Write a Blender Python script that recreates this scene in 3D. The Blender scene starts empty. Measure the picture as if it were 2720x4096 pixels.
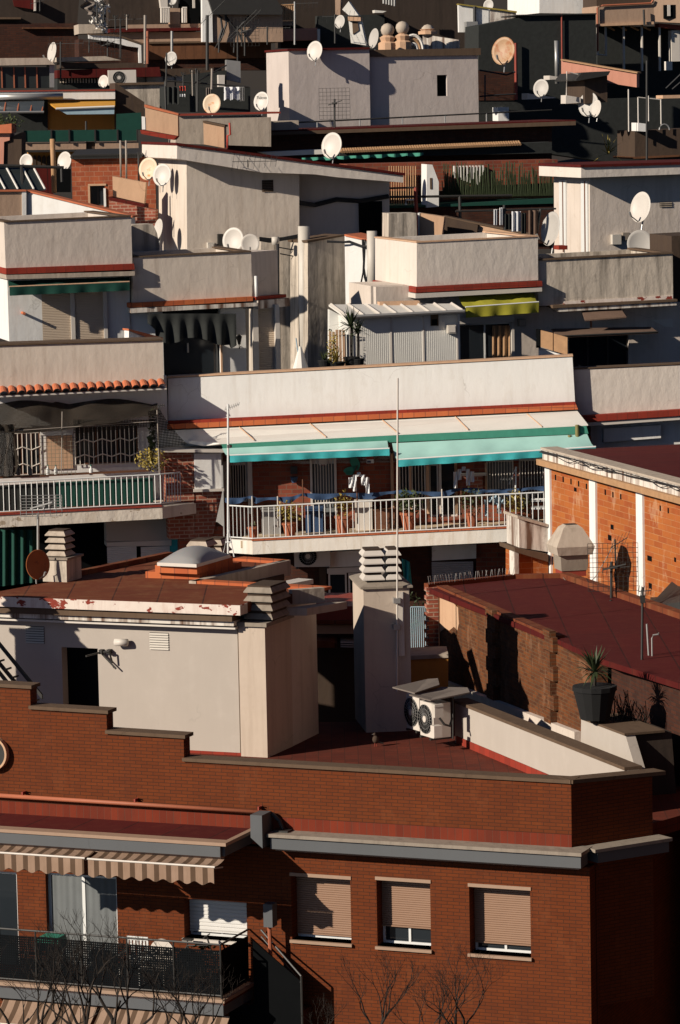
import bpy, bmesh, math, random
from mathutils import Vector, Matrix
rnd = random.Random(7)
sc = bpy.context.scene
COL = sc.collection
# ---------------- camera, world, sun ----------------
CAM_Z = 30.0
PITCH, ROLL = math.radians(6.5), 0.02
FPX = 2048 / math.tan(math.radians(8))          # focal length in source pixels
cd = bpy.data.cameras.new('camera'); cam = bpy.data.objects.new('camera', cd); COL.objects.link(cam)
cd.sensor_fit = 'VERTICAL'; cd.sensor_height = 24; cd.lens = 12 / math.tan(math.radians(8))
cd.clip_start = 1; cd.clip_end = 3000
CROT = Matrix.Rotation(math.pi/2 - PITCH, 3, 'X') @ Matrix.Rotation(-ROLL, 3, 'Z')
cam.location = (0, 0, CAM_Z); cam.rotation_euler = CROT.to_euler()
sc.camera = cam
SUN_EL, SUN_PHI = math.radians(25), math.radians(32)   # phi: from -x towards the camera (-y)
SD = Vector((-math.cos(SUN_PHI)*math.cos(SUN_EL), -math.sin(SUN_PHI)*math.cos(SUN_EL), math.sin(SUN_EL)))
w = bpy.data.worlds.new('World'); sc.world = w; w.use_nodes = True
nt = w.node_tree; nt.nodes.clear()
so = nt.nodes.new('ShaderNodeOutputWorld'); bg = nt.nodes.new('ShaderNodeBackground'); sk = nt.nodes.new('ShaderNodeTexSky')
sk.sky_type = 'NISHITA'; sk.air_density = .55; sk.ozone_density = 5; sk.dust_density = .3; sk.altitude = 400; sk.sun_disc = False; sk.sun_elevation = SUN_EL
sk.sun_rotation = math.atan2(SD.x, SD.y)
bg.inputs['Strength'].default_value = 0.05
nt.links.new(sk.outputs[0], bg.inputs[0]); nt.links.new(bg.outputs[0], so.inputs[0])
sl = bpy.data.lights.new('sun', 'SUN'); sl.energy = 5.0; sl.angle = math.radians(0.5); sl.color = (1.0, 0.90, 0.77)
sun = bpy.data.objects.new('sun', sl); COL.objects.link(sun); sun.location = (-40, -30, 60)
sun.rotation_euler = (-SD).to_track_quat('-Z', 'Y').to_euler()
sc.view_settings.view_transform = 'Standard'; sc.view_settings.look = 'None'
sc.view_settings.exposure = 0.03; sc.view_settings.gamma = 1.0
sc.cycles.max_bounces = 5; sc.cycles.diffuse_bounces = 1; sc.cycles.transparent_max_bounces = 12

# ---------------- materials ----------------
MATS = {}
def _new(name):
    m = bpy.data.materials.new(name); m.use_nodes = True; n = m.node_tree.nodes; l = m.node_tree.links
    b = n['Principled BSDF']; MATS[name] = m
    return m, n, l, b
def _mix(n, l, a, b, f, mode='MIX'):
    x = n.new('ShaderNodeMix'); x.data_type = 'RGBA'; x.blend_type = mode
    for s, v in ((x.inputs[6], a), (x.inputs[7], b), (x.inputs[0], f)):
        if hasattr(v, 'links'): l.new(v, s)
        elif isinstance(v, (int, float)): s.default_value = v
        else: s.default_value = (*v, 1)
    return x.outputs[2]
def _noise(n, l, vec, scale, detail=4, rough=.55, mapscale=None):
    if mapscale:
        mp = n.new('ShaderNodeMapping'); mp.inputs['Scale'].default_value = mapscale; l.new(vec, mp.inputs[0]); vec = mp.outputs[0]
    t = n.new('ShaderNodeTexNoise'); t.inputs['Scale'].default_value = scale; t.inputs['Detail'].default_value = detail
    t.inputs['Roughness'].default_value = rough; l.new(vec, t.inputs['Vector']); return t.outputs['Fac']
def _ramp(n, l, f, p0, p1, c0=(0,0,0), c1=(1,1,1)):
    r = n.new('ShaderNodeValToRGB'); r.color_ramp.elements[0].position = p0; r.color_ramp.elements[1].position = p1
    r.color_ramp.elements[0].color = (*c0, 1); r.color_ramp.elements[1].color = (*c1, 1); l.new(f, r.inputs[0]); return r.outputs[0]
def _bump(n, l, b, h, s=.3, dist=.02, prev=None):
    x = n.new('ShaderNodeBump'); x.inputs['Strength'].default_value = s; x.inputs['Distance'].default_value = dist
    l.new(h, x.inputs['Height'])
    if prev: l.new(prev, x.inputs['Normal'])
    l.new(x.outputs[0], b.inputs['Normal']); return x.outputs[0]
def plaster(name, col, dirt=(.25,.2,.15), amt=.35, lump=.5, streak=.5, rough=.9, var=.12, thr=.5, peel=None, seed=0):
    m, n, l, b = _new(name); pos = n.new('ShaderNodeNewGeometry').outputs['Position']
    if seed: mo = n.new('ShaderNodeVectorMath'); mo.inputs[1].default_value = (seed*3.1, seed*1.7, seed*2.3); l.new(pos, mo.inputs[0]); pos = mo.outputs[0]
    c = _mix(n, l, tuple(x*(1-var) for x in col), tuple(min(1, x*(1+var)) for x in col), _noise(n, l, pos, 1.1, 5))
    st = _ramp(n, l, _noise(n, l, pos, 1.0, 5, .6, (4.5, 4.5, .35)), thr, thr+.28)
    sf = n.new('ShaderNodeMath'); sf.operation = 'MULTIPLY'; sf.inputs[1].default_value = streak*amt*2; l.new(st, sf.inputs[0])
    c = _mix(n, l, c, dirt, sf.outputs[0])
    bl = _ramp(n, l, _noise(n, l, pos, 2.2, 6, .65), .55, .75)
    bf = n.new('ShaderNodeMath'); bf.operation = 'MULTIPLY'; bf.inputs[1].default_value = amt*.8; l.new(bl, bf.inputs[0])
    c = _mix(n, l, c, dirt, bf.outputs[0])
    if peel:
        pf = _ramp(n, l, _noise(n, l, pos, 2.6, 6, .6, (1, 1, 1.6)), .585, .60)
        c = _mix(n, l, c, peel, pf)
    vd = n.new('ShaderNodeTexVoronoi'); vd.feature = 'DISTANCE_TO_EDGE'; vd.inputs['Scale'].default_value = .75
    wp = n.new('ShaderNodeVectorMath'); wp.operation = 'MULTIPLY_ADD'; nz = n.new('ShaderNodeTexNoise'); nz.inputs['Scale'].default_value = 2.5; nz.inputs['Detail'].default_value = 4; l.new(pos, nz.inputs['Vector'])
    l.new(nz.outputs['Color'], wp.inputs[0]); wp.inputs[1].default_value = (.5, .5, .5); l.new(pos, wp.inputs[2]); l.new(wp.outputs[0], vd.inputs['Vector'])
    ck = _ramp(n, l, vd.outputs['Distance'], .0, .012, (1, 1, 1), (0, 0, 0)); mk = _ramp(n, l, _noise(n, l, pos, .6, 3), .54, .62)
    cf = n.new('ShaderNodeMath'); cf.operation = 'MULTIPLY'; l.new(ck, cf.inputs[0]); l.new(mk, cf.inputs[1])
    cg_ = n.new('ShaderNodeMath'); cg_.operation = 'MULTIPLY'; cg_.inputs[1].default_value = .28; l.new(cf.outputs[0], cg_.inputs[0])
    c = _mix(n, l, c, tuple(x*.45 for x in dirt), cg_.outputs[0])
    l.new(c, b.inputs['Base Color']); b.inputs['Roughness'].default_value = rough; b.inputs['Specular IOR Level'].default_value = .2
    h1 = _noise(n, l, pos, 3.2, 3, .5, (1.3, 1.3, .6)); h2 = _noise(n, l, pos, 11, 4, .6)
    p = _bump(n, l, b, h1, lump*.75, .07)
    _bump(n, l, b, h2, lump*.6, .02, p)
    return m
def brick(name, c1, c2, mortar, bw=.25, bh=.07, ms=.008, offset=.5, rough=.9, bump=.4, stain=(.1,.06,.04), stainamt=.3, light=None, lightamt=0):
    m, n, l, b = _new(name); uv = n.new('ShaderNodeTexCoord').outputs['UV']; pos = n.new('ShaderNodeNewGeometry').outputs['Position']
    t = n.new('ShaderNodeTexBrick'); l.new(uv, t.inputs['Vector'])
    t.offset = offset; t.inputs['Scale'].default_value = 1; t.inputs['Brick Width'].default_value = bw; t.inputs['Row Height'].default_value = bh
    t.inputs['Mortar Size'].default_value = ms; t.inputs['Mortar Smooth'].default_value = .3; t.inputs['Bias'].default_value = -.1
    t.inputs['Color1'].default_value = (*c1, 1); t.inputs['Color2'].default_value = (*c2, 1); t.inputs['Mortar'].default_value = (*mortar, 1)
    c = _mix(n, l, t.outputs['Color'], (.5,.45,.42), _noise(n, l, pos, 1.3, 5, .6), 'MULTIPLY')
    c = _mix(n, l, t.outputs['Color'], c, .55)
    sf = _ramp(n, l, _noise(n, l, pos, 1.0, 6, .65, (2.6, 2.6, .4)), .47, .70)
    f = n.new('ShaderNodeMath'); f.operation = 'MULTIPLY'; f.inputs[1].default_value = stainamt; l.new(sf, f.inputs[0])
    c = _mix(n, l, c, stain, f.outputs[0])
    if light:
        lf = _ramp(n, l, _noise(n, l, pos, 1.7, 7, .7, (1, 1, .6)), .56, .62)
        g = n.new('ShaderNodeMath'); g.operation = 'MULTIPLY'; g.inputs[1].default_value = lightamt; l.new(lf, g.inputs[0])
        c = _mix(n, l, c, light, g.outputs[0])
    l.new(c, b.inputs['Base Color']); b.inputs['Roughness'].default_value = rough; b.inputs['Specular IOR Level'].default_value = .25
    iv = n.new('ShaderNodeMath'); iv.operation = 'SUBTRACT'; iv.inputs[0].default_value = 1; l.new(t.outputs['Fac'], iv.inputs[1])
    p = _bump(n, l, b, iv.outputs[0], bump, .012)
    _bump(n, l, b, _noise(n, l, pos, 9, 4, .6), .2, .02, p)
    return m
def plain(name, col, rough=.6, var=.15, scale=4, metal=0, bump=.1, spec=.4, bscale=15, rust=None, rustthr=.55):
    m, n, l, b = _new(name); pos = n.new('ShaderNodeNewGeometry').outputs['Position']
    c = _mix(n, l, tuple(x*(1-var) for x in col), tuple(min(1, x*(1+var)) for x in col), _noise(n, l, pos, scale, 4))
    if rust: c = _mix(n, l, c, rust, _ramp(n, l, _noise(n, l, pos, scale*.9, 6, .65), rustthr, rustthr+.08))
    l.new(c, b.inputs['Base Color']); b.inputs['Roughness'].default_value = rough; b.inputs['Metallic'].default_value = metal
    b.inputs['Specular IOR Level'].default_value = spec
    if bump: _bump(n, l, b, _noise(n, l, pos, bscale, 3), bump, .02)
    return m
def stripes(name, a, bcol, period=.2, duty=.45, axis='X', rough=.85):
    m, n, l, b = _new(name); uv = n.new('ShaderNodeTexCoord').outputs['UV']; s = n.new('ShaderNodeSeparateXYZ'); l.new(uv, s.inputs[0])
    pos = n.new('ShaderNodeNewGeometry').outputs['Position']
    d = n.new('ShaderNodeMath'); d.operation = 'DIVIDE'; d.inputs[1].default_value = period; l.new(s.outputs[axis], d.inputs[0])
    fr = n.new('ShaderNodeMath'); fr.operation = 'FRACT'; l.new(d.outputs[0], fr.inputs[0])
    g = n.new('ShaderNodeMath'); g.operation = 'LESS_THAN'; g.inputs[1].default_value = duty; l.new(fr.outputs[0], g.inputs[0])
    c = _mix(n, l, a, bcol, g.outputs[0]); c = _mix(n, l, c, (.6,.55,.5), _noise(n, l, pos, 2, 4), 'MULTIPLY')
    l.new(c, b.inputs['Base Color']); b.inputs['Roughness'].default_value = rough; b.inputs['Specular IOR Level'].default_value = .1
    _bump(n, l, b, _noise(n, l, pos, 5, 3, .5, (2.5, 2.5, .6)), .3, .03); return m
def mesh_cloth(name, col, cell=.03, hole=.55, thick=0):
    m, n, l, b = _new(name); uv = n.new('ShaderNodeTexCoord').outputs['UV']; pos = n.new('ShaderNodeNewGeometry').outputs['Position']
    mp = n.new('ShaderNodeVectorMath'); mp.operation = 'SCALE'; mp.inputs['Scale'].default_value = 1/cell; l.new(uv, mp.inputs[0])
    fr = n.new('ShaderNodeVectorMath'); fr.operation = 'FRACTION'; l.new(mp.outputs[0], fr.inputs[0])
    sb = n.new('ShaderNodeVectorMath'); sb.operation = 'SUBTRACT'; sb.inputs[1].default_value = (.5, .5, 0); l.new(fr.outputs[0], sb.inputs[0])
    sx = n.new('ShaderNodeSeparateXYZ'); l.new(sb.outputs[0], sx.inputs[0])
    def ab(o):
        a = n.new('ShaderNodeMath'); a.operation = 'ABSOLUTE'; l.new(o, a.inputs[0]); return a.outputs[0]
    mxn = n.new('ShaderNodeMath'); mxn.operation = 'MAXIMUM'; l.new(ab(sx.outputs[0]), mxn.inputs[0]); l.new(ab(sx.outputs[1]), mxn.inputs[1])
    g = n.new('ShaderNodeMath'); g.operation = 'GREATER_THAN'; g.inputs[1].default_value = hole/2; l.new(mxn.outputs[0], g.inputs[0])
    c = _mix(n, l, tuple(x*.75 for x in col), tuple(min(1, x*1.25) for x in col), _noise(n, l, pos, 3, 4))
    l.new(c, b.inputs['Base Color']); b.inputs['Roughness'].default_value = .9; b.inputs['Specular IOR Level'].default_value = .05; l.new(g.outputs[0], b.inputs['Alpha']); return m
def glass(name, col=(.02,.025,.03), rough=.08):
    m, n, l, b = _new(name); b.inputs['Base Color'].default_value = (*col, 1); b.inputs['Roughness'].default_value = rough
    b.inputs['Specular IOR Level'].default_value = .5; return m

plaster('white_plaster', (.82,.80,.76), (.45,.36,.26), .2, .16, .6, var=.05)
plaster('clean_plaster', (.46,.405,.35), (.6,.54,.48), .18, .06, .35, var=.06)
plaster('grey_plaster', (.66,.57,.49), (.30,.23,.17), .34, .30, .5)
plaster('grimy_plaster', (.58,.50,.41), (.10,.085,.07), .55, .42, .8, thr=.46)
plaster('beige_plaster', (.42,.285,.20), (.30,.18,.12), .38, .3, .5)
plaster('peach_plaster', (.60,.38,.24), (.35,.19,.12), .3, .25, .5)
plaster('pink_plaster', (.58,.27,.19), (.35,.14,.1), .35, .25, .5)
plaster('stained_white', (.72,.66,.58), (.16,.09,.06), .75, .3, 1.0, thr=.45)
plaster('peeling_white', (.74,.64,.56), (.4,.2,.15), .5, .25, .5, peel=(.25,.045,.03))
plaster('chipped_white', (.74,.66,.56), (.4,.3,.2), .5, .5, .4, peel=(.42,.33,.24))
plaster('slab_white', (.78,.73,.65), (.45,.32,.18), .35, .2, .8)
plaster('chimney_plaster', (.56,.46,.37), (.30,.22,.16), .3, .15, .6)
plaster('render_sand', (.68,.585,.49), (.34,.25,.18), .30, .24, .7, seed=7)
plaster('render_pale', (.72,.64,.56), (.36,.28,.2), .26, .34, .35, seed=13)
plaster('render_mauve', (.60,.52,.47), (.3,.24,.2), .24, .20, .4, seed=21)
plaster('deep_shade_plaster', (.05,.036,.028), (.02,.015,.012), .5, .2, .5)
plaster('brown_dim', (.15,.065,.032), (.05,.025,.015), .5, .2, .8)
plaster('concrete', (.30,.25,.20), (.12,.10,.08), .45, .25, .6)
plaster('pale_concrete', (.48,.40,.32), (.2,.15,.11), .45, .3, .6)
plaster('brown_stone', (.13,.085,.055), (.05,.03,.02), .4, .2, .4)
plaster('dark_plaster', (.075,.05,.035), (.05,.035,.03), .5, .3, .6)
brick('maroon_roof', (.10,.007,.005), (.082,.006,.005), (.04,.006,.004), 1.05, 14, .02, offset=0, stain=(.14,.03,.015), stainamt=.3, bump=.2)
brick('red_roof', (.20,.052,.02), (.17,.042,.017), (.07,.02,.012), 1.05, 14, .02, offset=0, stain=(.26,.12,.05), stainamt=.5, bump=.2)
brick('terrace_tile', (.16,.03,.014), (.12,.022,.011), (.06,.02,.012), .3, .3, .008, offset=0, stain=(.06,.02,.012), stainamt=.5, bump=.15)
plaster('grey_fascia', (.11,.115,.12), (.10,.10,.10), .3, .05, .4, rough=.6)
plaster('ochre_plaster', (.62,.27,.06), (.35,.16,.05), .3, .2, .4)
brick('front_brick', (.178,.041,.009), (.145,.033,.008), (.07,.024,.010), .26, .0725, .008, stainamt=.32, stain=(.08,.022,.01), bump=.3, light=(.24,.08,.03), lightamt=.12)
brick('old_brick', (.20,.065,.02), (.09,.032,.014), (.15,.08,.04), .27, .085, .012, stain=(.05,.03,.02), stainamt=.55, light=(.34,.18,.10), lightamt=.3)
brick('orange_block', (.48,.15,.035), (.36,.085,.024), (.50,.22,.09), .62, .165, .012, stain=(.40,.10,.03), stainamt=.45, light=(.7,.5,.32), lightamt=.25, bump=.5)
brick('red_block', (.46,.12,.05), (.33,.075,.035), (.46,.22,.13), .33, .17, .012, stain=(.16,.05,.03), stainamt=.4, light=(.6,.35,.22), lightamt=.2)
brick('patio_brick', (.34,.09,.045), (.22,.05,.03), (.22,.13,.09), .32, .13, .012, stain=(.09,.04,.03), stainamt=.35)
brick('corner_brick', (.42,.12,.07), (.30,.07,.045), (.5,.33,.24), .28, .11, .016, light=(.6,.4,.3), lightamt=.25)
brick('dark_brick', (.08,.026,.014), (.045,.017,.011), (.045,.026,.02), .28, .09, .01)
brick('tile_band', (.22,.035,.014), (.16,.026,.012), (.16,.05,.03), .16, .5, .008, offset=0, stain=(.06,.03,.02), stainamt=.35)
brick('red_tile', (.36,.045,.025), (.27,.035,.02), (.14,.035,.025), .3, .6, .006, offset=0, stainamt=.15)
brick('orange_tile', (.62,.17,.06), (.50,.12,.045), (.28,.09,.05), .33, .6, .01, offset=0, stain=(.3,.08,.04), stainamt=.3)
plain('terracotta', (.55,.16,.07), .8, .25, 5)
plain('rust_red', (.30,.05,.03), .6, .2, 5)
plain('white_metal', (.75,.75,.72), .4, .05, 5, bump=0)
plain('off_white', (.66,.60,.53), .5, .08, 3, bump=.05)
plain('shutter_cream', (.60,.48,.36), .5, .06, 3, bump=.03)
plain('shutter_tan', (.30,.175,.11), .5, .06, 3, bump=.03)
plain('tan_stone', (.36,.24,.165), .7, .12, 5, bump=.1)
plain('shutter_white', (.70,.68,.64), .5, .06, 3, bump=.03)
plain('dish_white', (.60,.55,.49), .45, .08, 4, bump=.02, rust=(.55,.5,.44), rustthr=.68)
plain('dish_tan', (.42,.25,.13), .5, .2, 3, bump=.02, rust=(.36,.14,.05), rustthr=.5)
plain('dish_grey', (.46,.43,.39), .5, .08, 4, bump=.02)
plain('dish_rust', (.72,.55,.38), .5, .15, 2.5, bump=.02, rust=(.62,.22,.04), rustthr=.55)
plain('dish_brown', (.42,.13,.04), .6, .25, 3, bump=.05, rust=(.22,.06,.03), rustthr=.58)
plain('galv', (.42,.41,.39), .4, .12, 6, metal=.5, bump=.02)
plain('dark_metal', (.035,.033,.03), .5, .2, 6, bump=.02)
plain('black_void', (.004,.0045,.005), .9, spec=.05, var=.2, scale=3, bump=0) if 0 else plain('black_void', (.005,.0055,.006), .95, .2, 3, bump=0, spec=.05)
plain('dark_wood', (.14,.055,.025), .7, .3, 5)
plain('wood', (.42,.24,.12), .7, .3, 5)
plain('orange_door', (.62,.22,.035), .5, .1, 3)
plain('green_fabric', (.005,.055,.038), .8, .2, 4, bump=.2, bscale=4)
plain('teal_fabric', (.04,.36,.38), .8, .25, 5, bump=.3, bscale=5)
plain('mint_fabric', (.36,.60,.54), .8, .10, 3, bump=.1, bscale=4)
plain('deep_green', (.05,.24,.17), .8, .2, 5, bump=.3, bscale=6)
plain('olive_fabric', (.36,.33,.03), .8, .12, 4, bump=.3, bscale=5)
plain('blue_fabric', (.03,.065,.14), .8, .3, 5, bump=.4, bscale=6)
plain('brown_fabric', (.16,.10,.07), .85, .25, 4, bump=.2)
plain('grey_fabric', (.20,.165,.14), .85, .15, 3, bump=.2, bscale=4)
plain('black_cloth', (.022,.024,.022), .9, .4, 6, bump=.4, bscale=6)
plain('white_cloth', (.75,.75,.75), .85, .08, 4, bump=.3, bscale=6)
plain('pale_blue_cloth', (.35,.48,.55), .85, .1, 4, bump=.3, bscale=6)
plain('red_cloth', (.5,.06,.04), .85, .1, 4, bump=.3)
plain('yellow_fabric', (.62,.30,.04), .8, .1, 3, bump=.1)
plain('panel_white', (.80,.78,.72), .4, .05, 2, bump=.03)
plain('sheet_cream', (.78,.74,.67), .5, .08, 2, bump=.05)
plain('leaf', (.05,.065,.018), .6, .5, 8, bump=0)
plain('leaf_dark', (.035,.05,.018), .6, .5, 8, bump=0)
plain('leaf_yellow', (.32,.24,.05), .6, .4, 8, bump=0)
plain('cactus', (.20,.17,.06), .7, .2, 8)
plain('bark', (.022,.016,.012), .9, .3, 8)
plain('pot_clay', (.42,.13,.06), .8, .15, 6)
plain('pot_black', (.010,.010,.010), .9, .2, 6)
plain('cable', (.02,.02,.022), .6, .1, 6, bump=0)
plain('cable_pale', (.35,.30,.25), .6, .1, 6, bump=0)
plain('copper_pipe', (.38,.12,.06), .6, .12, 4)
plain('pvc', (.58,.53,.46), .5, .1, 3)
plain('pebble', (.30,.24,.18), .9, .3, 3)
plain('solar', (.025,.03,.03), .25, .2, 2, bump=0)
plain('soil', (.035,.028,.022), .95, .35, .3, bump=.5)
plain('curtain', (.15,.16,.16), .85, .15, 3, bump=.1)
plain('teal_plastic', (.03,.22,.15), .5, .1, 4)
plain('pale_tile', (.64,.50,.34), .6, .08, 3)
glass('glass_dark'); glass('glass_mid', (.06,.07,.08), .15)
m, n, l, b = _new('dome_plastic'); b.inputs['Base Color'].default_value = (.34,.33,.32,1); b.inputs['Roughness'].default_value = .4
b.inputs['Subsurface Weight'].default_value = .1
stripes('stripe_fabric', (.40,.275,.20), (.14,.09,.06), .27, .42)
mesh_cloth('net_dark', (.03,.027,.022), .045, .60); mesh_cloth('net_green', (.02,.055,.045), .03, .45)
mesh_cloth('perforated', (.006,.007,.008), .05, .34); mesh_cloth('wire_net', (.25,.22,.16), .11, .90)
mesh_cloth('shade_mesh', (.035,.028,.022), .03, .27)
mesh_cloth('black_net', (.02,.022,.02), .02, .4)
mesh_cloth('green_net', (.03,.12,.05), .02, .45)

# ---------------- frames and mesh builder ----------------
RX, RY, RS = 0., 0., 1568/2720
def R(x0=0, y0=0, s=None):
    """coordinates that follow are measured in an enlargement whose corner is (x0,y0) of the photograph"""
    global RX, RY, RS
    RX, RY, RS = x0, y0, (s if s else (1.568 if (x0 or y0) else RS0))
RS0 = 1568/2720
def src(x, y): return RX + x/RS, RY + y/RS
def ray(x, y):
    X, Y = src(x, y); return CROT @ Vector(((X-1360)/FPX, -(Y-2048)/FPX, -1))
CP = Vector((0, 0, CAM_Z))
def at_dist(x, y, D):
    d = ray(x, y); return CP + d*(D/d.y)
def at_z(x, y, z):
    d = ray(x, y); return CP + d*((z-CAM_Z)/d.z)
class Frame:
    def __init__(s, x=None, y=None, D=None, yaw=0, O=None):
        s.O = O.copy() if O else at_dist(x, y, D); t = math.radians(yaw)
        s.u = Vector((math.cos(t), -math.sin(t), 0)); s.n = Vector((-math.sin(t), -math.cos(t), 0)); s.yaw = yaw
    def P(s, x, y, d=0):
        r = ray(x, y); t = (d + s.n.dot(s.O-CP))/s.n.dot(r); X = CP + r*t
        return ((X-s.O).dot(s.u), d, X.z)
    def loc(s, X): v = X-s.O; return (v.dot(s.u), v.dot(s.n), X.z)
    def w(s, p): return Vector((s.O.x, s.O.y, 0)) + s.u*p[0] + s.n*p[1] + Vector((0, 0, p[2]))
    def ppm(s, x, y): return FPX*RS/(s.w(s.P(x, y, 0)).y)
WF = Frame(O=Vector((0, 0, 0)), yaw=0)
class M:
    def __init__(s, F): s.F = F; s.v = []; s.f = []; s.smooth = False
    def add(s, pts, faces):
        k = len(s.v); s.v += [tuple(p) for p in pts]; s.f += [tuple(i+k for i in q) for q in faces]; return s
    def prism(s, uz, d0, d1):
        n = len(uz); pts = [(u, d0, z) for u, z in uz] + [(u, d1, z) for u, z in uz]
        return s.add(pts, [tuple(range(n)), tuple(range(2*n-1, n-1, -1))] + [(i, (i+1) % n, n+(i+1) % n, n+i) for i in range(n)])
    def px(s, pts, d0, d1):
        q = [s.F.P(x, y, d1) for x, y in pts]; return s.prism([(a[0], a[2]) for a in q], d0, d1)
    def box(s, u0, u1, d0, d1, z0, z1): return s.prism([(u0, z0), (u1, z0), (u1, z1), (u0, z1)], d0, d1)
    def uz(s, x0, y0, x1, y1, d):
        xm, ym = (x0+x1)/2, (y0+y1)/2
        return s.F.P(x0, ym, d)[0], s.F.P(x1, ym, d)[0], s.F.P(xm, y1, d)[2], s.F.P(xm, y0, d)[2]
    def bx(s, x0, y0, x1, y1, d0, d1):
        u0, u1, z0, z1 = s.uz(x0, y0, x1, y1, d1); return s.box(u0, u1, d0, d1, z0, z1)
    def quad(s, pts):        # pts: (x, y, d) pixels with depth
        return s.add([s.F.P(*p) for p in pts], [tuple(range(len(pts)))])
    def slab(s, pts, t=.03):  # sheet of pixel/depth points with thickness downwards
        a = [s.F.P(*p) for p in pts]; n = len(a); b = [(p[0], p[1], p[2]-t) for p in a]
        return s.add(a+b, [tuple(range(n)), tuple(range(2*n-1, n-1, -1))] + [(i, (i+1) % n, n+(i+1) % n, n+i) for i in range(n)])
    def plan(s, wpts, z0, z1):  # world xy polygon extruded vertically
        a = [s.F.loc(Vector((p.x, p.y, z1))) for p in wpts]; n = len(a); b = [(p[0], p[1], z0) for p in a]
        return s.add(a+b, [tuple(range(n)), tuple(range(2*n-1, n-1, -1))] + [(i, (i+1) % n, n+(i+1) % n, n+i) for i in range(n)])
    def wall(s, u0, u1, z0, z1, d0, d1, holes):
        us = sorted({u0, u1} | {h[k] for h in holes for k in (0, 1) if u0 < h[k] < u1})
        zs = sorted({z0, z1} | {h[k] for h in holes for k in (2, 3) if z0 < h[k] < z1})
        nu, nz = len(us)-1, len(zs)-1
        full = {(i, j) for i in range(nu) for j in range(nz) if not any(h[0] < (us[i]+us[i+1])/2 < h[1] and h[2] < (zs[j]+zs[j+1])/2 < h[3] for h in holes)}
        for i, j in full:
            a, b_, c, d = us[i], us[i+1], zs[j], zs[j+1]
            for dd in (d0, d1): s.add([(a, dd, c), (b_, dd, c), (b_, dd, d), (a, dd, d)], [(0, 1, 2, 3)])
            if (i-1, j) not in full: s.add([(a, d0, c), (a, d1, c), (a, d1, d), (a, d0, d)], [(0, 1, 2, 3)])
            if (i+1, j) not in full: s.add([(b_, d0, c), (b_, d1, c), (b_, d1, d), (b_, d0, d)], [(0, 1, 2, 3)])
            if (i, j-1) not in full: s.add([(a, d0, c), (b_, d0, c), (b_, d1, c), (a, d1, c)], [(0, 1, 2, 3)])
            if (i, j+1) not in full: s.add([(a, d0, d), (b_, d0, d), (b_, d1, d), (a, d1, d)], [(0, 1, 2, 3)])
        return s
    def tube(s, pts, r, n=6, r2=None, cap=True):
        P_ = [Vector(p) for p in pts]; k0 = len(s.v); m_ = len(P_)
        for i, p in enumerate(P_):
            t = (P_[min(i+1, m_-1)]-P_[max(i-1, 0)]).normalized()
            a = t.cross(Vector((0, 0, 1)) if abs(t.z) < .9 else Vector((1, 0, 0))).normalized(); b_ = t.cross(a)
            rr = r if r2 is None else r + (r2-r)*i/max(1, m_-1)
            for j in range(n):
                an = 2*math.pi*j/n; s.v.append(tuple(p + a*math.cos(an)*rr + b_*math.sin(an)*rr))
        for i in range(m_-1):
            for j in range(n):
                a_ = k0+i*n+j; b2 = k0+i*n+(j+1) % n; s.f.append((a_, b2, b2+n, a_+n))
        if cap: s.f.append(tuple(k0+j for j in range(n))); s.f.append(tuple(k0+(m_-1)*n+j for j in range(n)))
        return s
    def ptube(s, pts, r, n=6):  # pixel/depth path
        return s.tube([s.F.P(*p) for p in pts], r, n)
    def ball(s, c, r, sz=1, n=10):
        rings = 6; k = len(s.v)
        for i in range(rings+1):
            t = math.pi*i/rings
            for j in range(n): s.v.append((c[0]+r*math.sin(t)*math.cos(2*math.pi*j/n), c[1]+r*math.sin(t)*math.sin(2*math.pi*j/n), c[2]+r*sz*math.cos(t)))
        for i in range(rings):
            for j in range(n): s.f.append((k+i*n+j, k+i*n+(j+1) % n, k+(i+1)*n+(j+1) % n, k+(i+1)*n+j))
        return s
    def lathe(s, c, prof, n=12):
        k = len(s.v)
        for r, z in prof:
            for j in range(n): s.v.append((c[0]+r*math.cos(2*math.pi*j/n), c[1]+r*math.sin(2*math.pi*j/n), c[2]+z))
        for i in range(len(prof)-1):
            for j in range(n): s.f.append((k+i*n+j, k+i*n+(j+1) % n, k+(i+1)*n+(j+1) % n, k+(i+1)*n+j))
        s.f.append(tuple(k+j for j in range(n))); s.f.append(tuple(k+(len(prof)-1)*n+j for j in range(n)))
        return s
    def slats(s, u0, u1, z0, z1, d, pitch=.045, dep=.014):
        nn = max(2, int((z1-z0)/pitch)); h = (z1-z0)/nn
        for i in range(nn):
            z = z0+i*h
            s.add([(u0, d, z), (u1, d, z), (u1, d+dep, z+h*.25), (u0, d+dep, z+h*.25), (u1, d+dep*.8, z+h*.85), (u0, d+dep*.8, z+h*.85), (u1, d, z+h), (u0, d, z+h)],
                  [(0, 1, 2, 3), (3, 2, 4, 5), (5, 4, 6, 7)])
        return s
    def grid(s, fn, nu, nv):    # fn(i/nu, j/nv) -> local point
        k = len(s.v)
        for j in range(nv+1):
            for i in range(nu+1): s.v.append(tuple(fn(i/nu, j/nv)))
        for j in range(nv):
            for i in range(nu): a = k+j*(nu+1)+i; s.f.append((a, a+1, a+nu+2, a+nu+1))
        return s
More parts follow.
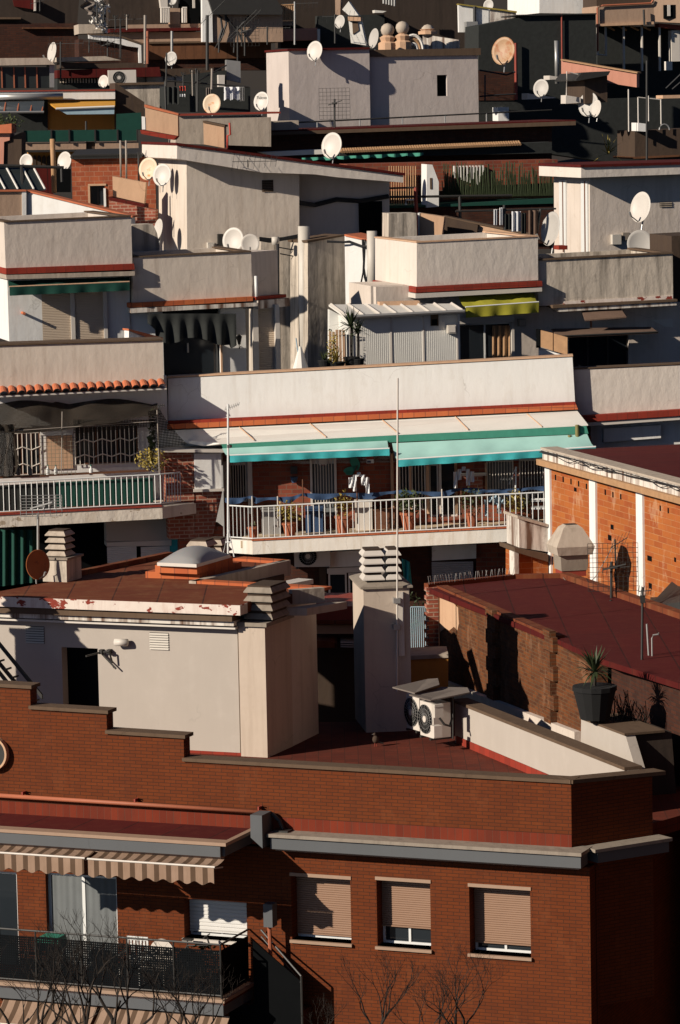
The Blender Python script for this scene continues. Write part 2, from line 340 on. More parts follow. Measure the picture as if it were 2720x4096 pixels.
    def build(s, name, mat, parent=None, label=None, cat=None, group=None, kind=None, smooth=None, local=False):
        me = bpy.data.meshes.new(name); wv = s.v if local else [s.F.w(p) for p in s.v]
        off = Vector((0, 0, 0))
        if parent is None and not local:
            xs = [p.x for p in wv]; ys = [p.y for p in wv]; off = Vector(((min(xs)+max(xs))/2, (min(ys)+max(ys))/2, min(p.z for p in wv)))
            wv = [p-off for p in wv]
        me.from_pydata([tuple(p) for p in wv], [], s.f)
        uvl = me.uv_layers.new(name='UVMap')
        for poly in me.polygons:
            vs = [Vector(s.v[i]) for i in poly.vertices]; nn = Vector((0, 0, 0))
            for i in range(len(vs)): nn += (vs[i]-vs[0]).cross(vs[(i+1) % len(vs)]-vs[0])
            ax = max(range(3), key=lambda k: abs(nn[k]))
            for li, vi in zip(poly.loop_indices, poly.vertices):
                p = s.v[vi]; uvl.data[li].uv = ((p[1], p[2]) if ax == 0 else (p[0], p[2]) if ax == 1 else (p[0], p[1]))
        bm = bmesh.new(); bm.from_mesh(me); bmesh.ops.recalc_face_normals(bm, faces=bm.faces); bm.to_mesh(me); bm.free()
        if s.smooth if smooth is None else smooth:
            for poly in me.polygons: poly.use_smooth = True
        me.materials.append(MATS[mat]); o = bpy.data.objects.new(name, me); COL.objects.link(o); o.location = off
        if parent: o.parent = parent
        tag(o, label, cat, group, kind); return o
def tag(o, label=None, cat=None, group=None, kind=None):
    if label: o['label'] = label
    if cat: o['category'] = cat
    if group: o['group'] = group
    if kind: o['kind'] = kind
    return o
ROOTS = []
def T(name, label, cat, group=None, loc=None):
    o = bpy.data.objects.new(name, None); COL.objects.link(o); o.empty_display_size = .3
    tag(o, label, cat, group)
    if loc is not None: o.location = loc
    else: ROOTS.append(o)
    return o
def finish_roots():
    for r in ROOTS:
        ds = []
        def rec(o):
            for c in o.children: ds.append(c); rec(c)
        rec(r)
        pts = [v.co for o in ds if o.type == 'MESH' for v in o.data.vertices]
        if not pts: continue
        L = Vector(((min(p.x for p in pts)+max(p.x for p in pts))/2, (min(p.y for p in pts)+max(p.y for p in pts))/2, min(p.z for p in pts)))
        r.location = L; seen = set()
        for o in ds:
            if o.type == 'MESH' and o.data.name not in seen: seen.add(o.data.name); o.data.transform(Matrix.Translation(-L))
def copy_tree(o, parent=None):
    c = o.copy(); COL.objects.link(c); c.parent = parent
    for ch in list(o.children): copy_tree(ch, c)
    return c
def pl(root, name, mat, F, pts, d0, d1, **k): return M(F).px(pts, d0, d1).build(name, mat, root, **k)
def shell(root, name, mat, F, pts, depth, d1, th=.25, roof=True):
    q = [F.P(x, y, d1) for x, y in pts]; (u0, _, zt0), (u1, _, zt1), (u1b, _, zb1), (u0b, _, zb0) = q
    m_ = M(F); m_.prism([(a[0], a[2]) for a in q], d1-th, d1)
    m_.prism([(u0, zt0), (u0+th, zt0), (u0+th, zb0), (u0b, zb0)], d1-depth, d1-th-.001).prism([(u1-th, zt1), (u1, zt1), (u1b, zb1), (u1-th, zb1)], d1-depth, d1-th-.001)
    m_.prism([(u0+th+.001, zt0), (u1-th-.001, zt1), (u1-th-.001, zb1), (u0+th+.001, zb0)], d1-depth, d1-depth+th) if roof else None
    if roof: m_.prism([(u0+th+.001, zb0+.1), (u1-th-.001, zb1+.1), (u1-th-.001, zb1), (u0+th+.001, zb0)], d1-depth+th, d1-th-.002)
    return m_.build(name, mat, root)
def bx(root, name, mat, F, x0, y0, x1, y1, d0, d1, **k): return M(F).bx(x0, y0, x1, y1, d0, d1).build(name, mat, root, **k)

def window(root, F, u0, u1, z0, z1, rec=.2, shut=0., d=0., frame='white_metal', shutm='shutter_cream', pane='glass_dark', mull=1, sill=None, lintel=None, curtain=False, slat=.045, name='window', th=.05):
    f = M(F); dd = d-rec
    for a, b_, c, e in ((u0, u0+th, z0, z1), (u1-th, u1, z0, z1), (u0+th, u1-th, z0, z0+th), (u0+th, u1-th, z1-th, z1)): f.box(a, b_, dd-.05, dd, c, e)
    for i in range(mull):
        um = u0+(u1-u0)*(i+1)/(mull+1); f.box(um-th/2, um+th/2, dd-.05, dd-.002, z0+th, z1-th)
    o = f.build(name, frame, root)
    M(F).box(u0+.02, u1-.02, dd-.06, dd-.03, z0+.02, z1-.02).build('pane', pane, o)
    if curtain:
        cu = M(F); nf = int((u1-u0)/.05)
        cu.grid(lambda a, b_: (u0+.06+(u1-u0-.12)*a, dd-.022+.008*math.sin(a*nf*1.6)*math.sin(a*nf*.37+1), z0+.06+(z1-z0-.12)*b_), nf*2, 1)
        cu.build('curtain', 'curtain', o, smooth=True)
    if shut > 0:
        M(F).slats(u0, u1, z1-(z1-z0)*shut, z1, dd+.02, slat).box(u0, u1, dd+.02, dd+.05, z1-(z1-z0)*shut-.03, z1-(z1-z0)*shut).build('shutter', shutm, o)
    if sill: M(F).box(u0-.03, u1+.03, dd, d+.07, z0-.06, z0).build('sill', sill, o)
    if lintel: M(F).box(u0-.02, u1+.02, d-.05, d+.02, z1, z1+.07).build('lintel', lintel, o)
    return o
def rail(root, F, p0, p1, z0, z1, mat, sp=.11, r=.011, top=.02, name='railing', d=None, mid=False):
    """railing between local (u,d) points p0-p1 from z0 to z1, each bar its own mesh"""
    L = math.hypot(p1[0]-p0[0], p1[1]-p0[1]); n = max(2, int(L/sp))
    m_ = M(F); m_.tube([(p0[0], p0[1], z1), (p1[0], p1[1], z1)], top, 6); m_.tube([(p0[0], p0[1], z0), (p1[0], p1[1], z0)], top*.8, 6)
    o = m_.build(name, mat, root)
    for i in range(n+1):
        t = i/n; u = p0[0]+(p1[0]-p0[0])*t; dd = p0[1]+(p1[1]-p0[1])*t
        M(F).tube([(u, dd, z0), (u, dd, z1)], r, 4).build('baluster', mat, o)
    return o
def gz(y): # terrain height
    pts = [(-50, -8), (40, -6), (60, 2), (73, 4), (92, 7), (105, 9), (125, 15), (150, 20), (200, 30.5), (260, 55), (600, 200), (1500, 500)]
    for (a, za), (b_, zb) in zip(pts, pts[1:]):
        if y <= b_: return za+(zb-za)*(y-a)/(b_-a)
    return 500
# ---------------- terrain ----------------
ys = [-50, 20, 40, 60, 73, 85, 92, 105, 115, 125, 138, 150, 170, 200, 230, 260, 600, 1500]; xs = [-1500, -300, -100, -50, -25, 0, 25, 50, 100, 300, 1500]
g = M(WF); k = len(xs)
for y in ys:
    for x in xs: g.v.append((x, -y, gz(y)))
for j in range(len(ys)-1):
    for i in range(k-1): g.f.append((j*k+i, j*k+i+1, (j+1)*k+i+1, (j+1)*k+i))
g.build('terrain', 'soil', kind='structure', label='dry hillside ground under the houses')

# ---------------- foreground brick apartment block ----------------
R(); NB = Frame(865, 2018, 73, 22)
nb = T('brick_apartment_building', 'large foreground orange-brown brick apartment block with three shuttered windows and a stepped parapet', 'apartment building')
def S(x, y, d=0, F=None):  # photograph pixels -> local
    global RX, RY, RS
    o = (RX, RY, RS); RX, RY, RS = 0, 0, 1.
    p = (F or NB).P(x, y, d); RX, RY, RS = o; return p
uR = S(2359, 3560)[0]; uL = S(-150, 3700)[0]
zTop = S(1700, 3428)[2]; zBot = gz(72)-1
def hol(x0, y0, x1, y1, F=None):   # photograph pixels (x of edges, y at left top / left bottom) -> u0,u1,z0,z1
    a = S(x0, y0, 0, F); b_ = S(x1, (y0+y1)/2, 0, F); c = S(x0, y1, 0, F); return (a[0], b_[0], c[2], a[2])
W1 = hol(1163, 3503, 1403, 3757); W2 = hol(1505, 3519, 1722, 3783); W3 = hol(1876, 3546, 2122, 3812)
R(0, 3400, 1.3067)
def hz(x0, y0, x1, y1, F=NB):
    a = F.P(x0, (y0+y1)/2); b_ = F.P(x1, (y0+y1)/2); xm = (x0+x1)/2; return (a[0], b_[0], F.P(xm, y1)[2], F.P(xm, y0)[2])
DOOR = hz(245, 130, 615, 690); WB = hz(962, 265, 1290, 470); DOOR0 = hz(-150, 110, 95, 690)
M(NB).wall(uL, uR, zBot, zTop, -.35, 0, [W1, W2, W3, DOOR, WB, DOOR0]).build('wall', 'front_brick', nb)
M(NB).box(uL, uR, -9, -.42, zBot, zTop-.05).build('side_wall', 'front_brick', nb)
window(nb, NB, *W1, rec=.33, shut=.93, shutm='shutter_tan', sill='tan_stone', lintel='tan_stone')
window(nb, NB, *W2, rec=.33, shut=.72, shutm='shutter_tan', sill='tan_stone', lintel='tan_stone')
window(nb, NB, *W3, rec=.33, shut=.86, shutm='shutter_tan', sill='tan_stone', lintel='tan_stone')
window(nb, NB, *WB, rec=.33, shut=.86, shutm='shutter_white', sill='off_white', slat=.075)
window(nb, NB, *DOOR, rec=.12, curtain=True, name='sliding_door', th=.07)
window(nb, NB, *DOOR0, rec=.12, name='sliding_door', th=.07)
# upper wall (parapet) with steps
zc = zTop+.05
def topz(x, y): R(0, 2400); return NB.P(x, y)
R(0, 2400); s1 = NB.P(187, 556); s2 = NB.P(667, 713); s3 = NB.P(1150, 868)
R(900, 3000); m0 = NB.P(0, 84); R(1720, 3000); m1 = NB.P(884, 210)
m0z = (m0[2]+m1[2])/2
prof = [(uL, zc), (m1[0], zc), (m1[0], m1[2]), (s3[0], m0[2]), (s3[0], s3[2]), (s2[0], s3[2]+.02), (s2[0], s2[2]), (s1[0], s2[2]+.02), (s1[0], s1[2]), (uL, s1[2]+.02)]
M(NB).prism(prof, -.32, -.01).build('parapet_wall', 'front_brick', nb)
for a, b_, za, zb in ((uL, s1[0], s1[2]+.02, s1[2]), (s1[0]-.0, s2[0], s2[2]+.02, s2[2]), (s2[0], s3[0], s3[2]+.02, s3[2]), (s3[0], m1[0], m0[2], m1[2])):
    M(NB).prism([(a-.02, za+.003), (b_+.06, zb+.003), (b_+.06, zb+.075), (a-.02, za+.075)], -.38, .05).build('coping', 'brown_stone', nb)
# tile band at the foot of the parapet, red dust strip
R(900, 3000); tb0 = NB.P(240, 415, .02); R(1720, 3000); tb1 = NB.P(888, 537, .02)
zt = (tb0[2]+tb1[2])/2
M(NB).box(uL, m1[0]+.005, -.008, .02, zc, zt).build('tile_band', 'tile_band', nb)
# cornice
R(900, 3000); c0 = NB.P(262, 527, .5); R(1720, 3000); c1 = NB.P(948, 647, .5); cz = (c0[2]+c1[2])/2
cu0 = NB.P(0, 600, .5); R(900, 3000); cu0 = NB.P(262, 560, .5)[0]
M(NB).box(cu0, c1[0], -.2, .5, cz-.07, cz).build('cornice', 'concrete', nb)
M(NB).box(cu0+.05, c1[0]-.03, .002, .44, cz-.32, cz-.073).build('fascia', 'grey_fascia', nb)
M(NB).box(cu0+.12, c1[0]-.1, .002, .34, cz-.37, cz-.323).build('soffit_moulding', 'tan_stone', nb)
# right hand wing of the parapet, turned away
R(1720, 3000); Ocorner = NB.w((m1[0], 0, 0)); NW = Frame(O=Vector((Ocorner.x, Ocorner.y, 0)), yaw=-32)
ue = NW.P(1395, 160)[0]
M(NW).prism([(.0, zc-3), (ue, zc-3), (ue, NW.P(1395, 165)[2]), (0, m1[2])], -.3, -.01).build('return_wall', 'front_brick', nb)
M(NW).prism([(-.05, m1[2]+.003), (ue+.3, NW.P(1395, 165)[2]+.003), (ue+.3, NW.P(1395, 165)[2]+.08), (-.05, m1[2]+.08)], -.36, .05).build('coping', 'brown_stone', nb)
M(NW).box(.25, ue+.15, 0, .45, cz-.075, cz-.01).build('cornice', 'concrete', nb)
M(NW).box(.35, ue+.1, 0, .4, cz-.3, cz-.078).build('fascia', 'grey_fascia', nb)
# roof block behind the parapet (terrace slab)
ZF = CAM_Z-14.85
R(); pts = [(-120, 1640), (443, 1760), (1322, 1812), (1475, 1790)]
front = [NB.w((uL, -.33, 0)), NB.w((m1[0]-.02, -.33, 0))]
far = [Vector((9.5, 77, 0)), Vector((4.2, 86, 0)), Vector((-3, 86, 0)), Vector((-22, 83, 0))]
wpt = [Vector((front[0].x, front[0].y, 0)), Vector((front[1].x, front[1].y, 0)), NW.w((ue-.1, -.35, 0))] + far
M(WF).plan(wpt, ZF-.3, ZF).build('terrace_floor', 'terrace_tile', nb)
# round plaque at left edge
R(0, 2400); pc = NB.P(-52, 962, .1); rr_ = abs(NB.P(45, 962, .1)[0]-pc[0])
ra = T('round_sign', 'round dark disc with a pale rim on the brick parapet at the left edge', 'sign')
def disc(F, c, r, d0, d1, n=28):
    m_ = M(F); m_.prism([(c[0]+r*math.cos(2*math.pi*i/n), c[2]+r*math.sin(2*math.pi*i/n)) for i in range(n)], d0, d1); return m_
disc(NB, pc, rr_*.88, .0, .09).build('disc', 'dark_metal', ra)
rg = M(NB); n_ = 36
for i in range(n_):
    a0, a1 = 2*math.pi*i/n_, 2*math.pi*(i+1)/n_
    rg.prism([(pc[0]+rr_*.88*math.cos(a0), pc[2]+rr_*.88*math.sin(a0)), (pc[0]+rr_*math.cos(a0), pc[2]+rr_*math.sin(a0)), (pc[0]+rr_*math.cos(a1), pc[2]+rr_*math.sin(a1)), (pc[0]+rr_*.88*math.cos(a1), pc[2]+rr_*.88*math.sin(a1))], .0, .14)
rg.build('rim', 'peach_plaster', ra)
# drain pipe
R(0, 3000); pA = NB.P(-60, 303, .12); R(900, 3000); pB = NB.P(265, 392, .12)
pm = M(NB); pm.tube([(pA[0], .12, (pA[2]+pB[2])/2+.05), (pB[0], .12, pB[2])], .045, 10)
dp = T('drain_pipe', 'long salmon coloured drain pipe running along the foot of the brick parapet', 'pipe')
pm.build('pipe', 'copper_pipe', dp, smooth=True)
z_ = pB[2]; uB = pB[0]
M(NB).tube([(uB, .12, z_), (uB+.12, .12, z_-.03), (uB+.27, .12, z_-.16), (uB+.34, .12, z_-.33)], .045, 10).box(uB+.2, uB+.52, .02, .3, z_-.5, z_-.33).build('elbow', 'dark_metal', dp)
for q in (.12, .53, .97): 
    uu = pA[0]+(pB[0]-pA[0])*q; zz = (pA[2]+pB[2])/2+.05 + (pB[2]-(pA[2]+pB[2])/2-.05)*q
    M(NB).box(uu-.015, uu+.015, 0, .14, zz+.04, zz+.11).tube([(uu, .0, zz+.1), (uu+.05, .1, zz+.13)], .012).build('clip', 'rust_red', dp)
# ---- balcony with roof slab
BD = 1.55
R(0, 3000); r0 = NB.P(0, 502, BD); r1 = NB.P(1385, 575, BD); rz = (r0[2]+r1[2])/2; ru = r1[0]
M(NB).box(uL, ru, .022, BD, rz-.02, rz+.0).build('balcony_roof', 'maroon_roof', nb)
M(NB).box(uL, ru, BD-.28, BD+.03, rz-.065, rz+.004).box(ru, ru+.12, .022, BD+.03, rz-.065, rz+.004).build('roof_edge', 'tan_stone', nb)
M(NB).box(uL, ru-.02, BD-.1, BD, rz-.3, rz-.068).box(ru-.08, ru+.04, .022, BD-.1, rz-.3, rz-.068).build('fascia', 'grey_fascia', nb)
M(NB).box(uL, ru-.06, BD-.3, BD-.12, rz-.38, rz-.302).build('soffit_moulding', 'tan_stone', nb)
M(NB).box(uL, ru-.1, .022, BD-.3, rz-.2, rz-.08).build('soffit', 'pale_concrete', nb)
R(900, 3000); q0 = NB.uz if 0 else None
a = NB.P(172, 400, .5); b_ = NB.P(235, 600, .5)
M(NB).prism([(a[0], a[2]), (a[0], b_[2]+.18), (a[0]+.26, b_[2]-.03), (a[0]+.26, a[2])], .12, .62).build('gutter_box', 'grey_fascia', nb)
R(0, 3400, 1.3067)
f0 = NB.P(0, 703, BD); f1 = NB.P(1170, 768, BD); fz = (f0[2]+f1[2])/2; fu = f1[0]
M(NB).box(uL, fu, .022, BD, fz-.12, fz-.01).build('balcony_floor', 'terrace_tile', nb)
M(NB).box(uL, fu+.02, BD-.2, BD+.03, fz-.07, fz).box(fu-.2, fu+.02, .022, BD-.2, fz-.07, fz).build('floor_edge', 'tan_stone', nb)
M(NB).box(uL, fu-.02, BD-.15, BD, fz-.34, fz-.073).box(fu-.1, fu-.02, .022, BD-.15, fz-.34, fz-.073).build('fascia', 'grey_fascia', nb)
hz0 = NB.P(600, 455, BD-.06)[2]
rl = M(NB); rl.tube([(uL, BD-.06, hz0), (fu-.08, BD-.06, hz0)], .022).tube([(fu-.08, BD-.06, hz0), (fu-.08, .03, hz0)], .022)
rl.tube([(uL, BD-.06, fz+.06), (fu-.08, BD-.06, fz+.06), (fu-.08, .03, fz+.06)], .018)
for i in range(12):
    u = fu-.08-1.05*i
    if u > uL: rl.tube([(u, BD-.06, fz), (u, BD-.06, hz0)], .018)
ro = rl.build('railing', 'dark_metal', nb)
M(NB).box(uL, fu-.09, BD-.075, BD-.067, fz+.07, hz0-.13).build('panel', 'perforated', ro)
M(NB).box(fu-.095, fu-.087, .05, BD-.08, fz+.07, hz0-.13).build('panel', 'perforated', ro)
# stair rail beyond the balcony
st = M(NB); pA = NB.P(1365, 418, .1); pB = NB.P(1575, 660, .6)
st.tube([pA, pB], .022).tube([(pA[0], pA[1], pA[2]-.14), (pB[0], pB[1], pB[2]-.14)], .016).tube([pB, (pB[0], pB[1], pB[2]-2.6)], .025)
st.build('stair_rail', 'dark_metal', nb)
M(NB).prism([(pA[0]+.02, pA[2]-.1), (pB[0]-.02, pB[2]-.1), (pB[0]-.02, pB[2]-3.5), (pA[0]-.55, pB[2]-3.5), (pA[0]-.55, fz-.4), (pA[0]+.02, fz-.3)], .58, .6).build('balcony_shade_panel', 'black_void', nb)  # near-black sheet standing in for the shadow of balcony slab and railing
M(NB).box(pA[0]-.55, pB[0]-.02, .01, .57, pB[2]-3.4, pB[2]-.75).build('balcony_shade_core', 'dark_brick', nb)  # dark block behind the sheet, part of the same painted balcony shadow
gp = M(NB); a = NB.P(1380, 280, .45); gp.box(a[0], a[0]+.2, .25, .5, NB.P(1380, 400, .45)[2], a[2]); gp.build('hopper', 'grey_fascia', nb)
c_ = NB.P(1408, 400, .35); M(NB).tube([(c_[0], .35, c_[2]), (c_[0]+.02, .35, c_[2]-1.1)], .045, 8).build('downpipe', 'copper_pipe', nb)
def awning(label, F, u0, u1, z0, z1, d0, d1, fabric, val=.25, valm=None, sc_=.0, folds=.0, frame='off_white', grp=None, name='awning', zr=None, wav=.35):
    """sloping cloth from (d0,z1) down to (d1,z0) with a hanging valance"""
    t = T(name, label, 'awning', grp); zr = zr or 0
    n = max(8, int((u1-u0)/.12))
    c = M(F); c.grid(lambda a, b_: (u0+(u1-u0)*a, d0+(d1-d0)*b_, z1+(z0-z1)*b_+zr*a - .02*math.sin(b_*math.pi)*(1+math.sin(a*9))), n, 3)
    c.build('cloth', fabric, t, smooth=True)
    v = M(F); n2 = max(12, int((u1-u0)/.04))
    v.grid(lambda a, b_: (u0+(u1-u0)*a, d1+.015+folds*math.sin(a*n2*.45)*b_+folds*.6*math.sin(a*n2*.17+2)*b_, z0+zr*a-.02-b_*(val-sc_*(.5+.5*math.cos(2*math.pi*(u0+(u1-u0)*a)/wav)))), n2, 2)
    v.build('valance', valm or fabric, t, smooth=True)
    M(F).tube([(u0-.02, d1, z0), (u1+.02, d1, z0+zr)], .022, 8).build('front_bar', frame, t)
    M(F).tube([(u0+.1, d0-.1, z1-.2), (u0+.15, (d0+d1)/2, (z0+z1)/2-.12), (u0+.1, d1, z0)], .018, 6).build('arm', frame, t)
    M(F).tube([(u1-.1, d0-.1, z1-.2), (u1-.15, (d0+d1)/2, (z0+z1)/2-.12), (u1-.1, d1, z0+zr)], .018, 6).build('arm', frame, t)
    return t
R(0, 3000)
a0, a1 = NB.P(-80, 650, BD+.4), NB.P(527, 680, BD+.4); b0, b1 = NB.P(553, 685, BD+.4), NB.P(1342, 730, BD+.4)
za = (a1[2]+b1[2])/2
ztop = rz-.36
awning('left striped brown and cream awning over the dark lower balcony', NB, a0[0], a1[0], za, ztop, BD-.15, BD+.4, 'stripe_fabric', .36, sc_=.07, grp='striped balcony awnings')
awning('right striped brown and cream awning over the dark lower balcony', NB, b0[0], b1[0], za-.01, ztop, BD-.15, BD+.4, 'stripe_fabric', .36, sc_=.07, grp='striped balcony awnings')
R(0, 3400, 1.3067)
za2 = NB.P(400, 880, BD+.4)[2]; u0_, u1_ = NB.P(-40, 850, BD+.4)[0], NB.P(450, 850, BD+.4)[0]
awning('striped awning below the balcony floor in the bottom left corner', NB, u0_, u1_, za2-.25, fz-.38, BD-.15, BD+.4, 'stripe_fabric', .3, sc_=.06, grp='striped balcony awnings')
u0_, u1_ = NB.P(470, 850, BD+.4)[0], NB.P(1145, 880, BD+.4)[0]
awning('striped awning below the balcony floor, right of the bottom left one', NB, u0_, u1_, za2-.25, fz-.38, BD-.15, BD+.4, 'stripe_fabric', .3, sc_=.06, grp='striped balcony awnings')
# balcony furniture
R(0, 3400, 1.3067)
ch = T('plastic_chair', 'white plastic chair with slotted back on the dark lower balcony', 'chair')
p = NB.P(693, 430, .75); u = p[0]; zs_ = fz+.0
bk = M(NB); bk.box(u-.24, u+.24, .5, .53, zs_+.84, zs_+.92).box(u-.24, u+.24, .5, .53, zs_+.44, zs_+.50)
for i in range(7): x = u-.225+i*.075; bk.box(x-.02, x+.02, .5, .53, zs_+.5, zs_+.84)
bk.build('backrest', 'white_metal', ch); M(NB).box(u-.25, u+.25, .53, 1.0, zs_+.40, zs_+.44).build('seat', 'white_metal', ch)
for a in (-.22, .22):
    for d_ in (.53, .96): M(NB).box(u+a-.02, u+a+.02, d_-.02, d_+.02, zs_, zs_+.4).build('leg', 'white_metal', ch)
    M(NB).box(u+a-.02, u+a+.02, .53, .98, zs_+.6, zs_+.64).build('armrest', 'white_metal', ch)
ch = T('garden_chair', 'rounded white garden chair with dark scrollwork beside the plastic chair on the lower balcony', 'chair')
p = NB.P(815, 430, .8); u = p[0]
M(NB).prism([(u+.3*math.cos(t*math.pi/12), zs_+.55+.36*math.sin(t*math.pi/12)) for t in range(13)]+[(u-.3, zs_+.4), (u+.3, zs_+.4)], .5, .54).build('backrest', 'off_white', ch)
for s_ in (-1, 1):
    M(NB).tube([(u+s_*(.12+.1*math.cos(t*.7)*(1-t/12)), .56, zs_+.62+.1*math.sin(t*.7)*(1-t/12)) for t in range(10)], .018).build('scroll', 'dark_metal', ch)
M(NB).box(u-.28, u+.28, .54, .98, zs_+.36, zs_+.41).build('seat', 'off_white', ch)
for a in (-.24, .24):
    for d_ in (.55, .95): M(NB).box(u+a-.02, u+a+.02, d_-.02, d_+.02, zs_, zs_+.36).build('leg', 'off_white', ch)
bi = T('bicycle', 'dark bicycle leaning in the lower balcony behind the rounded chair', 'bicycle')
p = NB.P(905, 440, .35); u = p[0]
for k_, cc in enumerate((u, u+.95)):
    M(NB).tube([(cc+.31*math.cos(t*math.pi/10), .3, zs_+.33+.31*math.sin(t*math.pi/10)) for t in range(21)], .018).build('wheel', 'dark_metal', bi)
M(NB).tube([(u, .3, zs_+.33), (u+.3, .3, zs_+.75), (u+.75, .3, zs_+.78), (u+.45, .3, zs_+.3), (u+.3, .3, zs_+.75)], .018).tube([(u+.95, .3, zs_+.33), (u+.75, .3, zs_+.95)], .018).build('frame', 'dark_metal', bi)
M(NB).box(u+.2, u+.42, .24, .36, zs_+.86, zs_+.9).tube([(u+.3, .3, zs_+.7), (u+.3, .3, zs_+.88)], .015).build('saddle', 'dark_metal', bi)
M(NB).tube([(u+.72, .1, zs_+.98), (u+.75, .5, zs_+.98)], .014).build('handlebar', 'dark_metal', bi)
gt = T('barbecue', 'small green lidded barbecue behind the left part of the lower balcony railing', 'barbecue')
p = NB.P(270, 425, .9); u = p[0]
M(NB).box(u-.25, u+.25, .7, 1.1, zs_+.62, zs_+.75).build('body', 'teal_plastic', gt)
M(NB).prism([(u-.27, zs_+.76), (u+.27, zs_+.76), (u+.22, zs_+.9), (u-.22, zs_+.9)], .7, 1.1).build('lid', 'teal_plastic', gt)
for a in (-.2, .2):
    for d_ in (.74, 1.06): M(NB).tube([(u+a, d_, zs_), (u+a, d_, zs_+.62)], .015).build('leg', 'dark_metal', gt)
pot = T('potted_plant', 'small leafy plant in a clay pot on the lower balcony before the white shutter', 'plant')
p = NB.P(1062, 470, 1.1)
M(NB).lathe((p[0], 1.1, zs_), [(.1, 0), (.15, .28), (.16, .3)]).build('pot', 'pot_clay', pot)
lf = M(NB)
for i in range(90):
    a = rnd.uniform(0, 6.28); r_ = rnd.uniform(0, .3); q = (p[0]+r_*math.cos(a), 1.1+r_*math.sin(a), zs_+.35+rnd.uniform(0, .65)); s_ = rnd.uniform(.03, .06)
    lf.add([q, (q[0]+s_, q[1], q[2]+s_*.5), (q[0]+s_*.3, q[1]+s_, q[2]+s_), (q[0]-s_*.5, q[1]+s_*.4, q[2]+s_*.4)], [(0, 1, 2, 3)])
lf.build('foliage', 'leaf_dark', pot)
# ---------------- generic small things ----------------
def louvre_stack(F, u0, u1, d0, d1, z0, tiers, label, th=.10, gap=.10, grp='louvred chimney pots', ov=.06, mat='pale_concrete', T_=None):
    t = T('chimney_pot', label, 'chimney pot', grp)
    z = z0
    M(F).box(u0+ov, u1-ov, d0+ov, d1-ov, z0, z0+tiers*(th+gap)).build('flue', 'dark_plaster', t)
    for i in range(tiers):
        zz = z0+gap*.6+i*(th+gap); m_ = M(F)
        a = [(u0-ov*.2, d0-ov*.2, zz), (u1+ov*.2, d0-ov*.2, zz), (u1+ov*.2, d1+ov*.2, zz), (u0-ov*.2, d1+ov*.2, zz)]
        k_ = ov*.9; b_ = [(u0+k_, d0+k_, zz+th), (u1-k_, d0+k_, zz+th), (u1-k_, d1-k_, zz+th), (u0+k_, d1-k_, zz+th)]
        c_ = [(p[0], p[1], p[2]-.025) for p in a]
        m_.add(c_+a+b_, [(0, 1, 2, 3), (8, 9, 10, 11)]+[(i_, (i_+1) % 4, 4+(i_+1) % 4, 4+i_) for i_ in range(4)]+[(4+i_, 4+(i_+1) % 4, 8+(i_+1) % 4, 8+i_) for i_ in range(4)])
        m_.build('louvre', mat, t)
    return t
def vent(root, F, x0, y0, x1, y1, d, mat='pvc', n=7):
    u0, u1, z0, z1 = M(F).uz(x0, y0, x1, y1, d); m_ = M(F)
    h = (z1-z0)/n
    for i in range(n): zz = z0+i*h; m_.add([(u0, d+.0, zz+h*.9), (u1, d+.0, zz+h*.9), (u1, d+.03, zz+h*.1), (u0, d+.03, zz+h*.1)], [(0, 1, 2, 3)])
    o = m_.build('vent', mat, root); M(F).box(u0, u1, d-.01, d+.004, z0, z1).build('backing', 'black_void', o); return o
# ---------------- white rooftop house ----------------
R(); WH = Frame(600, 1748, 81.5, 22)
wh = T('white_rooftop_house', 'white plastered rooftop house with a flat red roof, peeling fascia and a dark doorway', 'house')
R(0, 2400); e0 = WH.P(1505, 900, -.08); uW = e0[0]; uWL = WH.P(-260, 600)[0]
zwt = (WH.P(0, 160, -.08)[2]+WH.P(1490, 225, -.08)[2])/2+.35
dr = M(WH).uz(392, 300, 618, 700, -.08)
M(WH).wall(uWL, uW, ZF, zwt, -.5, -.08, [(dr[0], dr[1], ZF-.1, dr[3])]).box(uWL, uW+.0, -3.1, -.52, ZF, zwt).build('wall', 'clean_plaster', wh)
M(WH).box(dr[0], dr[1], -.4, -.36, ZF, dr[3]).build('door', 'black_void', wh)
pr = WH.P(262, 900, 0); R(0, 2400); pl0 = WH.P(1497, 300, 0)[0]; pr0 = WH.P(1668, 300, 0)[0]
R(900, 2400); pr0 = WH.P(252, 300, 0)[0]; zpt = WH.P(170, 165, 0)[2]
M(WH).box(pl0, pr0, -1.5, 0, ZF, zpt).build('chimney', 'chimney_plaster', wh)
M(WH).box(pl0-.07, pr0+.07, -1.57, .07, zpt, zpt+.09).build('chimney_cap', 'concrete', wh)
R(0, 2400); M(WH).box(uWL, pl0, -.079, -.06, ZF, WH.P(1300, 948, -.07)[2]).build('skirting', 'red_tile', wh)
# cornice: ledge, second fascia, peeling fascia, roof
R(0, 2400)
def lz(y, x=1400, d=.0): return WH.P(x, y, d)[2]
R(0, 1800); zr1 = WH.P(1500, 975, .42)[2]; zr0 = WH.P(1500, 1038, .42)[2]; ur = WH.P(1506, 1000, .42)[0]
M(WH).box(uWL-.3, ur, .0, .42, zr0, zr1).build('peeling_fascia', 'peeling_white', wh)
R(0, 2400)
za, zb, zc_, zd = lz(100, 1400, .3), lz(133, 1400, .3), lz(160, 1400, .2), lz(185, 1400, .1)
M(WH).box(uWL, pl0+.0, -.1, .34, zb, zr0-.005).build('ledge', 'brown_stone', wh)
M(WH).box(uWL, pl0, -.1, .25, zc_, zb-.004).build('fascia', 'stained_white', wh)
M(WH).box(uWL, pl0, -.1, .17, zd+.02, zc_-.035).build('moulding', 'off_white', wh)
R(); ZR = zr1
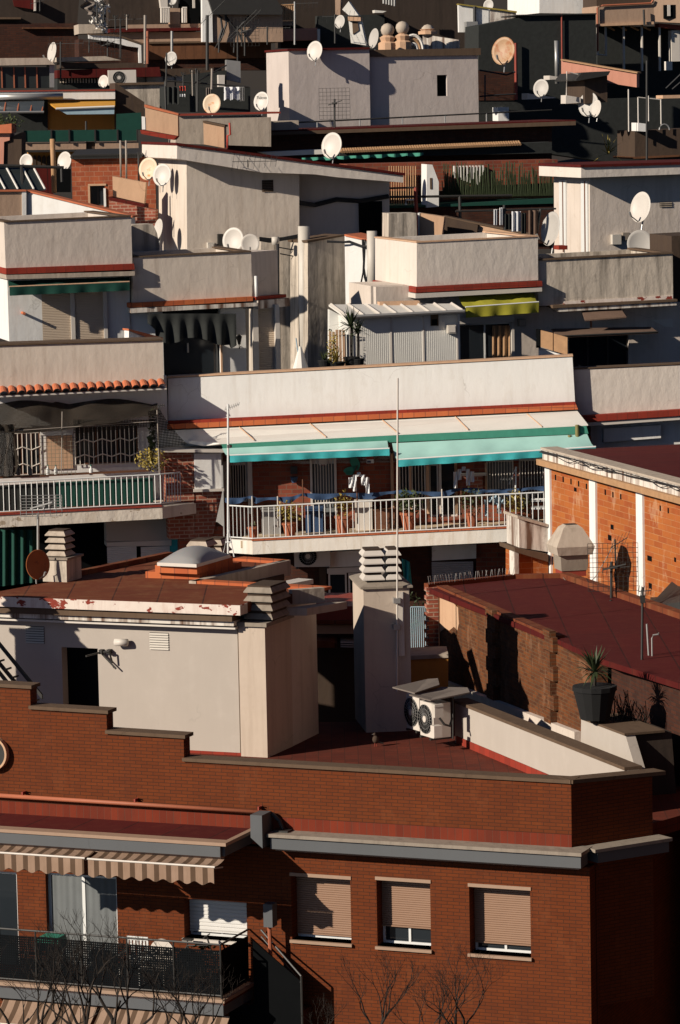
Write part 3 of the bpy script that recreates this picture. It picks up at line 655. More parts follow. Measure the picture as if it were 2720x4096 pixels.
def G(x, y, z=None): return at_z(x, y, ZR if z is None else z)
roofp = [WH.w((uWL-.3, .40, 0)), WH.w((ur-.02, .40, 0)), WH.w((ur-.02, -1.6, 0)), WH.w((pr0+.02, -1.6, 0)), G(748, 1363), G(440, 1346), G(668, 1297), G(540, 1288), G(399, 1284), G(154, 1335), G(-60, 1375)]
M(WF).plan(roofp, ZR-.22, ZR+.005).build('roof', 'red_roof', wh)
def strip3(name, mat, a, b_, wid, z0, z1, root=wh):
    """upright strip between two ground points"""
    a, b_ = Vector((a.x, a.y, 0)), Vector((b_.x, b_.y, 0)); t = (b_-a).normalized(); nn = Vector((-t.y, t.x, 0))*wid
    return M(WF).plan([a, b_, b_+nn, a+nn], z0, z1).build(name, mat, root)
strip3('upstand', 'orange_tile', G(440, 1346), G(748, 1363), .35, ZR+.006, ZR+.07)
strip3('upstand', 'pale_concrete', WH.w((pr0+.02, -1.6, 0)), G(748, 1364), .2, ZR-.25, ZR+.09)
M(WF).plan([WH.w((pr0+.01, -1.2, 0)), WH.w((pr0+.5, -1.3, 0)), at_z(800, 1390, ZR-.3), G(748, 1363)], ZR-.44, ZR-.27).build('eave', 'pale_concrete', wh)
strip3('upstand', 'pale_concrete', G(452, 1347), G(670, 1298), .2, ZR-.3, ZR+.07)
strip3('eave', 'off_white', G(560, 1343), G(722, 1312), .45, ZR-.36, ZR-.25)
strip3('upstand', 'orange_tile', G(668, 1297), G(500, 1285), .4, ZR+.006, ZR+.07)
strip3('upstand', 'red_roof', G(154, 1335), G(399, 1284), .2, ZR, ZR+.12)
M(WF).plan([WH.w((uW-2, -.6, 0)), WH.w((uW-.01, -.6, 0)), WH.w((pr0-.01, -1.55, 0)), at_z(735, 1691, ZF), at_z(560, 1683, ZF)], ZF, ZR-.24).build('rear_wall', 'grey_plaster', wh)
M(WF).plan([G(452, 1350), G(655, 1302), G(540, 1292), G(180, 1340)], ZF-4, ZR-.23).build('rear_wall', 'dark_plaster', wh)
R(0, 2400)
vent(wh, WH, 163, 165, 278, 272, -.075); vent(wh, WH, 940, 205, 1058, 312, -.075)
# wall lamp, bracket
lm = T('wall_lamp', 'small round wall lamp between the two vents of the white rooftop house', 'lamp')
c_ = WH.P(785, 268, -.06); M(WH).tube([(c_[0], -.08, c_[2]), (c_[0], .02, c_[2])], .09, 12).build('base', 'galv', lm)
c_ = WH.P(765, 266, .05); M(WH).tube([(c_[0]-.17, .08, c_[2]), (c_[0]+.14, .04, c_[2])], .085, 12).build('globe', 'off_white', lm, smooth=True)
br = T('antenna_bracket', 'dark metal bracket fixed beside the doorway of the white rooftop house', 'bracket')
for pts_ in ([(540, 352, .5), (633, 328, .0), (685, 325, .1)], [(633, 330, .0), (728, 432, .05)], [(685, 325, .1), (705, 395, .05)]): M(WH).ptube(pts_, .022).build('bar', 'dark_metal', br)
for q in ((633, 325), (682, 324)): u, _, z = WH.P(q[0], q[1], .02); M(WH).box(u-.04, u+.04, -.08, .06, z-.05, z+.05).build('clamp', 'dark_metal', br)
# steep stair rail strips at the left
sr = T('stair_flight', 'dark metal stair flight slanting across the white rooftop house at the left edge', 'stairs')
for k_, (xa, ya, xb, yb) in enumerate(((-40, 250, 245, 600), (-60, 300, 215, 630), (-40, 330, 160, 580))):
    a, b_ = WH.P(xa, ya, 1.2), WH.P(xb, yb, 1.2)
    M(WH).prism([(a[0], a[2]), (b_[0], b_[2]), (b_[0], b_[2]-.11), (a[0], a[2]-.11)], 1.0+.25*k_, 1.06+.25*k_).build('stringer' if k_ else 'handrail', 'dark_metal', sr)
for i in range(7):
    a, b_ = WH.P(-40+44*i, 262+54*i, 1.2), WH.P(-40+44*i, 330+50*i, 1.2); M(WH).box(a[0], a[0]+.03, 1.07, 1.4, b_[2]-.02, b_[2]+.02).build('tread', 'dark_metal', sr)
# skylight
R(0, 1800)
sk_ = T('skylight', 'domed plastic skylight on a two-step orange tiled curb on the red roof', 'skylight')
def GZ(x, y, z): return at_z(x, y, z)
def quadplan(pp, z0, z1, name, mat): return M(WF).plan([GZ(x, y, z1) for x, y in pp], z0, z1).build(name, mat, sk_)
base = [(912, 762), (1250, 772), (1515, 700), (1200, 690)]
c1_ = [(972, 722), (1235, 732), (1460, 668), (1200, 662)]
quadplan(base, ZR, ZR+.16, 'curb', 'orange_tile'); quadplan(c1_, ZR+.16, ZR+.34, 'curb', 'orange_tile')
fr_ = [(985, 705), (1232, 716), (1445, 655), (1195, 648)]; zz = ZR+.42
quadplan(fr_, ZR+.34, zz, 'frame', 'off_white')
cs = [GZ(x, y, zz) for x, y in fr_]; m_ = M(WF)
def dome(a, b_):
    p = cs[0].lerp(cs[1], a).lerp(cs[3].lerp(cs[2], a), b_); h = (math.sin(math.pi*a)*math.sin(math.pi*b_))**.6*.30
    return (p.x, -p.y, zz+h)
m_.grid(dome, 14, 14); m_.build('dome', 'dome_plastic', sk_, smooth=True)
# chimney pots on the roof
R()
louvre_stack(WH, *(lambda a, b_: (a, b_, -1.3, -.25))(WH.P(566, 1420, -.3)[0], WH.P(630, 1420, -.3)[0]), zpt+.09, 4, 'louvred concrete chimney pot on the pilaster chimney at the corner of the white rooftop house', mat='concrete')
for (x0, x1, yb, D, lab) in ((432, 478, 1288, 89, 'pale louvred chimney pot behind the skylight, left of the pair'), (470, 512, 1284, 90.5, 'pale louvred chimney pot behind the skylight, right of the pair')):
    F_ = Frame(x0, yb, D, 22); wd = F_.P(x1, yb)[0]; louvre_stack(F_, 0, wd, -.6, 0, F_.P(x0, yb)[2]-.3, 4, lab, gap=.09, th=.1)
F_ = Frame(95, 1345, 86, 22); wd = F_.P(150, 1345)[0]; zb_ = F_.P(95, 1350)[2]; ztp = F_.P(110, 1290)[2]
gc = T('chimney_block', 'low dark plastered chimney block behind the rusty dish', 'chimney'); M(F_).box(.05, wd+.05, -.8, 0, zb_-.3, ztp).build('block', 'grimy_plaster', gc)
M(F_).box(0, wd+.1, -.85, .05, ztp, ztp+.05).build('cap', 'concrete', gc)
louvre_stack(F_, .1, wd-.02, -.6, -.1, ztp+.05, 4, 'louvred chimney pot above the rusty dish at the left', gap=.08, th=.08)
# ---------------- terrace chimney ----------------
R(); CH = Frame(885, 1690, 84.5, -7)
cg = T('terrace_chimney', 'tall square beige chimney standing on the red terrace, with two louvred pots on top', 'chimney')
R(900, 1800); a = CH.P(868, 885); b_ = CH.P(1157, 885); zt_ = CH.P(868, 872)[2]; zb2 = CH.P(868, 845)[2]
dc = 2.0
M(CH).box(a[0], b_[0], -dc, 0, ZF, zt_).build('shaft', 'chimney_plaster', cg)
m_ = M(CH); o_ = .07; z2 = zt_+.05
pts_ = [(a[0]-o_, -dc-o_), (b_[0]+o_, -dc-o_), (b_[0]+o_, o_), (a[0]-o_, o_)]; k_ = .25
m_.add([(p[0], p[1], zt_) for p in pts_]+[(p[0], p[1], z2) for p in pts_]+[(a[0]+k_, -dc+k_, z2+.12), (b_[0]-k_, -dc+k_, z2+.12), (b_[0]-k_, -k_, z2+.12), (a[0]+k_, -k_, z2+.12)],
       [(0, 1, 2, 3), (8, 9, 10, 11)]+[(i, (i+1) % 4, 4+(i+1) % 4, 4+i) for i in range(4)]+[(4+i, 4+(i+1) % 4, 8+(i+1) % 4, 8+i) for i in range(4)])
m_.build('cap', 'concrete', cg)
um = (a[0]+b_[0])/2
louvre_stack(CH, a[0]+.02, um-.03, -.75, -.1, z2+.1, 4, 'pale louvred chimney pot on the tall terrace chimney, left one', mat='off_white', gap=.09)
louvre_stack(CH, um+.02, b_[0]-.18, -.75, -.1, z2+.1, 4, 'pale louvred chimney pot on the tall terrace chimney, right one', mat='off_white', gap=.09)
cdn = M(CH); ux = CH.P(1092, 900)[0]; cdn.box(ux-.04, ux+.1, 0, .07, CH.P(1092, 1290)[2], CH.P(1092, 890)[2]); cdn.build('conduit', 'off_white', cg)
def mast(label, F, x, y0, y1, d, r=.022, mat='white_metal', group='rooftop antenna masts', parts=None, bands=None, x1=None):
    t = T('antenna_mast', label, 'antenna', group)
    M(F).ptube([(x, y0, d), ((x1 or x), y1, d)], r, 8).build('pole', mat, t)
    for q in (parts or []): q(t)
    return t
def yagi(F, x, y, d, L, n=8, h=.25, ang=0, tilt=0, mat='dark_metal', name='aerial'):
    def f(t):
        c = F.P(x, y, d); m_ = M(F); ca, sa = math.cos(ang), math.sin(ang)
        m_.tube([(c[0]-L*.35*ca, c[1]-L*.35*sa, c[2]-tilt*L*.35), (c[0]+L*.65*ca, c[1]+L*.65*sa, c[2]+tilt*L*.65)], .012, 5)
        for i in range(n):
            s_ = -L*.33+L*.97*i/(n-1); p = (c[0]+s_*ca, c[1]+s_*sa, c[2]+tilt*s_); hh = h*(1-.4*i/n)
            m_.tube([(p[0]-.3*hh*sa, p[1]+.3*hh*ca, p[2]-hh*.5), (p[0]+.3*hh*sa, p[1]-.3*hh*ca, p[2]+hh*.5)], .006, 4)
        m_.build(name, mat, t)
    return f
def gridant(F, x, y, d, wd, hh, n=9, mat='dark_metal', r=.006):
    def f(t):
        c = F.P(x, y, d); m_ = M(F)
        for i in range(n+1):
            z = c[2]-hh/2+hh*i/n; m_.tube([(c[0]-wd/2, c[1]-.12*abs(i-n/2)/n*0, z), (c[0]+wd/2, c[1], z)], r, 4)
        for i in range(n+1): u = c[0]-wd/2+wd*i/n; m_.tube([(u, c[1], c[2]-hh/2), (u, c[1], c[2]+hh/2)], r, 4)
        m_.box(c[0]-.1, c[0]+.1, c[1]+.05, c[1]+.12, c[2]-.03, c[2]+.05); m_.tube([(c[0]-.25, c[1]+.1, c[2]-.05), (c[0]+.3, c[1]+.35, c[2]+.12)], .02, 5)
        m_.build('grid_reflector', mat, t)
    return f
def brackets(F, x, ys_, d, dd=.3):
    def f(t):
        for y in ys_:
            c = F.P(x, y, d); M(F).box(c[0]-.1, c[0]+.06, -.0, d+.04, c[2]-.06, c[2]+.06).build('bracket', 'galv', t)
    return f
R(900, 1800)
mast('thin pale mast clamped to the tall terrace chimney', CH, 1083, -450, 800+720, .16, .022, 'off_white', parts=[brackets(CH, 1083, (945, 1110), .16)], x1=1079)
R(); MW = Frame(527, 1285, 87.5, 22)
mast('white mast with comb aerial on the red roof beside the skylight', MW, 526, 932, 1285, 0, .028, 'white_metal', parts=[yagi(MW, 530, 940, 0, .42, 8, .14, .2, .35, 'galv'), lambda t: M(MW).ptube([(513, 1285, -.1), (527, 1218, 0), (540, 1285, .2)], .016).ptube([(520, 1250, 0), (534, 1250, .1)], .012).build('tripod', 'white_metal', t), lambda t: M(MW).bx(524, 1026, 531, 1033, -.05, .05).build('clamp', 'dark_metal', t)])
# ---------------- neighbouring parapet wall coming towards the camera ----------------
R(1720, 2400)
WW = Frame(155, 640, 82.9, 70)
ww = T('terrace_wall', 'low sloping-looking white parapet wall with brown coping closing the red terrace on the right', 'wall')
e1 = WW.P(1300, 1075); ztw = WW.P(155, 640)[2]
M(WW).box(0, e1[0]-.5, -.28, 0, ZF-.5, ztw).build('wall', 'clean_plaster', ww)
M(WW).box(-.05, e1[0]-.5, -.34, .06, ztw+.003, ztw+.07).build('coping', 'brown_stone', ww)
M(WW).box(.1, e1[0]-.5, .001, .02, ZF, ZF+.17).build('skirting', 'red_tile', ww)
# raised part of that wall + ledge
F2 = Frame(948, 745, 78.2, 70); e2 = F2.P(1225, 845)[0]
w2 = T('raised_wall', 'short raised white wall end with dark top carrying the potted yucca', 'wall')
zt2 = F2.P(948, 745)[2]
R(1720, 2400); M(F2).px([(948, 745), (1225, 845), (1290, 1062), (945, 918)], -.22, 0).build('wall', 'clean_plaster', w2)
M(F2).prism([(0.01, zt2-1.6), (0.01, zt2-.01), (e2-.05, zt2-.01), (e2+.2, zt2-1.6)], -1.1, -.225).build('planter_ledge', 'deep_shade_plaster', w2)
M(F2).box(-.03, e2+.05, -.9, .04, zt2+.003, zt2+.05).build('coping', 'brown_stone', w2)
# old brick wall
OB2 = Frame(62, 475, 92.5, 75)
ob = T('old_brick_wall', 'long weathered dark brick side wall with two brick piers under the red roof', 'wall')
R(1720, 1800); tA = OB2.P(62, 872); R(1720, 2400); tB = OB2.P(780, 190); tC = OB2.P(1010, 420); bB = OB2.P(945, 830); bA = OB2.P(62, 480)
zz1 = tA[2]
M(OB2).prism([(0, bA[2]-2), (0, zz1), (tB[0], zz1-.06), (tC[0], tC[2]), (bB[0]+.6, bB[2]-2)], -.4, 0).build('wall', 'old_brick', ob)
for x in (412, 772):
    a = OB2.P(x-22, 400, .0)[0]; b_ = OB2.P(x+20, 400, .0)[0]
    pm = M(OB2); zz = OB2.P(x, {412: 630, 772: 780}[x], .1)[2]; ztop_ = OB2.P(x, {412: 70, 772: 200}[x], .1)[2]; k_ = 0
    while zz < ztop_:
        pm.box(a, b_+(.12 if k_ % 2 else 0), .001, .12+(.0 if k_ % 2 else .04), zz, min(zz+.34, ztop_)); zz += .34; k_ += 1
    pm.build('pier', 'old_brick', ob)
R(1720, 1800)
# plaster patch
R(1720, 1800); pt = [OB2.P(x, y, .012) for x, y in ((62, 905), (130, 945), (175, 990), (178, 1060))]; R(1720, 2400); pt += [OB2.P(x, y, .012) for x, y in ((180, 150), (172, 190), (150, 168), (120, 192), (95, 175), (62, 200))]
M(OB2).prism([(p[0], p[2]) for p in pt], .001, .012).build('plaster_patch', 'peach_plaster', ob)
# ledge under the brick
M(OB2).prism([(0, bA[2]-.02), (bB[0], bB[2]+.02), (bB[0], bB[2]-.35), (0, bA[2]-.35)], .001, .15).build('ledge', 'grey_plaster', ob)
# front end with toothed bricks
FE = Frame(O=OB2.w((0, 0, 0)), yaw=-10); R(900, 1800)
fl = FE.P(1276, 900)[0]; m_ = M(FE); z = bA[2]-1.2; k_ = 0
while z < zz1-.05: m_.box(fl-(.05 if k_ % 2 else 0), -.01, -.3, .0, z, z+.10); z += .11; k_ += 1
m_.build('end_pier', 'corner_brick', ob)
# red roof on that house
rh = T('red_roofed_house', 'low house with a broad dark red painted roof behind the old brick wall', 'house')
R(); zr = zz1
rp = [at_z(x, y, zr) for x, y in ((988, 1357), (1186, 1336), (1292, 1334), (1420, 1375), (1600, 1440), (1640, 1600), (1378, 1545))]
M(WF).plan([Vector((p.x, p.y, 0)) for p in rp[:1]]+[OB2.w((tB[0], 0, 0)), OB2.w((tC[0]+1.0, 0, 0))]+rp[5:6]+rp[4:5]+rp[3:4]+rp[2:3]+rp[1:2], zr-.12, zr+.01).build('roof', 'maroon_roof', rh)
strip3('upstand', 'red_roof', rp[0], rp[1], .2, zr, zr+.12, rh); strip3('upstand', 'red_roof', rp[1], rp[2], .2, zr, zr+.12, rh); strip3('upstand', 'red_roof', rp[2], rp[4], .25, zr, zr+.15, rh)
M(OB2).box(-.05, tB[0], -.25, .03, zz1+.003, zz1+.07).build('upstand', 'red_roof', rh)
M(WF).plan([OB2.w((.3, -.5, 0)), OB2.w((tC[0]+2, -.5, 0)), at_z(1620, 1590, zr), at_z(1580, 1450, zr), at_z(1290, 1345, zr), at_z(1190, 1345, zr)], gz(88), zr-.13).build('wall', 'dark_brick', rh)
sp_ = T('pigeon_spikes', 'row of thin bird spikes along the rear edge of the dark red roof', 'bird spikes')
for i in range(34):
    p = rp[0].lerp(rp[1], i/34+.01); a = rnd.uniform(-.06, .06)
    M(WF).tube([(p.x, -p.y, zr+.1), (p.x+a, -p.y, zr+.32)], .006, 4).build('spike', 'galv', sp_)
# concrete hooded vent on the red roof
R(1720, 1800)
hv = T('chimney_hood', 'faceted concrete chimney hood on a red neck standing on the dark red roof', 'chimney')
HF = Frame(905, 850, 94, -12); a = HF.P(840, 760)[0]; b_ = HF.P(1005, 760)[0]; cu = (a+b_)/2
zN = HF.P(905, 765)[2]; zB_ = zr
def ring4(z, hw, hd=None): hd = hd or hw; return [(cu-hw, -hw-hd+.3, z), (cu+hw, -hw-hd+.3, z), (cu+hw, -hw+hd+.3, z), (cu-hw, -hw+hd+.3, z)]
def loft(rings, name, mat, root):
    m_ = M(HF); v = [p for r_ in rings for p in r_]; f = [(0, 1, 2, 3), tuple(4*(len(rings)-1)+i for i in range(4))]
    for k_ in range(len(rings)-1): f += [(4*k_+i, 4*k_+(i+1) % 4, 4*k_+4+(i+1) % 4, 4*k_+4+i) for i in range(4)]
    m_.add(v, f); m_.build(name, mat, root)
h_ = lambda y: HF.P(905, y)[2]; W_ = (b_-a)/2
def rg4(z, hw): return [(cu-hw, -.6-hw, z), (cu+hw, -.6-hw, z), (cu+hw, -.6+hw, z), (cu-hw, -.6+hw, z)]
loft([rg4(zB_, W_*.92), rg4(zN, W_*.92)], 'neck', 'rust_red', hv)
loft([rg4(zN, W_*.98), rg4(h_(665), W_*1.06)], 'collar', 'concrete', hv)
loft([rg4(h_(665), W_*1.3), rg4(h_(612), W_*1.45), rg4(h_(500), W_*.72), rg4(h_(482), W_*.45)], 'hood', 'pale_concrete', hv)
loft([rg4(h_(490), W_*.42), rg4(h_(480), W_*.42)], 'vent_top', 'dark_metal', hv)
cb = T('loose_cable', 'pale cable looping round the neck of the concrete chimney hood', 'cable'); M(HF).tube([HF.P(x, y, .4) for x, y in ((835, 800), (870, 840), (920, 860), (980, 845), (1035, 800), (1100, 690), (1150, 600))], .012, 5).build('strand', 'cable_pale', cb)
# aerials on the red roof
AF = Frame(1135, 1090, 90, 0)
mast('dark mast with wide wire grid before the orange brick wall', AF, 1137, 700, 1090, 0, .035, 'dark_metal', parts=[gridant(AF, 1148, 735, 0, 1.25, 1.2, 10), yagi(AF, 1170, 590, 0, .6, 5, .5, .9, .5), lambda t: M(AF).ptube([(1168, 905, -.1), (1160, 560, -.1)], .025).build('pole', 'dark_metal', t), yagi(AF, 1140, 740, 0, .7, 7, .35, .3, .1)])
R(1720, 2400); mast('thin dark stay pole continuing down beside the potted yucca', AF, 1134, 0, 760, .5, .035, 'dark_metal', parts=[lambda t: M(AF).bx(1122, 35, 1145, 70, .4, .55).build('clamp', 'dark_metal', t)])
AF2 = Frame(1330, 800, 80, 0); R(1720, 1800)
mast('dark pole with a small comb aerial at the right edge', AF2, 1333, 860, 860, 0, .03, 'dark_metal', parts=[yagi(AF2, 1335, 885, 0, .3, 6, .25, .4, .1), lambda t: M(AF2).tube([AF2.P(1333, 860), AF2.P(1325, 1760)], .03).build('lower_pole', 'dark_metal', t), lambda t: M(AF2).bx(1320, 915, 1350, 960, -.05, .05).build('clamp', 'dark_metal', t)])
R(1720, 2400)
mast('bent pipe mast on the dark red roof near the right edge', AF2, 1395, 440, 440, -.5, .02, 'galv', parts=[lambda t: M(AF2).ptube([(1395, 440, -.5), (1392, 240, -.5), (1400, 220, -.5), (1432, 215, -.5), (1435, 205, -.5)], .02).ptube([(1360, 150, -.6), (1405, 900, -.6)], .025).build('bent_pipe', 'galv', t)])
# yucca in a black pot
def yucca(label, F, x, y, d, scale, n=46, pot='pot_black', potr=.3, poth=.38, leafm='leaf_yellow', trunk=.0, group='potted plants', name='potted_yucca', cat='plant'):
    t = T(name, label, cat, group); c = F.P(x, y, d)
    if pot: M(F).lathe(c, [(potr*.65, 0), (potr*.95, poth*.85), (potr, poth*.86), (potr, poth)], 14).build('pot', pot, t)
    z = c[2]+(poth if pot else 0)+trunk
    if trunk: M(F).tube([(c[0], c[1], c[2]+(poth if pot else 0)-.05), (c[0]+.02, c[1], z)], .04*scale+.01).build('stem', 'bark', t)
    m_ = M(F)
    for i in range(n):
        a = rnd.uniform(0, 6.283); el = rnd.uniform(-.35, 1.35); L = scale*rnd.uniform(.7, 1.1)*(.8 if el < 0 else 1); w_ = .028*scale
        dv = Vector((math.cos(a)*math.cos(el), math.sin(a)*math.cos(el), math.sin(el))); s_ = Vector((-math.sin(a), math.cos(a), 0))*w_; p = Vector((c[0], c[1], z)); dr_ = Vector((0, 0, -.22*L*math.cos(el)))
        m_.add([p-s_, p+s_, p+dv*L*.5+s_*1.2, p+dv*L+dr_, p+dv*L*.5-s_*1.2], [(0, 1, 2, 4), (4, 2, 3)])
    m_.build('foliage', leafm, t); return t
R(1720, 2400); YF = Frame(1035, 750, 77.4, 0)
yucca('spiky yucca in a black pot on the raised white wall end', YF, 1035, 745, 0, .72, 70, potr=.48, poth=.72, leafm='leaf_dark', trunk=.3)
for q in range(2):
    t = T('dry_shrub', ['dry grey twiggy shrub beside the black yucca pot', 'second dry twiggy shrub right of the grey one behind the raised wall'][q], 'shrub', 'dry shrubs'); c = YF.P(1190+90*q, 790, -.3); m_ = M(YF)
    for i in range(60):
        p = Vector(c)+Vector((rnd.uniform(-.3, .3), rnd.uniform(-.2, .2), 0)); e = p+Vector((rnd.uniform(-.25, .25), rnd.uniform(-.2, .2), rnd.uniform(.2, .8-.25*q))); m_.tube([p, (p+e)/2+Vector((.03, 0, 0)), e], .008, 3)
    m_.build('twigs', 'bark', t)
# ---------------- air conditioners under a tarp ----------------
def ac_unit(label, F, x, y, d, W=.85, H=.62, D_=.32, name='air_conditioner', base=True):
    t = T(name, label, 'air conditioner', 'outdoor air conditioner units'); c = F.P(x, y, d)  # lower left front corner
    u, z = c[0], c[2]; M(F).box(u, u+W, d-D_, d, z, z+H).build('casing', 'off_white', t)
    fc = (u+W*.38, d+.002, z+H*.5); r_ = H*.42
    m_ = M(F); m_.prism([(fc[0]+r_*math.cos(i*math.pi/12), fc[2]+r_*math.sin(i*math.pi/12)) for i in range(24)], d-.02, d+.006); m_.build('fan_opening', 'black_void', t)
    g_ = M(F)
    for i in range(24): a = i*math.pi/12; g_.tube([(fc[0]+.08*math.cos(a), d+.02, fc[2]+.08*math.sin(a)), (fc[0]+r_*math.cos(a), d+.012, fc[2]+r_*math.sin(a))], .004, 3)
    for rr in (.4, .7, 1): g_.tube([(fc[0]+r_*rr*math.cos(i*math.pi/10), d+.018, fc[2]+r_*rr*math.sin(i*math.pi/10)) for i in range(21)], .005, 3)
    g_.build('fan_grille', 'galv', t); M(F).prism([(fc[0]+.075*math.cos(i*math.pi/8), fc[2]+.075*math.sin(i*math.pi/8)) for i in range(16)], d+.007, d+.03).build('hub', 'off_white', t)
    if base: M(F).box(u+.05, u+.12, d-D_-.1, d+.05, z-.05, z).build('bracket', 'dark_metal', t); M(F).box(u+W-.12, u+W-.05, d-D_-.1, d+.05, z-.05, z).build('bracket', 'dark_metal', t)
    return t
R(900, 2400); AC = Frame(1230, 845, 82.6, 62)
def acu(x, y, lab, **k): return ac_unit(lab, AC, x, y, 0, **k)
ac_unit('white air conditioner nearer the low white wall, under the grey tarp', AC, 1226, 845, 0, W=.62, H=.80, D_=.45)
AC2 = Frame(1140, 800, 83.8, 62)
ac_unit('white air conditioner half hidden behind its twin under the grey tarp', AC2, 1140, 800, 0, W=.62, H=.80, D_=.45)
bxs = T('isolator_box', 'grey switch box on the side of the nearer tarp-covered air conditioner', 'switch box'); SF = Frame(1318, 740, 81.7, -24)
M(SF).bx(1316, 655, 1370, 738, -.05, .12).build('box', 'pvc', bxs); M(SF).bx(1316, 668, 1372, 672, .1, .13).build('lid_line', 'galv', bxs)
cv = T('pipe_cover', 'pale pipe cover low on the side of the nearer air conditioner', 'pipe cover'); M(SF).bx(1312, 790, 1362, 862, -.05, .14).build('cover', 'off_white', cv); M(SF).ptube([(1345, 740, .1), (1375, 780, .15), (1410, 790, .1), (1425, 740, 0)], .03).build('hose', 'dark_metal', cv)
tp = T('tarp_canopy', 'sagging grey tarpaulin canopy over the two air conditioners', 'canopy')
TF = Frame(1300, 560, 82.5, 0)
m_ = M(TF); m_.slab([(1155, 592, .8), (1290, 628, .9), (1535, 578, .4), (1520, 548, -.4), (1355, 545, -.6)], .03).build('sheet', 'grey_fabric', tp)
m_ = M(TF); m_.slab([(1050, 545, .4), (1190, 582, .7), (1345, 530, -.3), (1335, 490, -1.0), (1270, 495, -1.0)], .03).build('sheet', 'grey_fabric', tp)
for q in ((1430, 600, 1430, 870, .2), (1405, 600, 1405, 870, -.2)): M(TF).ptube([(q[0], q[1], q[4]), (q[2], q[3], q[4])], .02).build('post', 'dark_metal', tp)
# small pigeon on the terrace floor
R(900, 2400); pg = T('pigeon', 'small dark pigeon standing on the red terrace floor', 'bird'); PF = Frame(945, 918, 78.5, 0); c = at_z(945, 920, ZF); c = PF.loc(c)
bm_ = M(PF); bm_.ball((c[0], c[1], c[2]+.17), .075, 1.25).ball((c[0]-.02, c[1], c[2]+.29), .035, 1).build('body', 'dark_plaster', pg, smooth=True)
bm_ = M(PF); bm_.tube([(c[0]+.02, c[1], c[2]+.13), (c[0]+.17, c[1]-.02, c[2]+.07)], .04, 6, .015).build('tail', 'dark_metal', pg)
bm_ = M(PF); bm_.tube([(c[0]-.05, c[1], c[2]+.29), (c[0]-.085, c[1], c[2]+.28)], .012, 5, .003).build('beak', 'dark_metal', pg)
for s_ in (-.02, .02): M(PF).tube([(c[0]+s_, c[1], c[2]), (c[0]+s_, c[1], c[2]+.12)], .007, 4).build('leg', 'rust_red', pg)
# low structures in the gap between house and chimney
R(900, 2400)
gp_ = T('courtyard_house', 'low courtyard house with red ledges glimpsed between the white house and the tall chimney', 'house'); GF = Frame(690, 150, 90, 0)
M(GF).px([(560, 40), (1000, 40), (1000, 130), (560, 130)], -2.5, 0).build('roof', 'rust_red', gp_); M(GF).px([(560, 155), (1000, 160), (1000, 212), (560, 212)], -2.4, -.1).build('wall', 'peach_plaster', gp_)
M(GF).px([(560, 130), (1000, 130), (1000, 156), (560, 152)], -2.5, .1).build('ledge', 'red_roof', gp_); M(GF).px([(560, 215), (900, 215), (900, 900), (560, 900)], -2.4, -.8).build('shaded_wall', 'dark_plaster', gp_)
M(GF).px([(560, 255), (660, 258), (700, 270), (700, 300), (560, 300)], -.79, .2).build('lower_ledge', 'red_roof', gp_)
for i in range(3): M(GF).px([(725, 262+14*i), (900, 266+14*i), (900, 272+14*i), (725, 268+14*i)], -.79, .0).build('step', 'off_white', gp_)
R(900, 2400)
M(GF).px([(1165, 355), (1400, 345), (1400, 560), (1165, 560)], -1, .3).build('orange_wall', 'ochre_plaster', gp_)
M(GF).px([(1165, 350), (1400, 340), (1400, 362), (1165, 375)], -1, .35).build('ledge', 'pale_concrete', gp_)

# neighbour chimney on the terrace, left of the frame (its shadow falls on the white house)
R(); nc_ = T('left_terrace_chimney', 'tall rendered terrace chimney just left of the picture before the white house', 'chimney')
ua = WH.P(104, 1520, -.08)[0]-3.45; ub = WH.P(226, 1520, -.08)[0]-3.45; zt_ = WH.P(160, 1500, -.08)[2]+2.45
M(WH).box(ua, ub, 3.6, 4.4, ZF, zt_).build('shaft', 'pale_concrete', nc_); M(WH).box(ua-.08, ub+.08, 3.52, 4.48, zt_, zt_+.1).build('cap', 'concrete', nc_)
louvre_stack(WH, ua+.25, ub-.2, 3.7, 4.3, zt_+.1, 4, 'louvred chimney pot on the chimney left of the picture')
# added unseen block on the right, keeps sky light off the near shaded faces
tb = T('unseen_sky_blocker', 'added tall dark block out of view to the right, blocking sky light from the near rows', 'building')
M(WF).box(16, 42, -90, 5, 0, 62).build('walls', 'dark_brick', tb)
m_ = M(WF)
for y in range(-4, 88, 5):
    for z in range(12, 60, 4): m_.box(15.94, 15.99, -y-1.2, -y, z, z+1.7)
m_.build('window_openings', 'black_void', tb)
def awn4(label, F, bl, br, fr, fl, mat, valm, valh, folds=.012, grp=None, frame='white_metal', sag=.07):
    t = T('awning', label, 'awning', grp); A, B, C_, D_ = [Vector(F.P(*p)) for p in (bl, br, fr, fl)]
    n = max(8, int((B-A).length/.15)); m_ = M(F)
    m_.grid(lambda a, b_: (lambda p: (p.x, p.y, p.z-sag*math.sin(math.pi*b_)*(1+.5*math.sin(a*13)+.25*math.sin(a*37+b_*3))))(A.lerp(B, a).lerp(D_.lerp(C_, a), b_)), n, 4); m_.build('cloth', mat, t, smooth=True)
    n2 = max(20, int((C_-D_).length/.05)); v = M(F)
    v.grid(lambda a, b_: (lambda p: (p.x, p.y+.02+folds*b_*(math.sin(a*n2*.5)+.6*math.sin(a*n2*.21+1)), p.z-.01-valh*b_))(D_.lerp(C_, a)), n2, 2); v.build('valance', valm, t, smooth=True)
    M(F).tube([D_, C_], .025, 8).build('front_bar', frame, t); return t
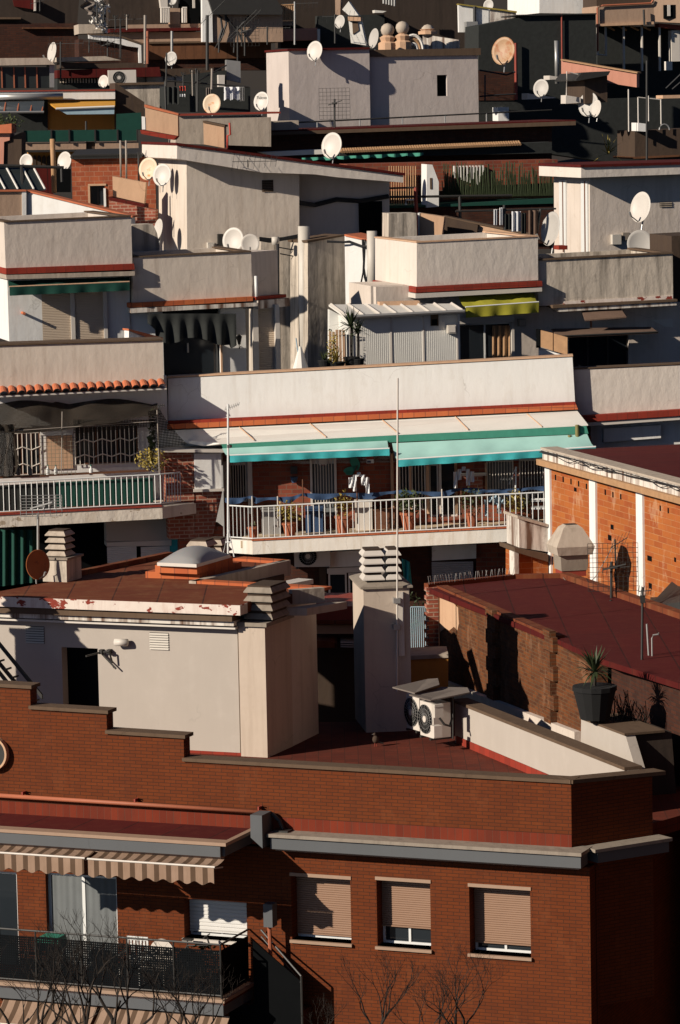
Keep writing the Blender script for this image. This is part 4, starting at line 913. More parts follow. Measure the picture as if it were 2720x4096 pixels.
def barred(root, F, x0, y0, x1, y1, d, n, zig=True, mat='off_white', name='window_grille'):
    u0, u1, z0, z1 = M(F).uz(x0, y0, x1, y1, d); m_ = M(F)
    for i in range(n+1): u = u0+(u1-u0)*i/n; m_.tube([(u, d, z0), (u, d, z1)], .012, 4)
    m_.tube([(u0, d, z0), (u1, d, z0)], .012, 4).tube([(u0, d, z1), (u1, d, z1)], .012, 4)
    if zig:
        for zf in (.22, .62):
            m_.tube([(u0+(u1-u0)*i/(n/2), d+.01, z0+(z1-z0)*(zf+(.05 if i % 2 else -.03))) for i in range(n//2+1)], .018, 4)
    return m_.build(name, mat, root)
def foliage(F, c, rx, ry, rz, n, s, mat, root=None, name='foliage', seed=0, **k):
    r_ = random.Random(seed); m_ = M(F)
    for i in range(n):
        a, b_ = r_.uniform(0, 6.283), r_.uniform(-1, 1); q = r_.random()**.5; sq = math.sqrt(1-b_*b_)
        p = Vector((c[0]+rx*q*sq*math.cos(a), c[1]+ry*q*sq*math.sin(a), c[2]+rz*q*b_)); ss = s*r_.uniform(.6, 1.3)
        d1 = Vector((r_.uniform(-1, 1), r_.uniform(-1, 1), r_.uniform(-1, 1))).normalized()*ss; d2 = d1.cross(Vector((r_.uniform(-1, 1), r_.uniform(-1, 1), r_.uniform(-1, 1)))).normalized()*ss*.6
        m_.add([p-d1, p+d2*.8, p+d1, p-d2*.8], [(0, 1, 2, 3)])
    return m_.build(name, mat, root, **k)
# ================= mid apartment building with the long balcony =================
R(); MA = Frame(800, 1100, 105, 2)
ma = T('balcony_apartment_building', 'apartment building across the middle with a long white parapet, a railed balcony and green awnings', 'apartment building')
BF = 2.0
R()
GZm = gz(105)-2
pl(ma, 'parapet_wall', 'white_plaster', MA, [(387, 873), (1320, 823), (1326, 927), (388, 970)], -.25, .12)
pl(ma, 'parapet_cap', 'peach_plaster', MA, [(385, 868), (1321, 818), (1321, 822), (385, 872)], -.3, .15)
pl(ma, 'sill_tiles', 'red_tile', MA, [(388, 971), (1326, 927), (1329, 934), (388, 979)], -.2, .28)
pl(ma, 'tile_ledge', 'orange_tile', MA, [(386, 979), (1329, 934), (1333, 944), (386, 990)], -.2, .42)
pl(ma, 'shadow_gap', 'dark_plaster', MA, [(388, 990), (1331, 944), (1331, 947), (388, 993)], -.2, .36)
pl(ma, 'canopy_wall', 'white_plaster', MA, [(384, 992), (1334, 947), (1345, 1060), (384, 1075)], -.3, .0)
m_ = M(MA); m_.slab([(386, 992, .35), (1331, 947, .35), (1356, 979, 1.4), (505, 1022, 1.4), (470, 1026, 1.2), (386, 1012, .6)], .03); m_.build('sheet_roof', 'sheet_cream', ma)
m_ = M(MA)
for (xa, ya, xb, yb) in ((552, 985, 586, 1015), (715, 977, 752, 1008), (882, 969, 918, 999), (1050, 961, 1080, 991), (1215, 954, 1250, 984)): m_.ptube([(xa, ya, .38), (xb, yb, 1.42)], .018, 4)
m_.build('roof_seam', 'peach_plaster', ma)
m_ = M(MA); m_.px([(510, 1024), (900, 1004), (1352, 982), (1357, 1000), (900, 1020), (515, 1036)], 1.36, 1.4); m_.build('green_fascia', 'deep_green', ma)
pl(ma, 'sheet_end', 'white_plaster', MA, [(386, 1000), (500, 1022), (520, 1040), (386, 1040)], -.2, .3)
awn4('long mint green awning with teal valance over the left part of the long balcony', MA, (512, 1034, 1.42), (893, 1016, 1.42), (898, 1034, 2.0), (530, 1050, 2.0), 'mint_fabric', 'teal_fabric', .19, folds=.035, grp='green balcony awnings')
awn4('wider mint green awning with teal valance over the right part of the long balcony', MA, (904, 1022, 1.42), (1354, 1001, 1.42), (1374, 1030, 2.2), (915, 1060, 2.2), 'mint_fabric', 'teal_fabric', .19, folds=.035, grp='green balcony awnings')
# balcony back wall with doors and windows
R(900, 1800)
w0 = MA.P(-10, 250)[0]; w1 = MA.P(2300, 250)[0]
zt1 = MA.P(800, -60)[2]; zb1 = MA.P(800, 560)[2]
def HH(x0, y0, x1, y1): a = M(MA).uz(x0, y0, x1, y1, 0); return a
holes = [HH(-10, 70, 140, 330), HH(535, 45, 700, 420), HH(1090, 30, 1260, 380), HH(1345, 20, 1455, 420), HH(1280, 90, 1340, 420)]
R(1720, 1800); holes += [HH(355, 60, 525, 330), HH(560, 55, 715, 330)]
R(900, 1800)
M(MA).wall(w0, w1, zb1, zt1, -.3, 0, holes).build('balcony_wall', 'patio_brick', ma)
M(MA).box(w0, w1, -4, -.35, GZm, zt1+.5).build('core', 'dark_brick', ma)
for i_, h_ in enumerate(holes):
    o = window(ma, MA, *h_, rec=.12, mull=1 if h_[1]-h_[0] > 1 else 0, frame='off_white', name='balcony_window', curtain=i_ in (1, 5))
R(900, 1800)
for (x0, x1, y0, y1, mt) in ((143, 172, 70, 400, 'off_white'), (535, 549, 50, 420, 'off_white'), (686, 701, 45, 420, 'off_white'), (1155, 1170, 30, 400, 'peach_plaster'), (1262, 1280, 20, 400, 'peach_plaster'), (1343, 1358, 20, 400, 'off_white'), (1440, 1456, 20, 400, 'peach_plaster')):
    bx(ma, 'door_post', mt, MA, x0, y0, x1, y1, 0.001, .06)
barred(ma, MA, 565, 60, 670, 330, .05, 6, False); barred(ma, MA, 5, 80, 130, 320, .05, 8, False)
barred(ma, MA, 1095, 50, 1255, 370, .05, 8, False)
R(1720, 1800); barred(ma, MA, 358, 70, 522, 320, .05, 9, False, 'off_white'); barred(ma, MA, 562, 65, 712, 320, .05, 8, False, 'off_white')
bx(ma, 'door_post', 'peach_plaster', MA, 155, 90, 172, 400, .001, .06); bx(ma, 'door_post', 'peach_plaster', MA, 345, 80, 357, 300, .001, .06)
bx(ma, 'brick_shelf', 'corner_brick', MA, 232, 160, 330, 245, .001, .25); bx(ma, 'shelf_top', 'off_white', MA, 195, 150, 355, 162, .001, .32)
R(900, 1800)
bx(ma, 'downpipe', 'peach_plaster', MA, 1040, 20, 1058, 420, .001, .1)
# wall ornaments
o = T('butterfly_ornament', 'teal metal butterfly ornament on the brick balcony wall', 'wall ornament'); c = MA.P(797, 115, .06)
for k_, (cx, cy, rx_, rz_, an) in enumerate(((815, 80, .13, .2, .5), (783, 125, .19, .09, .2), (822, 110, .1, .08, -.5), (780, 145, .12, .06, 0))):
    p = MA.P(cx, cy, .06); M(MA).prism([(p[0]+rx_*math.cos(t)*math.cos(an)-rz_*math.sin(t)*math.sin(an), p[2]+rx_*math.cos(t)*math.sin(an)+rz_*math.sin(t)*math.cos(an)) for t in [i*math.pi/8 for i in range(16)]], .03, .06).build('wing', 'teal_plastic', o)
M(MA).ptube([(795, 170, .08), (830, 95, .08)], .018).build('body', 'dark_metal', o)
o = T('wall_plaque', 'small red and white notice on the brick balcony wall right of the butterfly', 'sign'); bx(o, 'top_panel', 'rust_red', MA, 887, 35, 932, 58, .001, .03); bx(o, 'bottom_panel', 'white_metal', MA, 888, 59, 933, 83, .001, .03); bx(o, 'blue_mark', 'blue_fabric', MA, 892, 68, 915, 80, .031, .034)
bx(None, 'wall_ornament', 'dark_metal', MA, 410, 103, 453, 150, .001, .1, label='dark round wrought ornament on the brick wall left of the barred door', cat='wall ornament')
o = T('wall_pot', 'small blue pot hanging on the brick balcony wall', 'plant pot'); c = MA.P(434, 205, .1); M(MA).lathe((c[0], .12, c[2]), [(.06, 0), (.11, .14), (.12, .17)]).build('pot', 'blue_fabric', o)
o = T('basket_hoop', 'small basketball style hoop board above the barred balcony door', 'hoop'); M(MA).bx(590, 52, 638, 95, .06, .08).build('board', 'off_white', o); M(MA).ptube([(604, 92, .1), (614, 96, .25), (624, 92, .1)], .01).build('ring', 'rust_red', o)
# balcony slab and railing
R(900, 1800)
fl_ = MA.P(172, 573, BF); fr_ = MA.P(2300, 450, BF)
a = MA.P(172, 570, BF); R(1720, 1800); b_ = MA.P(552, 487, BF); zS = (a[2]+b_[2])/2; tilt = (b_[2]-a[2])/(b_[0]-a[0])
aL, bR = a[0], b_[0]; zA, zB2 = a[2], b_[2]
R(900, 1800); zlA = MA.P(172, 655, BF)[2]
R(1720, 1800); zlB = MA.P(552, 572, BF)[2]
def ln(u, za, zb): return za+(zb-za)*(u-aL)/(bR-aL)
uF = bR+1.2
M(MA).prism([(aL, zA), (uF, ln(uF, zA, zB2)), (uF, ln(uF, zlA, zlB)), (aL, zlA)], BF-.18, BF).build('slab_edge', 'slab_white', ma)
M(MA).prism([(aL-.35, zA-.02), (uF, ln(uF, zA, zB2)-.02), (uF, ln(uF, zA, zB2)-.2), (aL-.35, zA-.22)], .0, BF-.19).build('balcony_floor', 'pale_tile', ma)
LF = Frame(O=MA.w((aL, BF, 0)), yaw=35); a2 = LF.P; R(900, 1800)
uu = LF.P(10, 580)[0]
M(LF).prism([(uu, zA), (0, zA), (0, zlA), (uu, zlA)], -.2, 0).build('slab_edge', 'slab_white', ma)
M(MA).prism([(aL-.02, zA+.002), (uF, ln(uF, zA, zB2)+.002), (uF, ln(uF, zA, zB2)+.03), (aL-.02, zA+.03)], BF-.25, BF+.03).build('tile_edge', 'orange_tile', ma)
# railing follows the slab (slightly tilted line)
def rail_t(F, p0, p1, H, mat, sp, r, root, name='railing', z00=.06):
    L = (Vector(p1)-Vector(p0)).length; n = int(L/sp); up = Vector((0, 0, 1)); A, B = Vector(p0), Vector(p1)
    m_ = M(F); m_.tube([A+up*H, B+up*H], .022, 6).tube([A+up*z00, B+up*z00], .018, 6); o = m_.build(name, mat, root)
    for i in range(n+1): q = A.lerp(B, i/n); M(F).tube([q+up*z00, q+up*H], r, 4).build('baluster', mat, o)
    return o
R(900, 1800); Hr = MA.P(400, 345, BF-.08)[2]-ln(MA.P(400, 345, BF-.08)[0], zA, zB2)
uE = bR+.75
rail_t(MA, (aL, BF-.08, zA), (uE, BF-.08, ln(uE, zA, zB2)), Hr, 'white_metal', .158, .014, ma)
rail_t(LF, (uu+.05, -.08, zA), (-.05, -.08, zA), Hr, 'white_metal', .13, .014, ma)
# blue fabric strip
bs = M(MA); R(900, 1800)
pts_ = [(0, 300), (100, 300), (170, 285), (200, 300), (330, 295), (420, 292), (490, 270), (620, 275), (760, 270), (900, 270), (1050, 258), (1110, 248), (1200, 260), (1360, 262), (1460, 240), (1560, 235), (1640, 250), (1750, 245), (1850, 240), (2000, 225)]
pp = [MA.P(x, y, 1.2) for x, y in pts_]
def bf(a, b_):
    t = a*(len(pp)-1); i = min(int(t), len(pp)-2); p = Vector(pp[i]).lerp(Vector(pp[i+1]), t-i); return (p.x, p.y+.05*math.sin(t*7)*b_, p.z-b_*(.13+.06*math.sin(t*3)))
bs.grid(bf, 120, 3); bs.build('cloth_strip', 'blue_fabric', label='crumpled blue cloth strip strung along above the long balcony railing', cat='cloth', smooth=True)
for k_, (x, y0_) in enumerate(((170, 290), (487, 180), (330, 290), (828, 250), (1360, 245), (1480, 150))):
    o = M(MA).ptube([(x, y0_, 1.25), (x+4, 500-.045*x, 1.25)], .022, 6).build('support_pole', 'dark_wood' if k_ % 2 else 'off_white'); tag(o, ['pale pole holding the blue strip nearest the left end of the long balcony', 'tall dark stick standing above the blue strip left of the barred door', 'short pale pole between the left-end pole and the tall dark stick', 'dark pole below the butterfly on the long balcony', 'pale pole in front of the dark balcony door', 'dark pole beside the white hanging cloths on the long balcony'][k_], 'pole', 'poles along the long balcony')
R(1720, 1800); M(MA).ptube([(540, 105, 1.3), (535, 330, 1.3)], .03).ptube([(540, 105, 1.3), (495, 215, 1.2)], .01).build('folded_parasol', 'white_metal', label='thin white folded parasol pole near the right end of the long balcony', cat='parasol')
# plants and objects on the balcony
R(900, 1800); flz = lambda u: ln(u, zA, zB2)
def potplant(x, y, d, potr, h, lw, lh, matl, label, mat='pot_clay', seed=1, n=120, s=.05):
    t = T('potted_plant', label, 'plant', 'balcony pot plants'); u = MA.P(x, y, d)[0]; z = flz(u)
    M(MA).lathe((u, d, z), [(potr*.65, 0), (potr, h*.85), (potr*1.12, h*.87), (potr*1.12, h)]).build('pot', mat, t)
    foliage(MA, (u, d, z+h+lh*.8), lw, lw*.7, lh, n, s, matl, t, seed=seed); return t
potplant(175, 480, 1.6, .15, .35, .12, .1, 'leaf', 'nearly bare clay pot at the left end of the long balcony', n=12)
potplant(405, 440, 1.6, .2, .42, .42, .38, 'leaf_yellow', 'broad yellowish plant in a clay pot on the left part of the long balcony', seed=3, n=260)
potplant(740, 430, 1.6, .22, .55, .28, .42, 'leaf_yellow', 'leggy plant in a tall clay pot below the barred balcony door', seed=4, n=130)
potplant(1150, 410, 1.6, .22, .55, .45, .38, 'leaf', 'big green leafy plant in a clay pot just right of the thin mast', seed=5, n=260, s=.07)
R(1720, 1800)
potplant(262, 380, 1.6, .17, .45, .38, .42, 'leaf', 'tall bushy green plant in a clay pot by the hanging white cloths', seed=6, n=260)
potplant(530, 380, 1.6, .17, .4, .3, .4, 'leaf_yellow', 'flowering plant in a clay pot near the white chair of the long balcony', seed=7, n=180)
potplant(600, 380, 1.2, .17, .3, .25, .3, 'leaf', 'low green plant behind the white chair of the long balcony', seed=8, n=120)
for k_, (rx, ry, x, y, mt, sc_) in enumerate(((900, 1800, 828, 205, 'white_cloth', 1.0), (1720, 1800, 200, 170, 'white_cloth', 1.0), (1720, 1800, 395, 345, 'pale_blue_cloth', 1.0))):
    R(rx, ry); c = MA.P(x, y, 1.35); t = M(MA)
    for j in range(5):
        ox = (j-2)*.12; hgt = .5*sc_*(.6+.4*math.sin(j*2.1+k_))
        t.grid(lambda a, b_: (c[0]+ox+(.11*a), c[1]+.04*math.sin(a*6+b_*5+j), c[2]+.3-.12*abs(j-2)*.6-b_*hgt), 4, 6)
    t.build('hanging_cloth', mt, label=['bunch of white rags hanging in front of the butterfly ornament', 'white towels hanging beside the balcony shelf', 'pale blue patterned towel hanging behind the balcony railing near the right'][k_], cat='laundry', smooth=True, group='cloths hanging on the long balcony')
R(1720, 1800); ch = T('plastic_chair', 'white plastic chair at the right end of the long balcony', 'chair'); u = MA.P(690, 340, 1.5)[0]; z = flz(u)
M(MA).box(u-.25, u+.25, 1.2, 1.65, z+.45, z+.5).build('seat', 'white_metal', ch); M(MA).box(u+.2, u+.25, 1.2, 1.65, z+.5, z+1.0).build('backrest', 'white_metal', ch)
for a in (-.22, .2):
    for d_ in (1.23, 1.6): M(MA).tube([(u+a, d_, z), (u+a, d_, z+.45)], .02).build('leg', 'white_metal', ch)
    M(MA).box(u-.24, u+.22, 1.42+a, 1.46+a, z+.68, z+.72).build('armrest', 'white_metal', ch)
R(900, 1800)
for k_, (x, w_, h_, mt, lab) in enumerate(((290, .55, .75, 'galv', 'grey cupboard at the left end of the long balcony'), (560, .5, .7, 'blue_fabric', 'blue storage box under the barred balcony door'), (870, .5, .85, 'off_white', 'white washing machine below the butterfly'), (1000, .6, .55, 'dark_wood', 'dark wooden bench beside the washing machine'))):
    u = MA.P(x, 420, .5)[0]; z = flz(u)-.02; t = T(['cupboard', 'storage_box', 'washing_machine', 'bench'][k_], lab, ['cupboard', 'box', 'washing machine', 'bench'][k_])
    M(MA).box(u-w_/2, u+w_/2, .15, .62, z, z+h_).build('body', mt, t); M(MA).box(u-w_/2-.02, u+w_/2+.02, .12, .65, z+h_, z+h_+.03).build('top', mt, t)
# lower storey under the balcony
R(900, 1800)
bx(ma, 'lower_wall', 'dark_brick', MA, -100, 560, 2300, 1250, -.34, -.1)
pl(ma, 'wall_panel', 'white_plaster', MA, [(637, 640), (915, 625), (915, 725), (637, 738)], -.09, .1)
R(900, 1800); wn = M(MA).uz(650, 770, 860, 1000, 0); 
for (x0, x1) in ((650, 765), (775, 870)): q = M(MA).uz(x0, 770, x1, 1010, 0); window(ma, MA, *q, rec=-.02, frame='off_white', mull=0, name='lower_window')
pl(ma, 'window_head', 'off_white', MA, [(640, 742), (870, 732), (870, 765), (640, 775)], -.09, .08)
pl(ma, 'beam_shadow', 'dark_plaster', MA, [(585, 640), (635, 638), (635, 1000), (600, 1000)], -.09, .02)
ac_unit('white air conditioner on the dark brick wall below the left end of the long balcony', MA, 435, 735, .35, W=1.05, H=.62, D_=.35)
R(1720, 1800)
pl(ma, 'wall_panel', 'white_plaster', MA, [(12, 605), (290, 590), (290, 680), (12, 695)], -.09, .1)
u0, u1, z0, z1 = M(MA).uz(12, 700, 272, 900, .0); M(MA).slats(u0, u1, z0, z1, .0, .06).build('roller_shutter', 'galv', ma)
pl(ma, 'brick_panel', 'patio_brick', MA, [(290, 590), (550, 575), (550, 900), (290, 900)], -.09, -.02)
R(900, 1800)
tc = M(MA); tc.grid(lambda a, b_: (lambda p: (p[0], p[1]+.08*math.sin(a*9+b_*3), p[2]))(MA.P(1108+50*a+15*b_, 680+150*b_+20*a, .5)), 8, 8); tc.build('teal_cloth', 'teal_fabric', label='teal cloth hanging behind the tall terrace chimney', cat='cloth', smooth=True)
tc = M(MA); tc.grid(lambda a, b_: (lambda p: (p[0], p[1]+.08*math.sin(a*7), p[2]))(MA.P(995+30*a+10*b_, 620+90*b_, .5)), 5, 5); tc.build('teal_cloth', 'teal_fabric', label='small teal cloth hanging just under the long balcony', cat='cloth', smooth=True)
lr = MA.P(1170, 985, 1.5); lr2 = MA.P(1290, 985, 1.5)
R(900, 1800); o_ = T('lower_balcony_railing', 'dark thin bar railing glimpsed between the terrace chimney and the old brick wall', 'railing')
LRF = Frame(1225, 1000, 99, -5); a = LRF.P(1165, 985); b_ = LRF.P(1280, 985); zq = LRF.P(1225, 1320)[2]
m_ = M(LRF); m_.tube([a, b_], .02).tube([(a[0], 0, zq+.05), (b_[0], 0, zq+.05)], .02).build('top_rail', 'pale_blue_cloth', o_)
for i in range(10): u = a[0]+(b_[0]-a[0])*i/9; M(LRF).tube([(u, 0, zq), (u, 0, a[2])], .012, 4).build('bar', 'pale_blue_cloth', o_)
M(LRF).box(a[0]-.5, b_[0]+.5, -.8, .1, zq-.12, zq).build('slab', 'pale_concrete', o_)
foliage(LRF, LRF.P(1190, 1030, -.3), .35, .25, .7, 160, .06, 'leaf_dark', None, 'balcony_shrub', 3, label='dark shrub in the gap right of the tall terrace chimney', cat='plant')
# ================= left apartment part with net, tiles and green backed railing =================
R(0, 1200); ML = Frame(500, 900, 104.5, -10)
ml = T('tiled_eave_building', 'apartment building at the left with a barrel tile eave, barred windows and a railed balcony', 'apartment building')
R()
pl(ml, 'parapet_wall', 'render_sand', ML, [(-60, 800), (375, 786), (378, 886), (-60, 900)], -.3, .55)
pl(ml, 'parapet_cap', 'brown_stone', ML, [(-60, 795), (376, 781), (376, 785), (-60, 799)], -.4, .6)
R(0, 1200)
side_ = M(ML); a = ML.P(810, 185, -2.2); b_ = ML.P(1022, 240, .55); c_ = ML.P(810, 250, -2.2)
# barrel tiles
tl = M(ML); x = -60; tn = 0; a = ML.P(-60, 572, 1.0); b_ = ML.P(1045, 520, 1.0); L = b_[0]-a[0]; n_ = int(L/.245)
for i in range(n_):
    u = a[0]+L*(i+.5)/n_; z = a[2]+(b_[2]-a[2])*(i+.5)/n_
    for seg in range(6):
        t0, t1 = math.pi*seg/6, math.pi*(seg+1)/6
        q = [(u+.12*math.cos(t0), 1.05, z-.12+.11*math.sin(t0)), (u+.12*math.cos(t1), 1.05, z-.12+.11*math.sin(t1)), (u+.1*math.cos(t1), .5, z+.03+.09*math.sin(t1)), (u+.1*math.cos(t0), .5, z+.03+.09*math.sin(t0))]
        tl.add(q, [(0, 1, 2, 3)])
tl.build('tile_eave', 'terracotta', ml)
M(ML).prism([(a[0], a[2]-.19), (b_[0], b_[2]-.19), (b_[0], b_[2]-.15), (a[0], a[2]-.15)], .0, .98).build('eave_board', 'off_white', ml)
R(0, 1200)
wl = ML.P(-60, 700)[0]; wr_ = ML.P(1050, 700)[0]; zt3 = ML.P(900, 545)[2]; zb3 = ML.P(500, 1230)[2]
hw = [M(ML).uz(470, 770, 870, 1030, 0), M(ML).uz(80, 800, 258, 1100, 0)]
M(ML).wall(wl, wr_, zb3-1, zt3+.3, -.3, 0, hw).build('wall', 'white_plaster', ml)
M(ML).box(wl, wr_, -4, -.35, gz(103)-2, zt3+.2).build('core', 'dark_plaster', ml)
for h_ in hw: window(ml, ML, *h_, rec=.1, mull=2, frame='dark_wood')
barred(ml, ML, 472, 790, 868, 1028, .08, 14); barred(ml, ML, 85, 835, 255, 1095, .08, 6)
R(0, 1200); bx(ml, 'door_panel', 'peach_plaster', ML, 300, 850, 455, 1060, .001, .05)
BL = 1.9
nt_ = M(ML)
def netp(a, b_):
    x = -80+1070*a; yt = 655-35*abs(math.sin(a*6.5))+ (10 if a < .4 else 0); yb = 800+35*math.sin(a*5+.5)-110*max(0, a-.75)*2
    p = ML.P(x, yt+(yb-yt)*b_, .5+1.5*b_); return (p[0], p[1]+.08*math.sin(a*23+b_*4), p[2]-.12*math.sin(math.pi*b_)*(1+.5*math.sin(a*17)))
nt_.grid(netp, 60, 10); no = T('shade_net', 'torn dark shade net sagging over the barred windows at the left', 'net'); nt_.build('net', 'shade_mesh', no, smooth=True)
n5 = M(ML); n5.grid(lambda a, b_: (lambda p: (p[0]+.06*math.sin(b_*7+a*9), p[1]+.08*math.sin(a*20), p[2]))(ML.P(-80+(170+60*b_*(1-b_))*a, 780+330*b_, 1.88)), 20, 10); n5.build('darkening_net', 'shade_mesh', no, smooth=True)  # n5: extra dark net added to deepen the shade at the left end
n2 = M(ML); n2.grid(lambda a, b_: (lambda p: (p[0], p[1], p[2]))(ML.P(930+(70+120*b_)*a+60*b_*b_, 700+230*b_-20*a, 1.9-.4*a)), 10, 10); n2.build('net_tail', 'net_dark', no, smooth=True)
n3 = M(ML); n3.grid(lambda a, b_: (lambda p: p)(ML.P(460+520*a, 750+90*b_-50*a*b_, 1.6)), 10, 4); n3.build('net_flap', 'net_dark', no)
wn_ = M(ML); wn_.grid(lambda a, b_: ML.P(250+230*a, 850+250*b_, 1.75), 4, 4); wn_.build('wire_net', 'wire_net', no)
M(ML).ptube([(985, 690, 1.8), (1000, 1090, 1.8)], .018).ptube([(390, 700, 1.8), (385, 1090, 1.8)], .015).ptube([(-60, 830, 1.85), (990, 760, 1.85)], .012).build('pole', 'cable_pale', no)
R(0, 1800); zl0 = ML.P(0, 402, BL); zl1 = ML.P(1012, 348, BL); za3, zb3_ = zl0[2], zl1[2]
def ln3(u): return za3+(zb3_-za3)*(u-zl0[0])/(zl1[0]-zl0[0])
ulf = ML.P(-80, 400, BL)[0]; urt = zl1[0]
zlo = ML.P(1020, 430, BL)[2]-zb3_
M(ML).prism([(ulf, ln3(ulf)-.03), (urt+.02, zb3_-.03), (urt+.02, zb3_+zlo), (ulf, ln3(ulf)+zlo)], BL-.2, BL+.05).build('slab_edge', 'chipped_white', ml)
M(ML).prism([(ulf, ln3(ulf)-.03), (urt, zb3_-.03), (urt, zb3_-.25), (ulf, ln3(ulf)-.25)], 0, BL-.21).build('balcony_floor', 'orange_tile', ml)
M(ML).prism([(ulf, ln3(ulf)-.028), (urt+.02, zb3_-.028), (urt+.02, zb3_), (ulf, ln3(ulf))], BL-.25, BL+.08).build('tile_edge', 'red_tile', ml)
CF = Frame(O=ML.w((urt, BL, 0)), yaw=-38); uc = CF.P(1140, 330)[0]; 
M(CF).prism([(0, zb3_-.03), (CF.P(1222, 300)[0], zb3_-.03), (CF.P(1222, 300)[0], zb3_+zlo+.05), (0, zb3_+zlo)], -1.6, .05).build('slab_edge', 'chipped_white', ml)
R(0, 1800); H3 = ML.P(500, 178, BL-.05)[2]-ln3(ML.P(500, 178, BL-.05)[0])
rail_t(ML, (ulf, BL-.05, ln3(ulf)), (urt, BL-.05, zb3_), H3, 'white_metal', .158, .014, ml)
rail_t(CF, (0.02, -.05, zb3_), (uc, -.05, zb3_), H3, 'white_metal', .09, .014, ml)
R(0, 1800)
M(ML).prism([(ML.P(350, 200, 1.7)[0], ln3(0)+.08), (urt-.2, zb3_+.08), (urt-.2, zb3_+H3-.1), (ML.P(350, 200, 1.7)[0], ln3(0)+H3-.1)], 1.70, 1.72).build('green_screen', 'green_fabric', ml)
M(ML).prism([(ulf, ln3(ulf)+.05), (ML.P(350, 200, 1.7)[0], ln3(0)+.05), (ML.P(350, 200, 1.7)[0], ln3(0)+H3-.1), (ulf, ln3(ulf)+H3-.1)], 1.69, 1.71).build('dark_screen', 'black_cloth', ml)
foliage(ML, ML.P(950, 60, 1.5), .5, .25, .35, 300, .06, 'leaf_yellow', None, 'balcony_shrub', 5, label='yellow green shrub at the right corner of the left balcony', cat='plant')
foliage(ML, ML.P(950, -60, 1.2), .12, .12, 1.0, 120, .08, 'leaf', None, 'climbing_plant', 9, label='thin climbing plant up the net post at the left balcony', cat='plant')
for k_, x in enumerate((115, 190, 300, 350, 570)):
    c = ML.P(x, 130, 1.6); o = T('bottle', ['glass jar on the dark left end of the left balcony', 'clear jar beside the first glass jar at the left balcony', 'white bottle in front of the wire net on the left balcony', 'second white bottle in front of the wire net', 'clear bottle under the wide barred window'][k_], 'jar', 'jars on the left balcony ledge'); M(ML).lathe((c[0], 1.62, c[2]-.12), [(.05, 0), (.055, .16), (.02, .22), (.02, .26)]).build('body', 'white_metal' if k_ > 1 else 'glass_mid', o); M(ML).lathe((c[0], 1.62, c[2]+.14), [(.025, 0), (.025, .03)]).build('cap', 'teal_plastic', o)
M(ML).prism([(ulf, ML.P(0, 165, 1.6)[2]-.06), (urt-.3, ML.P(900, 130, 1.6)[2]-.02), (urt-.3, ML.P(900, 130, 1.6)[2]+.02), (ulf, ML.P(0, 165, 1.6)[2]-.02)], 1.45, 1.7).build('shelf', 'dark_wood', ml)
# column, panel between the two balconies
CO = Frame(1120, 300, 103.9, -10); R(0, 1800)
pl(ml, 'brick_column', 'corner_brick', CO, [(1030, 10), (1215, 8), (1222, 560), (1060, 560)], -1.2, 0)
pl(ml, 'ledge', 'off_white', CO, [(1010, 0), (1430, -5), (1430, 16), (1010, 14)], -1.5, .25)
pl(ml, 'side_panel', 'white_plaster', CO, [(1217, 22), (1386, 20), (1390, 245), (1222, 248)], -1.2, .05)
pl(ml, 'panel_sill', 'off_white', CO, [(1215, 248), (1405, 242), (1405, 258), (1215, 264)], -1.2, .15)
pl(ml, 'brick_column', 'corner_brick', CO, [(1224, 262), (1395, 262), (1330, 560), (1222, 560)], -1.2, -.02)
# under the left balcony
R(0, 1800)
pl(ml, 'lower_wall_panel', 'clean_plaster', ML, [(665, 440), (1065, 425), (1072, 570), (668, 575)], -.3, .6)
pl(ml, 'shutter_box', 'off_white', ML, [(668, 580), (1075, 565), (1075, 600), (670, 606)], -.3, .62)
for (x0, x1) in ((673, 858), (885, 1066)): u0, u1, z0, z1 = M(ML).uz(x0, 606, x1, 708, .6); M(ML).slats(u0, u1, z0, z1, .55, .05).build('shutter', 'shutter_white', ml)
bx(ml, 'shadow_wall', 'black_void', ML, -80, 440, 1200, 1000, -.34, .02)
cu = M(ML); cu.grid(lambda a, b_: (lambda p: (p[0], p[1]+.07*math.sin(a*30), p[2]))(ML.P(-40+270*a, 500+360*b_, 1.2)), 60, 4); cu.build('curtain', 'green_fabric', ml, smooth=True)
bx(ml, 'teal_post', 'teal_fabric', ML, 1068, 400, 1128, 680, .3, .6)
pl(ml, 'lower_brick', 'patio_brick', CO, [(1125, 480), (1400, 480), (1400, 800), (1125, 800)], -1.3, -.1)
R(0, 1200); lp = T('small_aerial', 'small comb aerial on the net post at the left balcony', 'antenna'); M(ML).ptube([(1000, 660, 1.5), (1000, 720, 1.5)], .015).build('pole', 'dark_metal', lp); yagi(ML, 1005, 662, 1.5, .2, 4, .12)(lp)
# barbecue grill rack on low mast at left
R(0, 1800); GF2 = Frame(240, 800, 87, 0)
mast('thin pole with a flat wire grid aerial in front of the left balcony railing', GF2, 238, 395, 640, 0, .03, 'galv', parts=[gridant(GF2, 258, 350, .1, 1.0, .5, 7, 'galv', .008)])
